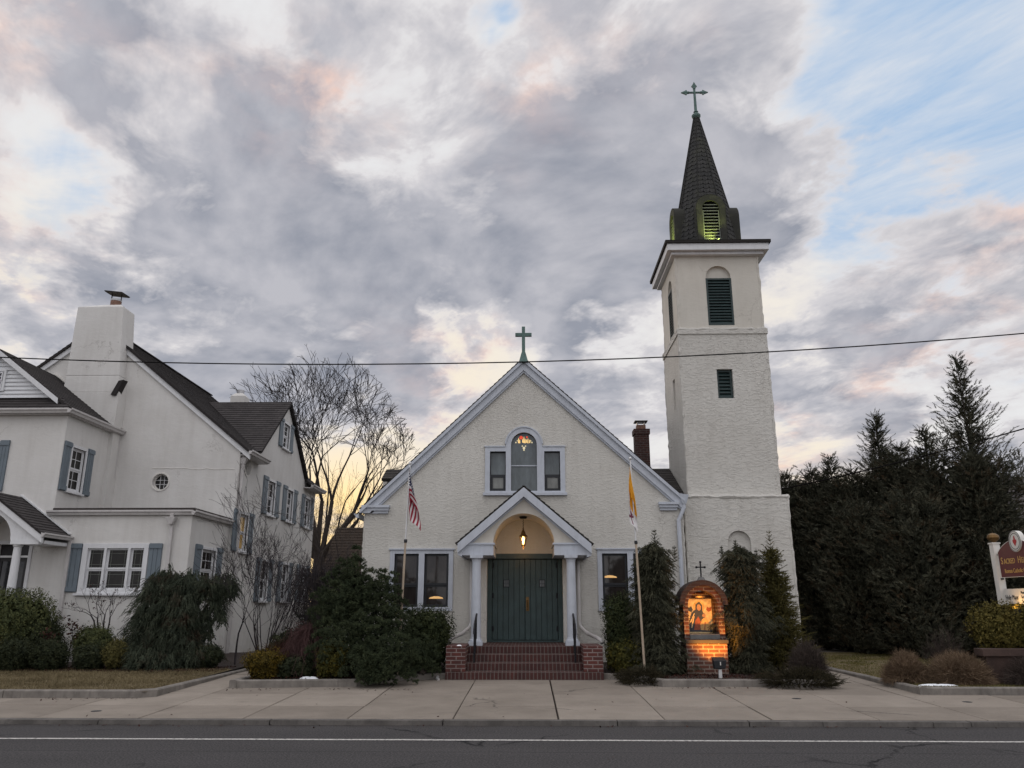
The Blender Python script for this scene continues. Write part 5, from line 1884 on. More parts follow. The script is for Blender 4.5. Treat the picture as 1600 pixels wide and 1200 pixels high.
b.hexa([(SHX - .07, SHY + .05, 2.075), (SHX + .09, SHY + .05, 2.075), (SHX + .09, SHY + .25, 2.075), (SHX - .07, SHY + .25, 2.075), (SHX - .03, SHY + .08, 2.15), (SHX + .05, SHY + .08, 2.15), (SHX + .05, SHY + .2, 2.15), (SHX - .03, SHY + .2, 2.15)])
b.build('cross_foot', 'slab_stone', shr)
b = MB()
kx = SHX + .01
b.box(kx - .013, kx + .013, SHY + .12, SHY + .146, 2.15, 2.45)
b.box(kx - .09, kx - .0135, SHY + .122, SHY + .144, 2.335, 2.36).box(kx + .0135, kx + .09, SHY + .122, SHY + .144, 2.335, 2.36)
for (x, z) in ((kx - .085, 2.347), (kx + .085, 2.347), (kx, 2.45)): b.slab(circle(x, z, .024, 8), [], -.147, -.119, mF(SHY))
b.build('cross', 'iron_black', shr)
# the icon: a plain seated robed figure with a small child on a gold board
iy = SHY + .40
ix0, ix1, iz0, iz1 = SHX - .26, SHX + .24, 1.035, 1.72
b = MB(); b.box(ix0, ix1, -.03, .0, iz0, iz1, mF(iy)); ic = b.build('icon_panel', 'icon_gold', shr)
b = MB(); b.slab(rect(ix0 - .025, ix1 + .025, iz0 - .025, iz1 + .02), [rect(ix0, ix1, iz0, iz1)], -.03, .018, mF(iy)); b.build('icon_frame', 'brass', ic)
cx = (ix0 + ix1) / 2
def flatshape(name, pts, mat, d):
    b = MB(); b.slab([(cx + x * 1.12, iz0 + z * 1.12) for x, z in pts], [], d - .003, d, mF(iy)); return b.build(name, mat, ic)
flatshape('halo', circle(-.01, .47, .105, 18), 'icon_ochre', .004)
flatshape('robe', [(-.20, .03), (.20, .03), (.19, .15), (.10, .17), (.085, .33), (.05, .40), (.055, .50), (.0, .565), (-.07, .51), (-.075, .42), (-.15, .36), (-.20, .22)], 'icon_navy', .008)
flatshape('face', [(-.045, .42), (-.01, .395), (.025, .42), (.03, .475), (.0, .515), (-.035, .505), (-.05, .46)], 'icon_skin', .012)
flatshape('child_robe', [(.0, .06), (.17, .05), (.18, .16), (.13, .25), (.08, .28), (.03, .24), (.0, .17)], 'icon_ochre', .012)
flatshape('child_face', circle(.075, .315, .033, 10), 'icon_skin', .013)
flatshape('sash', [(-.12, .06), (-.02, .06), (.02, .18), (-.03, .30), (-.09, .22)], 'icon_rust', .0115)
flatshape('robe_fold', [(-.17, .10), (-.15, .10), (-.10, .30), (-.12, .31)], 'icon_gold', .0118)
flatshape('robe_fold', [(-.185, .20), (-.17, .19), (-.09, .35), (-.105, .36)], 'icon_gold', .0118)
flatshape('robe_fold', [(.06, .06), (.075, .06), (.10, .20), (.085, .20)], 'icon_rust', .0145)
flatshape('angel', [(-.21, .40), (-.15, .37), (-.12, .42), (-.15, .48), (-.19, .45), (-.23, .48)], 'icon_navy', .006)
flatshape('angel', [(.12, .42), (.16, .38), (.21, .40), (.23, .48), (.18, .45), (.14, .47)], 'icon_rust', .006)
b = MB(); b.box(SHX - .10, SHX + .10, SHY + .30, SHY + .36, 1.74, 1.775); b.build('niche_lamp', 'brass', shr)


def spot(name, parent, p, aim, energy, col, size, blend=.6, soft=.04):
    l = bpy.data.lights.new(name, 'SPOT')
    l.energy = energy; l.color = col; l.spot_size = R_(size); l.spot_blend = blend; l.shadow_soft_size = soft
    o = bpy.data.objects.new(name, l)
    COL.objects.link(o)
    o.parent = parent
    o.location = Vector(p) - ORG[parent.name]
    o.rotation_euler = (Vector(aim) - Vector(p)).to_track_quat('-Z', 'Y').to_euler()
    ORG[o.name] = ORG[parent.name]
    return o


spot('icon_lamp', shr, (SHX, SHY + .20, 1.80), (SHX - .01, SHY + .40, 1.40), 4.5, (1, .48, .11), 150, .9)
# floodlight on its short post before the shrine
fl = thing('floodlight', (3.60, 16.0, .27), 'black box floodlight on a short white post pointed at the brick shrine', 'floodlight')
b = MB(); b.box(3.575, 3.635, 15.99, 16.05, .2, .42); b.build('post', 'pole_silver', fl)
b = MB(); b.hexa([(3.50, 15.95, .44), (3.70, 15.95, .44), (3.70, 16.10, .42), (3.50, 16.10, .42), (3.48, 15.93, .585), (3.72, 15.93, .585), (3.72, 16.14, .64), (3.48, 16.14, .64)]); b.bar((3.605, 16.02, .40), (3.605, 16.02, .46), .03, .03); b.build('housing', 'lamp_black', fl, bevel=.008)
b = MB(); b.hexa([(3.51, 16.125, .46), (3.69, 16.125, .46), (3.69, 16.13, .46), (3.51, 16.13, .46), (3.50, 16.142, .62), (3.70, 16.142, .62), (3.70, 16.147, .62), (3.50, 16.147, .62)]); b.build('lens', 'flood_lens', fl)
b = MB(); b.box(3.595, 3.612, 15.925, 15.934, .50, .56); b.build('badge', 'sign_white', fl)
spot('flood_beam', fl, (3.60, 16.17, .56), (3.72, 16.95, 1.26), 130, (1, .38, .05), 96, .7)

# ------------------------------------------------------------------ parish sign: two-sided board square to the road
SX = 9.40
sg = thing('church_sign', (SX, 15.8, .25), 'maroon church sign with gold lettering between white posts at far right', 'sign')
for y in (16.52, 15.06):
    b = MB(); b.box(SX - .07, SX + .07, y - .07, y + .07, .2, 2.78); b.box(SX - .085, SX + .085, y - .085, y + .085, 2.78, 2.81)
    p = b.build('post', 'sign_white', sg, bevel=.008)
    b = MB(); b.lathe((SX, y, 2.81), [(.04, 0), (.045, .02), (.10, .06), (.115, .10), (.10, .15), (.05, .185), (0, .195)], 14); b.build('ball_finial', 'brass', p)
Y0, Y1 = 16.40, 15.18
out = [(Y0, 2.12), (Y1, 2.12), (Y1, 2.60)]
for i in range(1, 16):
    t = i / 16
    out.append((Y1 + (Y0 - Y1) * t, 2.60 + .22 * math.sin(PI * t) ** .8))
out.append((Y0, 2.60))
b = MB(); b.slab(out, [], -.025, .025, mL(SX)); b.build('board', 'sign_maroon', sg)
b = MB()
sc = lambda k: [((Y0 + Y1) / 2 + (y - (Y0 + Y1) / 2) * k, 2.45 + (z - 2.45) * k) for y, z in out]
b.slab(sc(1.012), [sc(.992)], -.03, .03, mL(SX)); b.build('board_edge', 'sign_white', sg)
P_ = lambda y0, z0: (lambda x, y, z: (SX - .0262 - z, y0 - x, z0 + y))
text_mesh('lettering', 'S', .185, P_(16.33, 2.375), 'sign_gold', sg, xs=.80)
text_mesh('lettering', 'ACRED', .145, P_(16.235, 2.375), 'sign_gold', sg, xs=.80)
text_mesh('lettering', 'H', .185, P_(15.775, 2.375), 'sign_gold', sg, xs=.80)
text_mesh('lettering', 'EART', .145, P_(15.655, 2.375), 'sign_gold', sg, xs=.80)
text_mesh('lettering', 'Roman Catholic Church', .115, P_(16.25, 2.20), 'sign_gold', sg, xs=.78)
yc, zc = 15.74, 2.78
el = lambda ky, kz: [(yc + ky * math.cos(2 * PI * i / 24), zc + kz * math.sin(2 * PI * i / 24)) for i in range(24)]
b = MB(); b.slab(el(.20, .20), [], -.045, .045, mL(SX)); e = b.build('seal', 'sign_white', sg)
b = MB(); b.slab(el(.155, .155), [el(.145, .145)], .0455, .049, mL(SX)); b.slab(el(.19, .19), [el(.183, .183)], .0455, .049, mL(SX)); b.build('seal_ring', 'letter_black', e)
b = MB(); b.slab([(yc, zc - .09), (yc + .06, zc - .01), (yc + .055, zc + .03), (yc + .025, zc + .03), (yc + .012, zc + .10), (yc - .012, zc + .10), (yc - .025, zc + .03), (yc - .055, zc + .03), (yc - .06, zc - .01)], [], .046, .051, mL(SX)); b.build('seal_heart', 'letter_red', e)
b = MB(); b.box(Y1, Y0 + .0, -.03, .03, 1.62, 1.90, mL(SX)); b.build('letter_board', 'sign_white', sg)
P2 = lambda y0, z0: (lambda x, y, z: (SX - .0312 - z, y0 - x, z0 + y))
text_mesh('lettering', 'Holy Mass', .125, P2(16.36, 1.70), 'letter_black', sg, xs=.8)
text_mesh('lettering', 'Mon', .075, P2(15.84, 1.80), 'letter_black', sg, xs=.8)
text_mesh('lettering', 'Sat', .075, P2(15.84, 1.72), 'letter_black', sg, xs=.8)
text_mesh('lettering', 'Sun', .075, P2(15.84, 1.64), 'letter_black', sg, xs=.8)
b = MB()
for y in (16.46, 15.12): b.box(SX - .02, SX + .02, y - .06, y + .05, 2.08, 2.11).box(SX - .02, SX + .02, y - .06, y + .05, 2.55, 2.58)
b.build('bracket', 'iron_black', sg)
b = MB(); b.hexa([(SX - .30, 15.72, 1.42), (SX - .18, 15.72, 1.42), (SX - .18, 15.92, 1.42), (SX - .30, 15.92, 1.42), (SX - .27, 15.70, 1.50), (SX - .14, 15.70, 1.52), (SX - .14, 15.94, 1.52), (SX - .27, 15.94, 1.50)]); b.build('sign_lamp', 'lamp_black', sg)
spot('sign_beam', sg, (SX - .22, 15.82, 1.55), (SX, 15.82, 1.80), 8, (1, .55, .16), 165, .8)

# low timber-topped planter in front of the sign
pl = thing('planter', (9.2, 15.6, .25), 'long low planter with a brown plank coping under the clipped bush at far right', 'planter')
b = MB(); b.box(8.22, 13, 15.35, 15.65, .70, .83); b.build('coping', 'plank_brown', pl, bevel=.01)
b = MB(); b.box(8.30, 13, 15.42, 15.60, .22, .70); b.build('wall', 'plank_brown', pl)

# ------------------------------------------------------------------ overhead wires
def wire(p, q, sag, r, label):
    p, q = Vector(p), Vector(q)
    pts = []
    for i in range(41):
        t = i / 40
        v = p.lerp(q, t); v.z -= sag * 4 * t * (1 - t)
        pts.append(v)
    b = MB(); b.tube(pts, r, 6)
    return tag(b.build('overhead_wire', 'wire_black', None, origin=tuple(p), smooth=True), label, 'wire', 'overhead wires')


wire((-20, 14, 6.96), (20, 14, 7.78), 1.45, .0115, 'black overhead wire sagging across the sky in front of the church gable')
wire((5.9, 24.0, 4.62), (20, 19.5, 8.25), .35, .020, 'black overhead wire climbing to the right past the arborvitae tops')
# small drain elbow by the left pier
b = MB(); b.tube([(-1.84, 17.0, .22), (-1.84, 16.72, .19), (-1.80, 16.66, .175)], .028, 8)
tag(b.build('drain_pipe', 'pole_silver', None, origin=(-1.84, 16.8, .2)), 'short pale drain pipe poking over the edging left of the brick steps', 'pipe')
# utility cover in the paving
def cover(x, y, label):
    b = MB(); b.lathe((x, y, gz(y) - .01), [(.075, 0), (.075, .013), (.06, .015)], 18)
    tag(b.build('valve_cover', 'lamp_black', None, origin=(x, y, .1)), label, 'cover', 'valve covers in the pavement')
cover(-6.45, 12.55, 'small round iron valve cover in the pavement in front of the left lawn')
cover(4.4, 14.1, 'small round iron valve cover in the pavement in front of the spreading juniper')
cover(7.0, 13.75, 'small round iron valve cover in the pavement in front of the right lawn corner')
# ------------------------------------------------------------------ vegetation
def arr_mesh(name, V, F, mat, parent=None, origin=None):
    """V (n,3) float array, F (m,k) int array"""
    me = bpy.data.meshes.new(name)
    org = ORG[parent.name] if parent else Vector(origin or (0, 0, 0))
    V = (np.asarray(V, dtype=np.float64) - np.array(org)).astype(np.float32)
    F = np.asarray(F, dtype=np.int32)
    me.vertices.add(len(V))
    me.vertices.foreach_set('co', V.ravel())
    n, k = F.shape
    me.loops.add(n * k)
    me.loops.foreach_set('vertex_index', F.ravel())
    me.polygons.add(n)
    me.polygons.foreach_set('loop_start', np.arange(0, n * k, k, dtype=np.int32))
    me.polygons.foreach_set('loop_total', np.full(n, k, dtype=np.int32))
    me.update(calc_edges=True)
    me.materials.append(MATS[mat])
    o = bpy.data.objects.new(name, me)
    COL.objects.link(o)
    if parent: o.parent = parent
    else: o.location = org
    ORG[o.name] = Vector(org)
    return o


def unit(a):
    return a / np.maximum(1e-9, np.linalg.norm(a, axis=-1, keepdims=True))


def frame(D, rs):
    R = unit(rs.normal(size=D.shape))
    U = unit(np.cross(D, R))
    return U, np.cross(D, U)


def tris(A, B_, C):
    V = np.stack([A, B_, C], axis=-2).reshape(-1, 3)
    return V, np.arange(len(V)).reshape(-1, 3)


def needles(P, D, L, k, w, tw, rs, planar=False, fwd=.6):
    """sprays: a shoot from P along D of length L (array), k needles on each, w long, tw thick"""
    n = len(P)
    D = unit(D)
    U, W = frame(D, rs)
    L = np.broadcast_to(np.asarray(L, float), (n,))
    t = (np.arange(k) + .5) / k
    base = P[:, None] + D[:, None] * (t[None, :, None] * L[:, None, None])
    if planar:
        ph = np.where(np.arange(k) % 2 == 0, 0, PI)[None, :] + rs.normal(0, .25, (n, k))
    else:
        ph = rs.uniform(0, 2 * PI, (n, k))
    side = np.cos(ph)[..., None] * U[:, None] + np.sin(ph)[..., None] * W[:, None]
    dirn = unit(side * .85 + D[:, None] * fwd + rs.normal(0, .12, (n, k, 3)))
    ln = w * (1 - .55 * t)[None, :] * rs.uniform(.75, 1.25, (n, k))
    tip = base + dirn * ln[..., None]
    bw = unit(np.cross(dirn, rs.normal(size=(n, k, 3)))) * tw / 2
    V1, F1 = tris((base - bw).reshape(-1, 3), (base + bw).reshape(-1, 3), tip.reshape(-1, 3))
    s = U * tw * .7
    V2, F2 = tris(P - s, P + s, P + D * (L * 1.12)[:, None])
    return np.vstack([V1, V2]), np.vstack([F1, F2 + len(V1)])


def leaves(P, N, size, rs, asp=.55):
    """pointed oval leaves (two triangles making a rhombus)"""
    n = len(P)
    N = unit(N + rs.normal(0, .75, N.shape))
    U, W = frame(N, rs)
    s = size * rs.uniform(.65, 1.3, (n, 1))
    V = np.stack([P - U * s * .5, P + W * s * asp * .5, P + U * s * .5, P - W * s * asp * .5], axis=1).reshape(-1, 3)
    return V, np.arange(len(V)).reshape(-1, 4)


def cat(*vf):
    off = 0
    Vs, Fs = [], []
    if len({F.shape[1] for _, F in vf}) > 1:          # leaves meet needles: cut the quads into triangles
        vf = [(V, F if F.shape[1] == 3 else np.vstack([F[:, [0, 1, 2]], F[:, [0, 2, 3]]])) for V, F in vf]
    for V, F in vf:
        Vs.append(V); Fs.append(F + off); off += len(V)
    return np.vstack(Vs), np.vstack(Fs)


def spaced(P, dmin, *more):
    """keep only points at least dmin apart (first come, first served)"""
    keep = []
    K = np.zeros((0, 3))
    for i, p in enumerate(P):
        if len(K) == 0 or ((K - p) ** 2).sum(1).min() > dmin * dmin:
            keep.append(i)
            K = np.vstack([K, p])
    return (P[keep],) + tuple(m[keep] for m in more)


def lump(u, rs_seed, freq=3.0, amp=.12):
    """smooth bumpiness of direction u"""
    r = np.random.RandomState(rs_seed)
    out = np.zeros(len(u))
    for i in range(7):
        a = r.normal(size=3) * freq
        out += np.sin(u @ a + r.uniform(0, 6))
    return out / 7 * amp * 2.2


def shell_points(n, c, r, rs, seed, inner=.45, sq=2.0, amp=.12, freq=3.0, bottom=-.9):
    u = unit(rs.normal(size=(n * 2, 3)))
    u = u[u[:, 2] > bottom][:n]
    # superellipsoid radius
    k = (np.abs(u) ** sq).sum(1) ** (-1 / sq)
    rad = k * (1 + lump(u, seed, freq, amp))
    d = 1 - (1 - inner) * rs.uniform(0, 1, len(u)) ** 1.9
    P = np.array(c) + u * np.array(r) * (rad * d)[:, None]
    return P, u


def seg_mesh(segs, sides=4):
    """tapered prisms; segs: (p0, p1, r0, r1) lists"""
    A = np.array([s[0] for s in segs]); B_ = np.array([s[1] for s in segs])
    r0 = np.array([s[2] for s in segs]); r1 = np.array([s[3] for s in segs])
    D = unit(B_ - A)
    ref = np.where(np.abs(D[:, 2:3]) < .9, np.array([[0, 0, 1.]]), np.array([[1., 0, 0]]))
    U = unit(np.cross(D, ref)); W = np.cross(D, U)
    n = len(A)
    ang = np.arange(sides) * 2 * PI / sides
    ring = np.cos(ang)[None, :, None] * U[:, None] + np.sin(ang)[None, :, None] * W[:, None]
    Va = A[:, None] + ring * r0[:, None, None]
    Vb = B_[:, None] + ring * r1[:, None, None]
    V = np.concatenate([Va, Vb], axis=1).reshape(-1, 3)
    F = []
    base = np.arange(n) * 2 * sides
    for j in range(sides):
        j2 = (j + 1) % sides
        F.append(np.stack([base + j, base + j2, base + sides + j2, base + sides + j], axis=1))
    return V, np.vstack(F)


def grow(p, d, L, r, depth, rs, out, spread=.6, kids=(2, 4), shrink=.72, up=.12, wob=.14, nseg=4, rmin=.0035):
    """recursive branching"""
    p = np.array(p, float)
    d = np.array(d, float) / np.linalg.norm(d)
    pts = []
    rr = r
    for i in range(nseg):
        d = d + rs.normal(0, wob, 3) + np.array([0, 0, up * .3])
        d /= np.linalg.norm(d)
        q = p + d * L / nseg
        r2 = max(rmin, rr * (1 - .45 / nseg))
        out.append((p, q, rr, r2))
        pts.append((q, d, r2))
        p, rr = q, r2
    if depth <= 0: return
    n = rs.randint(kids[0], kids[1] + 1)
    for i in range(n):
        q, dd, r2 = pts[-1] if i < 2 else pts[rs.randint(max(0, nseg // 2 - 1), nseg)]
        s = rs.normal(0, 1, 3)
        s -= dd * (s @ dd)
        s /= np.linalg.norm(s)
        nd = dd + s * spread * rs.uniform(.6, 1.3) + np.array([0, 0, up])
        grow(q, nd, L * shrink * rs.uniform(.75, 1.2), max(rmin, r2 * (.72 if i < 2 else .5)), depth - 1, rs, out, spread, kids, shrink, up, wob, nseg, rmin)


# ---- the large bare tree behind the house
def big_tree():
    rs = np.random.RandomState(23)
    base = np.array([-9.3, 36, .2])
    segs = []
    fork = base + np.array([-.05, 0, 3.3])
    pts = [base, base + [.0, 0, 1.2], base + [-.03, 0, 2.3], fork]
    for a, c, r0, r1 in zip(pts, pts[1:], (.36, .30, .27), (.30, .27, .26)): segs.append((np.array(a), np.array(c), r0, r1))
    # fan of straight ascending limbs: (sideways, depth, length, thickness)
    for i in range(13):
        f = -1 + 2 * i / 12
        dx = 1.15 * f + rs.uniform(-.06, .06)
        dy = rs.uniform(-.45, .45)
        grow(fork + rs.normal(0, .06, 3), np.array([dx, dy, 1.0 - .25 * abs(f)]), 2.75 - .45 * abs(f), .15 - .04 * abs(f), 6, rs, segs, .54, (2, 3), .77, .035, .055, 4, .0095)
    c, r = np.array([-10.0, 36, 8.1]), np.array([4.9, 4.2, 5.15])
    segs = [sg_ for sg_ in segs if (((sg_[1] - c) / r) ** 2).sum() < 1 + .10 * math.sin(sg_[1][0] * 4.1 + sg_[1][2] * 3.3)]
    big = [s for s in segs if s[3] > .045]
    small = [s for s in segs if s[3] <= .045]
    t = thing('bare_tree', tuple(base), 'large bare deciduous tree with a wide fan of twigs behind the house', 'tree')
    big = [s for s in segs if s[3] > .045]
    small = [s for s in segs if s[3] <= .045]
    V, F = seg_mesh(big, 7); arr_mesh('trunk', V, F, 'bark', t)
    V, F = seg_mesh(small, 3); arr_mesh('crown', V, F, 'twig_grey', t)


big_tree()


def bare_shrub(name, label, base, h, mat, seed, stems=5, lean=.5, depth=3, r=.018, spread=.55, up=.12, kids=(2, 3), group=None, shrink=.74, wob=.14, aim=None, leafmat=None, nleaf=0, leafsize=.05, xmax=None):
    rs = np.random.RandomState(seed)
    out = []
    base = np.array(base, float)
    for i in range(stems):
        a = 2 * PI * i / stems + rs.uniform(-.4, .4)
        d = np.array([math.cos(a) * lean * rs.uniform(.3, 1), math.sin(a) * lean * rs.uniform(.3, 1), 1.0])
        if aim is not None: d += np.array(aim)
        grow(base + np.array([math.cos(a), math.sin(a), 0]) * .04, d, h * .36 * rs.uniform(.8, 1.15), r, depth, rs, out, spread, kids, shrink, up, wob, 4, .0032)
    if xmax is not None: out = [s for s in out if s[1][0] < xmax]
    t = thing(name, tuple(base), label, 'tree' if 'tree' in name else 'shrub', group)
    st = [s for s in out if s[2] > r * .6]
    tw = [s for s in out if s[2] <= r * .6]
    V, F = seg_mesh(st, 6); arr_mesh('stem', V, F, mat, t)
    V, F = seg_mesh(tw, 3); arr_mesh('twigs', V, F, mat, t)
    if leafmat:
        ends = np.array([s[1] for s in tw])
        ends = ends[rs.permutation(len(ends))[:nleaf]]
        P = np.repeat(ends, 6, 0) + rs.normal(0, leafsize * .8, (len(ends) * 6, 3))
        V, F = leaves(P, np.tile([[0, 0, 1.]], (len(P), 1)), leafsize, rs)
        arr_mesh('leaves', V, F, leafmat, t)
    return t


def twig_bush(name, label, c, r, n, mat, seed, wid=.008, group=None, cat_='bush', flat=0):
    """a clipped or rounded bush made of bare upright shoots fanning from the crown"""
    rs = np.random.RandomState(seed)
    u = unit(rs.normal(size=(n * 3, 3)))
    u = u[u[:, 2] > -.12][:n]
    end = np.array([c[0], c[1], c[2]]) + u * np.array(r) * (1 + lump(u, seed, 3, .10))[:, None] * (1.04 - .30 * rs.uniform(0, 1, (len(u), 1)) ** 2.2)
    start = np.array([c[0], c[1], c[2] - .02]) + np.stack([u[:, 0] * r[0], u[:, 1] * r[1], u[:, 2] * 0], 1) * rs.uniform(.05, .5, (len(u), 1))
    mid = start * .45 + end * .55 + rs.normal(0, .03, end.shape) + np.array([0, 0, .04])
    Vs = []
    for a, b_, w0, w1 in ((start, mid, wid, wid * .8), (mid, end, wid * .8, wid * .25)):
        D = unit(b_ - a)
        U, W = frame(D, rs)
        Vs.append((np.stack([a - U * w0 / 2, a + U * w0 / 2, b_ + U * w1 / 2, b_ - U * w1 / 2], 1).reshape(-1, 3)))
    n_ = len(start)
    V = np.vstack(Vs)
    F = np.arange(len(V)).reshape(-1, 4)
    # side twiglets near the tips
    m = n_ * 2
    k = rs.randint(0, n_, m)
    tt = rs.uniform(.2, 1, (m, 1))
    p = mid[k] * (1 - tt) + end[k] * tt
    d = unit(unit(end - mid)[k] + rs.normal(0, .55, (m, 3)))
    U, W = frame(d, rs)
    L = rs.uniform(.04, .12, (m, 1)) * max(r) / .4
    V3 = np.stack([p - U * wid * .35, p + U * wid * .35, p + d * L + U * wid * .1, p + d * L - U * wid * .1], 1).reshape(-1, 3)
    F = np.vstack([F, np.arange(len(V3)).reshape(-1, 4) + len(V)])
    V = np.vstack([V, V3])
    t = thing(name, (c[0], c[1], c[2]), label, cat_, group)
    arr_mesh('shoots', V, F, mat, t)
    rr = random.Random(seed)
    b = MB()
    for i in range(9):
        a = rr.uniform(0, 2 * PI)
        q = Vector((c[0] + math.cos(a) * r[0] * .22, c[1] + math.sin(a) * r[1] * .22, c[2] + r[2] * .45))
        b.tube([(c[0] + math.cos(a) * .05, c[1] + math.sin(a) * .05, c[2] - .06), q], .014, 5, r1=.007)
    b.build('stems', 'twig_dark', t)
    return t


def leaf_shrub(name, label, c, r, n, mat, seed, size=.045, sq=2.4, amp=.13, freq=3.4, inner=.5, group=None, cat_='shrub', shoots=0, bottom=-.92, stems=6):
    """dense evergreen: c is the centre of the crown"""
    rs = np.random.RandomState(seed)
    P, u = shell_points(n, c, r, rs, seed, inner, sq, amp, freq, bottom)
    VF = [leaves(P, u, size, rs)]
    P1, u1 = shell_points(int(n * .35), c, np.array(r) * .84, rs, seed, .35, sq, amp, freq, bottom)
    VF.append(leaves(P1, u1, size * 2.6, rs, .8))
    if shoots:
        P2, u2 = shell_points(shoots, c, r, rs, seed, .97, sq, amp, freq, -.1)
        d = unit(u2 + np.array([0, 0, .7]) + rs.normal(0, .3, u2.shape))
        for kk in range(5):
            VF.append(leaves(P2 + d * (.025 * kk) + rs.normal(0, .008, P2.shape), u2, size * .8, rs))
    V, F = cat(*VF)
    g = (c[0], c[1], max(.2, c[2] - r[2]))
    t = thing(name, g, label, cat_, group)
    arr_mesh('foliage', V, F, mat, t)
    rr = random.Random(seed)
    b = MB()
    for i in range(stems):
        a = 2 * PI * i / stems + rr.uniform(-.3, .3)
        q = Vector((c[0] + math.cos(a) * r[0] * .55, c[1] + math.sin(a) * r[1] * .55, c[2] + r[2] * rr.uniform(-.1, .45)))
        b.tube([(c[0] + math.cos(a) * .06, c[1] + math.sin(a) * .06, g[2] - .05), (c[0] + math.cos(a) * r[0] * .25, c[1] + math.sin(a) * r[1] * .25, (g[2] + q.z) / 2), q], .02, 5, r1=.006)
    b.build('stems', 'twig_dark', t)
    return t


def trunk_for(t, base, top, r):
    b = MB()
    b.tube([base, (base[0] + .02, base[1], (base[2] + top[2]) / 2), top], [r, r * .7, r * .15], 8)
    return b.build('trunk', 'bark', t)


# ---- large mounded pine left of the steps
def pine(label, base, lobes, n, seed, nl=.115):
    lobes = [(l[0], l[1], l[2], l[3] * .88, l[4] * .94) for l in lobes]
    rs = np.random.RandomState(seed)
    vol = np.array([l[3] * l[4] for l in lobes])
    VF = []
    for l, w in zip(lobes, vol / vol.sum()):
        m = int(n * w)
        sd = seed + int(l[0] * 7 + l[2] * 13)
        # cushions of upturned candles sitting on the lobe
        C, cu = shell_points(int(l[3] * l[4] * 900) + 30, l[:3], (l[3] * .93, l[3] * .83, l[4] * .93), rs, sd, .92, 2.2, .16, 5.0, -.75)
        C, cu = spaced(C, .185, cu)
        nc = len(C)
        per = 20
        k = np.repeat(np.arange(len(C)), per)
        v = unit(rs.normal(size=(len(k), 3)) + cu[k] * .5 + np.array([0, 0, .5]))
        cr = rs.uniform(.085, .125, len(C))[k]
        P = C[k] + v * (cr * rs.uniform(.45, .8, len(k)))[:, None] * np.array([1.15, 1.15, .8])
        D = unit(v + np.array([0, 0, .35]) + rs.normal(0, .2, v.shape))
        VF.append(needles(P, D, rs.uniform(.05, .085, len(P)), 34, nl * .55, .008, rs, fwd=.8))
        P, u = shell_points(m * 8, l[:3], (l[3] * .64, l[3] * .56, l[4] * .64), rs, sd, .4, 2.2, .20, 5.0, -.9)
        VF.append(leaves(P, u, .055, rs, .3))
    V, F = cat(*VF)
    t = thing('pine_tree', base, label, 'pine')
    arr_mesh('crown', V, F, 'needle_pine', t)
    b = MB()
    for l in lobes:
        c = Vector(l[:3])
        b.tube([base, Vector(base).lerp(c, .5) + Vector((.04, .03, 0)), c], [.055, .035, .01], 6)
    b.build('trunk', 'bark', t)
    return t


pine('large mounded dark pine left of the church steps', (-3.45, 16.35, .26),
     [(-3.62, 16.5, 2.18, .34, .34), (-3.70, 16.5, 1.78, .62, .42), (-3.30, 16.45, 1.72, .50, .42), (-2.96, 16.45, 2.02, .30, .26), (-3.95, 16.5, 1.42, .42, .45), (-3.35, 16.3, 1.30, .72, .48),
      (-2.80, 16.4, 1.55, .38, .34), (-3.60, 16.05, .88, .66, .52), (-3.00, 16.1, .86, .55, .50), (-3.58, 16.62, 2.52, .15, .20), (-2.62, 16.65, 1.15, .36, .34)], 2150, 31)
pine('low mugo pine spreading over the edging left of the church steps', (-2.75, 15.75, .26),
     [(-3.08, 15.62, .48, .42, .32), (-2.72, 15.68, .62, .48, .42), (-2.46, 15.85, .56, .40, .42), (-2.86, 15.55, .38, .40, .25)], 1150, 32, .10)
pine('small dark mugo pine right of the flagpole against the boxwood', (-2.15, 16.75, .28),
     [(-2.20, 16.72, .58, .34, .38), (-2.05, 16.8, .48, .24, .28)], 420, 33, .10)


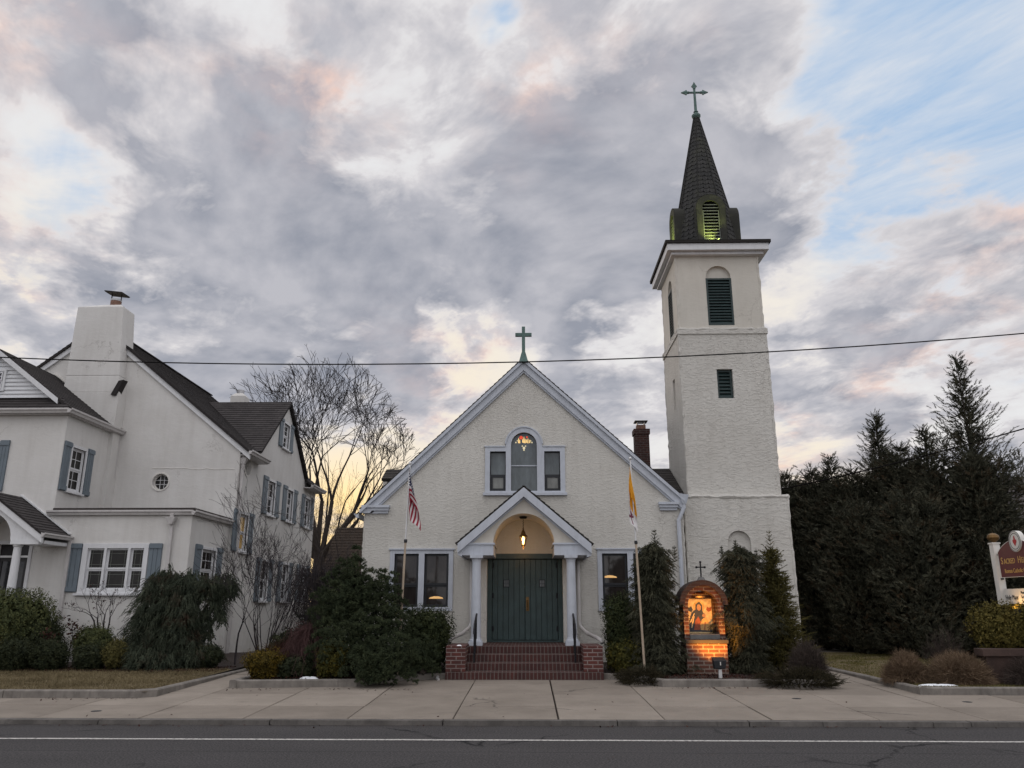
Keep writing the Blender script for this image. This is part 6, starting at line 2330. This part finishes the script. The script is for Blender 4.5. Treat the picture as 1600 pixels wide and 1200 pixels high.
def spruce(label, base, h, prof, n, seed, mat='needle_spruce', droop=.75, size=(.16, .30), k=20, nw=.060, tw=.0115, tier=.34, airy=.5, tops=(), fill=1.0, hand_gap=.155):
    """prof: list of (t 0..1 up the tree, radius)"""
    rs = np.random.RandomState(seed)
    tt = rs.uniform(0, 1, n * 3)
    rad = np.interp(tt, [p[0] for p in prof], [p[1] for p in prof])
    acc = rs.rand(n * 3) < rad / rad.max() + .12
    tt, rad = tt[acc][:n], rad[acc][:n]
    m = len(tt)
    a = rs.uniform(0, 2 * PI, m)
    z = tt * h
    # layered whorls of limbs, each limb a wedge of angle
    ph = (z / tier + .35 * np.sin(a * 2 + seed) + .2 * np.sin(a * 5)) % 1.0
    limb = .80 + .24 * np.sin(a * 6 + np.floor(z / tier) * 2.1 + seed) * .8
    rr = rad * limb * (1.08 - .42 * ph)
    q = 1 - (1 - airy) * rs.uniform(0, 1, m) ** 1.5
    rr = rr * q
    P = np.array(base) + np.stack([np.cos(a) * rr, np.sin(a) * rr, z], 1)
    out = np.stack([np.cos(a), np.sin(a), np.zeros(m)], 1)
    D = unit(out * .75 + np.array([0, 0, -droop]) + rs.normal(0, .25, (m, 3)))
    P[:, 2] = np.maximum(P[:, 2], base[2] + .12)
    R0 = rr / q
    tip = np.array(base) + np.stack([np.cos(a) * R0, np.sin(a) * R0, np.maximum(z, .16)], 1)
    tip, hd, hr = spaced(tip[:1600], hand_gap, out[:1600], R0[:1600])
    hands = len(tip)
    kk = np.repeat(np.arange(hands), 9)
    hd = hd[kk]
    sidev = np.stack([-hd[:, 1], hd[:, 0], np.zeros(len(kk))], 1)
    fan = np.tile(np.linspace(-1, 1, 9), hands)[:, None]
    jut = rs.uniform(-.05, .11, hands)[kk][:, None]
    HP = tip[kk] + sidev * fan * .095 + hd * (jut - np.abs(fan) * .06) + np.array([0, 0, .05]) - np.abs(fan) * np.array([0, 0, .045])
    HD = unit(hd * .9 + sidev * fan * .7 + np.array([0, 0, -droop]) + rs.normal(0, .16, hd.shape))
    HL = rs.uniform(.11, .20, len(kk)) * (1.2 - .5 * np.abs(fan[:, 0]))
    VF = [needles(HP, HD, HL, k + 4, nw * .62, tw * .85, rs, planar=False, fwd=.8)]
    ms = int(m * .30)
    VF.append(needles(P[:ms] - out[:ms] * .10, D[:ms], rs.uniform(*size, ms), k, nw, tw, rs, planar=False, fwd=.55))
    if fill:
        mf = int(m * fill)
        qf = rs.uniform(.2, .70, mf)
        Pf = np.array(base) + np.stack([np.cos(a[:mf]) * rr[:mf] / q[:mf] * qf, np.sin(a[:mf]) * rr[:mf] / q[:mf] * qf, np.maximum(z[:mf], .1)], 1)
        Df = unit(out[:mf] * .6 + np.array([0, 0, -droop]) + rs.normal(0, .3, (mf, 3)))
        VF.append(needles(Pf, Df, rs.uniform(*size, mf) * 1.2, 12, nw * 1.3, .026, rs, fwd=.5))
    for (dx, dz, L, n2) in tops:                 # leaders sticking up from the crown
        p0 = np.array(base) + np.array([dx, 0, h + dz - L * .3])
        for i in range(n2):
            f = i / n2
            p = p0 + np.array([0, 0, f * L])
            for s in range(4):
                an = s * PI / 2 + f * 3 + rs.uniform(-.4, .4)
                D = np.array([[math.cos(an), math.sin(an), .75]])
                VF.append(needles(p[None], D, np.array([L * .42 * (1 - f * .75)]), 12, nw * .8, tw, rs))
        VF.append(needles(p0[None], np.array([[.03, 0, 1.]]), np.array([L]), 26, nw * .8, tw, rs))
    V, F = cat(*VF)
    t = thing('spruce_tree', base, label, 'spruce')
    arr_mesh('crown', V, F, mat, t)
    trunk_for(t, (base[0], base[1], base[2] - .05), (base[0], base[1], base[2] + h * .96), .07)
    return t


spruce('columnar drooping dark spruce between the church window and the shrine', (2.58, 17.0, .26), 2.60,
       [(0, .74), (.14, .64), (.30, .44), (.42, .62), (.50, .58), (.62, .42), (.78, .44), (.90, .40), (.97, .24), (1, .06)], 3600, 41, tops=((.06, .0, .40, 6), (.46, -.30, .34, 5), (-.30, -.32, .2, 3)))
spruce('columnar drooping dark spruce right of the shrine before the tower', (4.42, 17.15, .26), 2.52,
       [(0, .46), (.12, .46), (.26, .40), (.36, .74), (.46, .66), (.58, .46), (.70, .40), (.84, .48), (.93, .44), (1, .08)], 3600, 42, tops=((-.06, .0, .22, 4), (-.36, -.12, .20, 4), (.36, -.18, .18, 3)))
spruce('small yellowish young spruce in front of the bell tower corner', (5.22, 17.6, .26), 2.45,
       [(0, .62), (.15, .72), (.30, .66), (.45, .46), (.6, .38), (.75, .24), (.9, .10), (1, .02)], 2400, 43, 'needle_young', droop=-.18, size=(.14, .28), k=22, nw=.055, tw=.010, tier=.40, airy=.2, fill=.6, hand_gap=.165, tops=((0, .12, .5, 6), (.26, -.62, .3, 4)))


# ---- weeping conifer in front of the bay
def weeping(label, base, lobes, n, seed):
    rs = np.random.RandomState(seed)
    w = np.array([l[3] * l[4] for l in lobes]); w = w / w.sum()
    VF = []
    for l, f in zip(lobes, w):
        m = int(n * f)
        P, u = shell_points(m, l[:3], (l[3], l[3] * .85, l[4]), rs, seed + int(l[0] * 5 + l[2] * 11), .45, 2.1, .2, 4, -.95)
        P, u = spaced(P[:700], .135, u[:700])
        kk = np.repeat(np.arange(len(P)), 11)
        uh = u[kk] * np.array([1, 1, .1])
        jj = rs.uniform(-.04, .12, len(P))[kk][:, None]
        TP = P[kk] + uh * jj + rs.normal(0, .035, (len(kk), 3)) + np.array([0, 0, .06])
        TD = unit(uh * .6 + np.array([0, 0, -.75]) + rs.normal(0, .22, uh.shape))
        VF.append(needles(TP, TD, rs.uniform(.12, .27, len(TP)), 24, .045, .0085, rs, fwd=1.0))
        P, u = shell_points(m, l[:3], (l[3] * .82, l[3] * .7, l[4] * .85), rs, seed + int(l[0] * 5 + l[2] * 11), .3, 2.1, .2, 4, -.95)
        D = unit(u * np.array([.4, .4, .1]) + np.array([0, 0, -1.0]) + rs.normal(0, .2, u.shape))
        VF.append(needles(P, D, rs.uniform(.2, .34, m), 10, .10, .034, rs, fwd=1.0))
    V, F = cat(*VF)
    t = thing('weeping_conifer', base, label, 'conifer')
    arr_mesh('crown', V, F, 'needle_weep', t)
    b = MB()
    for l in lobes:
        c = Vector(l[:3])
        b.tube([base, Vector(base).lerp(c, .55) + Vector((.05, 0, .15)), c], [.08, .04, .012], 6)
    b.build('trunk', 'bark', t)


weeping('broad weeping blue-green conifer in front of the single-storey bay', (-7.95, 18.6, .27),
        [(-8.38, 18.5, 1.95, .40, .34), (-7.85, 18.5, 1.98, .44, .32), (-8.40, 18.4, 1.42, .48, .45), (-7.88, 18.4, 1.40, .52, .50), (-8.42, 18.3, .88, .50, .42), (-7.85, 18.3, .85, .56, .44), (-8.62, 18.2, .55, .36, .28),
         (-8.15, 18.0, .50, .70, .28), (-7.40, 18.2, .52, .55, .26), (-8.30, 18.5, 2.20, .20, .22), (-7.75, 18.5, 2.22, .16, .16), (-7.35, 18.5, 2.02, .30, .22), (-7.05, 18.6, 2.10, .26, .22), (-6.84, 18.6, 2.02, .16, .20),
         (-7.10, 18.55, 1.72, .17, .20), (-6.98, 18.55, 1.42, .10, .17), (-7.22, 18.5, 1.10, .12, .18), (-7.30, 18.5, 1.45, .10, .16)], 3000, 51)


# ---- tall arborvitae screen on the right
def arborvitae(label, base, h, r, n, seed, lead=1, solid=.7, group='arborvitae screen'):
    rs = np.random.RandomState(seed)
    tt = rs.uniform(0, 1, n * 3)
    prof = np.interp(tt, [0, .06, solid * .5, solid * .8, solid, solid + (1 - solid) * .25, 1], [.75, .95, 1.0, .88, .55, .16, .01])
    acc = rs.rand(n * 3) < prof * .9 + .06
    tt, prof = tt[acc][:n], prof[acc][:n]
    m = len(tt)
    a = rs.uniform(0, 2 * PI, m)
    lob = 1 + .26 * np.sin(a * 3 + seed + tt * 9) + .14 * np.sin(a * 5 - tt * 17 + seed)
    q = 1 - .5 * rs.uniform(0, 1, m) ** 1.7
    rr = r * prof * lob * q
    P = np.array(base) + np.stack([np.cos(a) * rr, np.sin(a) * rr, .15 + tt * (h - .15)], 1)
    D = unit(np.stack([np.cos(a), np.sin(a), np.zeros(m)], 1) * .8 + np.array([0, 0, .55]) + rs.normal(0, .35, (m, 3)))
    VF = [needles(P, D, rs.uniform(.16, .34, m), 12, .12, .030, rs, planar=True, fwd=.9)]
    mf = int(m * 3)
    tf = rs.uniform(0, solid * .97, mf)
    af = rs.uniform(0, 2 * PI, mf)
    pf = np.interp(tf, [0, .06, solid * .5, solid * .8, solid], [.75, .95, 1.0, .86, .45])
    rf = r * pf * rs.uniform(.15, .62, mf)
    Pf = np.array(base) + np.stack([np.cos(af) * rf, np.sin(af) * rf, .05 + tf * h], 1)
    uf = np.stack([np.cos(af), np.sin(af), np.full(mf, .2)], 1)
    VF.append(leaves(Pf, uf, .17, rs, .5))
    # feathery leader and side leaders
    for i in range(lead):
        dx, dy = (0, 0) if i == 0 else rs.normal(0, r * .42, 2)
        H = h * (1.0 if i == 0 else min(.96, solid + rs.uniform(.02, .16)))
        L = h * (1 - solid) * 1.25 if i == 0 else h * .13
        nb = int((30 if L < 2.6 else 46) * L)
        for j in range(nb):
            f = (j + rs.rand()) / nb
            p = np.array(base) + np.array([dx + .03 * math.sin(f * 9), dy, H - L * (1 - f) ** 1.0])
            an = rs.uniform(0, 2 * PI)
            ln = (.14 + (max(.62, L * .36) if i == 0 else .4) * (1 - f) ** 1.1) * rs.uniform(.45, 1.15)
            d = np.array([math.cos(an), math.sin(an), .45 + .4 * f])
            d /= np.linalg.norm(d)
            ks = max(1, int(ln / .11))
            for s in range(1, ks + 1):
                pp = p + d * ln * s / ks + np.array([0, 0, .04 * s])
                VF.append(needles(pp[None], (d + np.array([0, 0, .2]) + rs.normal(0, .3, 3))[None], np.array([.17]), 10, .085, .018, rs, planar=True, fwd=.9))
            VF.append(needles(p[None], d[None], np.array([ln]), 6, .05, .012, rs, planar=True))
        p = np.array(base) + np.array([dx, dy, H - L])
        VF.append(needles(p[None], np.array([[.02, .0, 1.]]), np.array([L * 1.05]), 24, .06, .02, rs))
    V, F = cat(*VF)
    t = thing('arborvitae', base, label, 'arborvitae', group)
    arr_mesh('crown', V, F, 'arbor', t)
    trunk_for(t, (base[0], base[1], base[2] - .05), (base[0], base[1], base[2] + h * .95), .09)


AV = [(1226, 742, 27.2, .9, 'narrow dark arborvitae just behind the right corner of the bell tower'),
      (1266, 735, 26.4, .95, 'low dark arborvitae second from the tower in the tall screen'),
      (1296, 716, 25.6, 1.0, 'dark arborvitae with a thin feathery leader, third from the tower'),
      (1330, 735, 25.0, 1.05, 'blunt dark arborvitae left of the one with the second tallest leader'),
      (1366, 652, 24.4, 1.1, 'arborvitae with the second tallest feathery leader in the screen'),
      (1404, 700, 23.7, 1.1, 'blunt dark arborvitae right of the second tallest leader'),
      (1442, 672, 23.0, 1.15, 'ragged topped arborvitae left of the tallest one'),
      (1494, 562, 22.3, 1.35, 'tallest arborvitae with a long feathery leader at the right'),
      (1522, 712, 21.6, .62, 'blunt arborvitae on the right flank of the tallest one, above the sign'),
      (1420, 770, 21.9, 1.05, 'lower arborvitae standing forward of the screen above the tan bushes'),
      (1340, 790, 23.6, 1.05, 'lower arborvitae standing forward of the screen near the side path')]
for i, (px, py, Y, r, lab) in enumerate(AV):
    d = px_dir(px, py)
    p = Vector((0, 0, CAM_H)) + d * (Y / d.y)
    ds = px_dir(px, max(py + 14, 756 - (20 if px > 1440 else 0) + (i * 37 % 5 - 2) * 14))
    zs = (Vector((0, 0, CAM_H)) + ds * (Y / ds.y)).z
    arborvitae(lab, (p.x, Y, .26), p.z - .26, r * (1.0 if px != 1494 else 1.15), 2600 if i < 9 else 2000, 60 + i, lead=6 if i not in (3, 5) else 8, solid=max(.5, min(.93, (zs - .26) / (p.z - .26))))

# ---- boxwoods and yews
leaf_shrub('boxwood', 'square clipped boxwood under the left church window', (-2.16, 17.45, .90), (.50, .50, .64), 7000, 'leaf_box', 71, .040, 3.6, .10, 4, .55, 'boxwoods at the church front', 'boxwood', shoots=420)
leaf_shrub('boxwood', 'tall clipped boxwood right of the steps under the right church window', (1.98, 17.5, 1.02), (.40, .45, .80), 6500, 'leaf_box', 72, .040, 3.2, .10, 4, .55, 'boxwoods at the church front', 'boxwood', shoots=380)
leaf_shrub('gold_shrub', 'low yellow-tipped shrub at the foot of the boxwood right of the steps', (1.95, 16.98, .55), (.40, .30, .33), 3200, 'leaf_goldgreen', 73, .038, 2.3, .16, 4, .5, None, 'shrub', shoots=120)
leaf_shrub('gold_shrub', 'bright golden low shrub at the left corner of the church bed', (-5.02, 15.85, .50), (.36, .30, .27), 3400, 'leaf_gold', 74, .036, 2.6, .14, 4, .5, None, 'shrub', shoots=160)
leaf_shrub('dark_shrub', 'low dark shrub beside the bright golden one', (-4.45, 15.95, .45), (.42, .28, .22), 2600, 'leaf_yew_dark', 75, .036, 2.2, .14, 4, .5, None, 'shrub')
leaf_shrub('gold_shrub', 'rusty gold-green shrub between the snow patch and the low mugo pine', (-3.70, 15.85, .56), (.32, .28, .34), 3000, 'leaf_goldgreen', 76, .038, 2.4, .14, 4, .5, None, 'shrub', shoots=100)
leaf_shrub('yew', 'largest domed yew beside the house porch', (-11.75, 18.55, 1.02), (.95, .85, .92), 12000, 'leaf_yew', 77, .050, 2.3, .10, 4, .55, 'yews along the house', 'yew', shoots=900)
leaf_shrub('yew', 'spreading yew shoulder right of the largest domed yew', (-10.98, 18.6, .74), (.42, .5, .50), 4200, 'leaf_yew_dark', 78, .045, 2.2, .14, 4, .55, 'yews along the house', 'yew', shoots=200)
leaf_shrub('yew', 'golden-topped clipped yew at the left edge', (-11.72, 17.55, .60), (.38, .38, .38), 4200, 'leaf_olive', 79, .040, 2.8, .08, 4, .55, 'yews along the house', 'yew', shoots=160)
leaf_shrub('yew', 'dark clipped yew ball in the middle of the front row', (-10.95, 17.6, .56), (.36, .36, .34), 4200, 'leaf_yew_dark', 80, .038, 2.7, .08, 4, .55, 'yews along the house', 'yew', shoots=120)
leaf_shrub('yew', 'dark clipped yew ball below the red-leaved sapling', (-10.22, 17.65, .55), (.36, .36, .34), 4200, 'leaf_yew_dark', 81, .038, 2.5, .08, 4, .55, 'yews along the house', 'yew', shoots=120)
leaf_shrub('yew', 'round yew ball under the bare leggy shrub', (-9.72, 18.4, .70), (.44, .42, .44), 4600, 'leaf_yew', 82, .040, 2.5, .08, 4, .55, 'yews along the house', 'yew', shoots=160)
leaf_shrub('yew', 'low dark yew mound in front of the round yew ball', (-9.40, 17.75, .50), (.34, .32, .29), 3400, 'leaf_yew_dark', 83, .036, 2.5, .08, 4, .55, 'yews along the house', 'yew', shoots=80)
leaf_shrub('olive_shrub', 'small pale olive upright bush left of the weeping conifer', (-8.83, 17.7, .56), (.26, .26, .33), 2600, 'leaf_olive', 84, .034, 2.2, .12, 4, .45, None, 'shrub', shoots=80)
leaf_shrub('boxwood', 'clipped boxwood catching yellow lamplight beneath the church sign', (9.15, 15.92, 1.14), (.72, .34, .45), 7000, 'leaf_box_lamplit', 85, .050, 3.2, .09, 5, .55, None, 'boxwood', shoots=300)
leaf_shrub('dark_shrub', 'dark low shrub at the foot of the weeping conifer', (-7.02, 18.1, .50), (.36, .30, .25), 2200, 'leaf_yew_dark', 86, .038, 2.1, .16, 4, .5, None, 'shrub')
leaf_shrub('dark_shrub', 'dark shrub behind the red twig bush against the house', (-5.15, 18.0, .72), (.52, .38, .42), 3000, 'leaf_yew_dark', 87, .042, 2.1, .18, 4, .5, None, 'shrub')
spruce('tiny dark spruce rising behind the red twig bush', (-4.86, 18.2, .30), 1.25, [(0, .42), (.3, .40), (.6, .26), (1, .02)], 420, 44, 'needle_pine', droop=.0, size=(.10, .2), tier=.25)


# ---- spreading junipers over the edging
def juniper(label, c, r, n, seed, grp='spreading junipers'):
    rs = np.random.RandomState(seed)
    P, u = shell_points(n, c, r, rs, seed, .5, 2, .22, 4, -.2)
    D = unit(u * np.array([1, 1, .25]) + np.array([0, 0, .15]) + rs.normal(0, .25, u.shape))
    V, F = needles(P, D, rs.uniform(.10, .2, len(P)), 16, .045, .010, rs, fwd=.9)
    t = thing('juniper', (c[0], c[1], c[2] - .03), label, 'juniper', grp)
    arr_mesh('foliage', V, F, 'juniper', t)
    b = MB()
    for i in range(6):
        a = i * 1.05
        b.tube([(c[0], c[1], c[2] - .02), (c[0] + math.cos(a) * r[0] * .6, c[1] + math.sin(a) * r[1] * .6, c[2] + .04)], .012, 5, r1=.004)
    b.build('stems', 'twig_dark', t)


juniper('low brown-green juniper spilling over the edging at the right end of the bed', (4.95, 15.62, .20), (.68, .32, .22), 900, 91)
juniper('low brown-green juniper at the foot of the spruce nearest the steps', (2.15, 16.1, .20), (.42, .36, .20), 600, 92)

# ---- bare shrubs, left to right
bare_shrub('bare_shrub', 'leggy bare shrub with a few red leaves under the triple window', (-9.66, 18.6, .9), 1.45, 'twig_dark', 101, 4, .55, 3, .022, .60, .10, (2, 3), leafmat='leaf_redbrown', nleaf=26, leafsize=.05)
t_ = bare_shrub('red_leaved_sapling', 'small sapling with drooping red-brown leaves beside the domed yew', (-10.27, 18.1, .3), 1.25, 'twig_dark', 102, 2, .25, 2, .016, .5, .12, (2, 3), leafmat='leaf_redbrown', nleaf=38, leafsize=.075)
bare_shrub('bare_tree', 'slim bare sapling between the weeping conifer and the bare fan-shaped shrub', (-6.72, 18.9, .3), 2.3, 'twig_dark', 103, 1, .1, 5, .026, .62, .08, (2, 3))
bare_shrub('bare_shrub', 'tall bare fan-shaped shrub against the side of the house', (-5.95, 18.6, .3), 3.1, 'twig_dark', 104, 11, .60, 5, .015, .40, .10, (2, 3), shrink=.70, wob=.09)
bare_shrub('bare_tree', 'bare tree with crooked branches in front of the brown hip roof', (-4.72, 18.8, .3), 3.7, 'bark', 105, 2, .18, 6, .045, .60, .05, (2, 3), shrink=.73, wob=.16, aim=(-.22, 0, 0), xmax=-4.15)
bare_shrub('bare_tree', 'tall thin bare sapling leaning left before the gap between house and church', (-4.95, 20.5, .3), 4.9, 'twig_dark', 106, 2, .25, 5, .028, .50, .10, (2, 3), aim=(-.30, 0, 0), xmax=-4.3)


def weeping_twigs(label, base, h, r, n, mat, seed, rise=.25, drop=.8):
    """umbrella of thin hanging twigs from a short grafted trunk"""
    rs = np.random.RandomState(seed)
    base = np.array(base, float)
    top = base + np.array([0, 0, h])
    segs = []
    for i in range(n):
        a = rs.uniform(0, 2 * PI)
        R = r * rs.uniform(.25, 1.05)
        p = top + np.array([math.cos(a), math.sin(a), 0]) * R * .12 + np.array([0, 0, rs.uniform(-.25, .05)])
        Rise = rise * rs.uniform(.4, 1.2)
        Dr = drop * rs.uniform(.4, 1.1)
        last = p
        for s in range(1, 8):
            t = s / 7
            q = p + np.array([math.cos(a) * R * t ** .8, math.sin(a) * R * t ** .8, Rise * math.sin(PI * min(1, t * 1.2)) - Dr * t ** 2.4]) + rs.normal(0, .022, 3)
            q[2] = max(q[2], base[2] + .03)
            segs.append((last, q, .0065 * (1 - t * .55), .0065 * (1 - (t + .1) * .55)))
            if rs.rand() < .5:
                d = q - last + rs.normal(0, .06, 3)
                segs.append((q, q + d * rs.uniform(.5, 1.3), .004, .002))
            last = q
    t = thing('weeping_shrub', tuple(base), label, 'shrub')
    V, F = seg_mesh(segs, 3)
    arr_mesh('twigs', V, F, mat, t)
    b = MB(); b.tube([tuple(base - [0, 0, .05]), tuple(base + [.02, 0, h * .5]), tuple(top)], [.045, .038, .05], 8); b.build('trunk', 'bark', t)


weeping_twigs('low umbrella-shaped weeping shrub of reddish bare twigs in the church bed', (-4.28, 16.4, .27), .78, .62, 420, 'twig_red', 111, .16, .55)
weeping_twigs('taller weeping shrub of tangled dark twigs before the brown roof', (-4.60, 17.9, .3), 1.75, .85, 420, 'twig_dark', 112, .35, .9)
twig_bush('red_twig_bush', 'dense reddish twig bush against the foot of the house', (-4.95, 17.3, .28), (.72, .5, .62), 1700, 'leaf_redbrown', 113, .009)
twig_bush('bare_round_bush', 'round grey bare bush at the right end of the shrine bed', (5.30, 16.1, .27), (.36, .34, .66), 1900, 'grey_twig', 114, .008)
twig_bush('tan_bush', 'smaller tan twig bush on the right lawn', (6.98, 15.75, .26), (.40, .38, .48), 4200, 'tan_twig', 115, .0075, 'tan bushes on the right lawn')
twig_bush('tan_bush', 'larger tan twig bush on the right lawn beside the planter', (7.86, 15.5, .26), (.56, .45, .48), 6000, 'tan_twig', 116, .0075, 'tan bushes on the right lawn')
twig_bush('bare_grass_bush', 'sparse upright grey stems behind the tan bushes', (8.0, 16.3, .27), (.42, .3, .85), 420, 'grey_twig', 117, .007)
twig_bush('bare_low_bush', 'low bare bush in front of the planter at far right', (8.95, 15.15, .27), (.55, .2, .42), 1300, 'grey_twig', 118, .007)
# far bare saplings against the sunset glow
for i, (px, py, Y, lab) in enumerate(((520, 768, 33, 'thin bare sapling against the sunset glow, nearest the house'), (545, 750, 34, 'thin bare sapling against the sunset glow, middle of three'), (562, 772, 33.5, 'thin bare sapling against the sunset glow, nearest the church'))):
    d = px_dir(px, py); p = Vector((0, 0, CAM_H)) + d * (Y / d.y)
    bare_shrub('bare_tree', lab, (p.x, Y, .25), (p.z - .25) * .98, 'twig_grey', 120 + i, 5, .28, 4, .035, .35, .18, (2, 3), 'bare saplings behind the garage')

# ---- dry winter grass on the lawns
def grass(name, mat, xy, z0, z1, y0, y1, h, seed):
    rs = np.random.RandomState(seed)
    n = len(xy)
    z = z0 + (z1 - z0) * (xy[:, 1] - y0) / (y1 - y0)
    P = np.stack([xy[:, 0], xy[:, 1], z - .006], 1)
    d = unit(np.stack([rs.normal(0, .7, n), rs.normal(0, .7, n), rs.uniform(.35, 1, n)], 1))
    L = h * rs.uniform(.5, 1.3, (n, 1))
    s = unit(np.cross(d, rs.normal(size=(n, 3)))) * .0055
    V, F = tris(P - s, P + s, P + d * L)
    o = arr_mesh(name, V, F, mat)
    return tag(o, kind='stuff')


rs = np.random.RandomState(5)
xy = np.stack([rs.uniform(-13, -6.42, 60000), rs.uniform(14.02, 18.0, 60000)], 1)
o = grass('grass', 'grass_dry', xy, .205, .26, 14.0, 18.0, .06, 6)
tag(o, 'short dry tan winter grass on the left lawn', 'grass')
xy = np.stack([rs.uniform(6.8, 11, 60000), 14.7 + 9 * rs.uniform(0, 1, 60000) ** 1.4], 1)
o = grass('grass', 'grass_green', xy, .215, .30, 14.68, 24, .045, 7)
tag(o, 'short greenish grass on the right lawn', 'grass')
# loose mulch chips in the beds
def chips(xy, z, seed, label):
    rs = np.random.RandomState(seed)
    n = len(xy)
    P = np.stack([xy[:, 0], xy[:, 1], z + rs.uniform(0, .03, n)], 1)
    V, F = leaves(P, np.tile([[0, 0, 1.]], (n, 1)), .055, rs, .3)
    tag(arr_mesh('mulch_chips', V, F, 'leaf_redbrown'), label, 'mulch', kind='stuff')


chips(np.stack([rs.uniform(-5.3, -3.3, 2600), rs.uniform(15.65, 18.5, 2600)], 1), .265, 8, 'loose dark bark chips in the left church bed')
chips(np.stack([rs.uniform(2.5, 5.25, 2600), rs.uniform(15.85, 18.0, 2600)], 1), .262, 9, 'loose dark bark chips in the shrine bed')
chips(np.stack([rs.uniform(-11, -6.5, 2600), rs.uniform(17.3, 18.6, 2600)], 1), .262, 10, 'loose dark bark chips along the house shrubs')

# ---- old snow
def snow(label, c, rx, ry, h, seed):
    rs = np.random.RandomState(seed)
    n = 22
    vs, fs = [], []
    rings = [(1.0, -.02), (.93, .35), (.75, .75), (.45, .95), (.15, 1.0)]
    ph = rs.uniform(0, 6, 4)
    for k, hh in rings:
        for j in range(n):
            a = 2 * PI * j / n
            w = 1 + .16 * math.sin(2 * a + ph[0]) + .10 * math.sin(3 * a + ph[1]) + .06 * math.sin(7 * a + ph[2])
            vs.append((c[0] + rx * k * w * math.cos(a), c[1] + ry * k * w * math.sin(a), c[2] + h * hh * (1 + .2 * math.sin(a * 2 + ph[3]))))
    for r in range(len(rings) - 1):
        for j in range(n):
            fs.append((r * n + j, r * n + (j + 1) % n, (r + 1) * n + (j + 1) % n, (r + 1) * n + j))
    fs.append(tuple((len(rings) - 1) * n + j for j in range(n)))
    b = MB(); b.add(vs, fs)
    tag(b.build('snow_patch', 'snow', None, origin=tuple(c), smooth=True), label, 'snow', 'leftover snow patches')


snow('small mound of old snow in the church bed left of the pine', (-4.12, 15.72, .255), .17, .10, .045, 1)
snow('thin strip of old snow beside the larger tan bush', (7.20, 15.05, .222), .32, .06, .03, 2)
snow('tiny crust of old snow on top of the left brick pier of the church steps', (-1.42, 16.85, .80), .05, .035, .02, 3)

# ---- fallen leaves blown along the kerb and the bed edges
def litter(xy, seed, label):
    rs = np.random.RandomState(seed)
    n = len(xy)
    z = np.array([gz(y) if y > CURB_Y + .1 else .0 for y in xy[:, 1]]) + .012
    P = np.stack([xy[:, 0], xy[:, 1], z], 1)
    N = np.tile([[0, 0, 3.0]], (n, 1))
    V, F = leaves(P, N, .045, rs, .55)
    tag(arr_mesh('fallen_leaves', V, F, 'leaf_redbrown'), label, 'leaves', kind='stuff')


rs = np.random.RandomState(17)
litter(np.concatenate([np.stack([rs.uniform(-7, 7, 90), 11.70 - rs.exponential(.07, 90)], 1), np.stack([rs.uniform(-5.4, -1.9, 50), 15.2 - rs.exponential(.12, 50)], 1), np.stack([rs.uniform(2.2, 5.4, 60), 15.5 - rs.exponential(.12, 60)], 1),
                       np.stack([rs.uniform(-8, -6.4, 30), 13.9 - rs.exponential(.1, 30)], 1), np.stack([rs.uniform(-6.5, 7, 24), rs.uniform(12, 15, 24)], 1)]), 18, 'scattered brown leaves along the kerb and the bed edging')
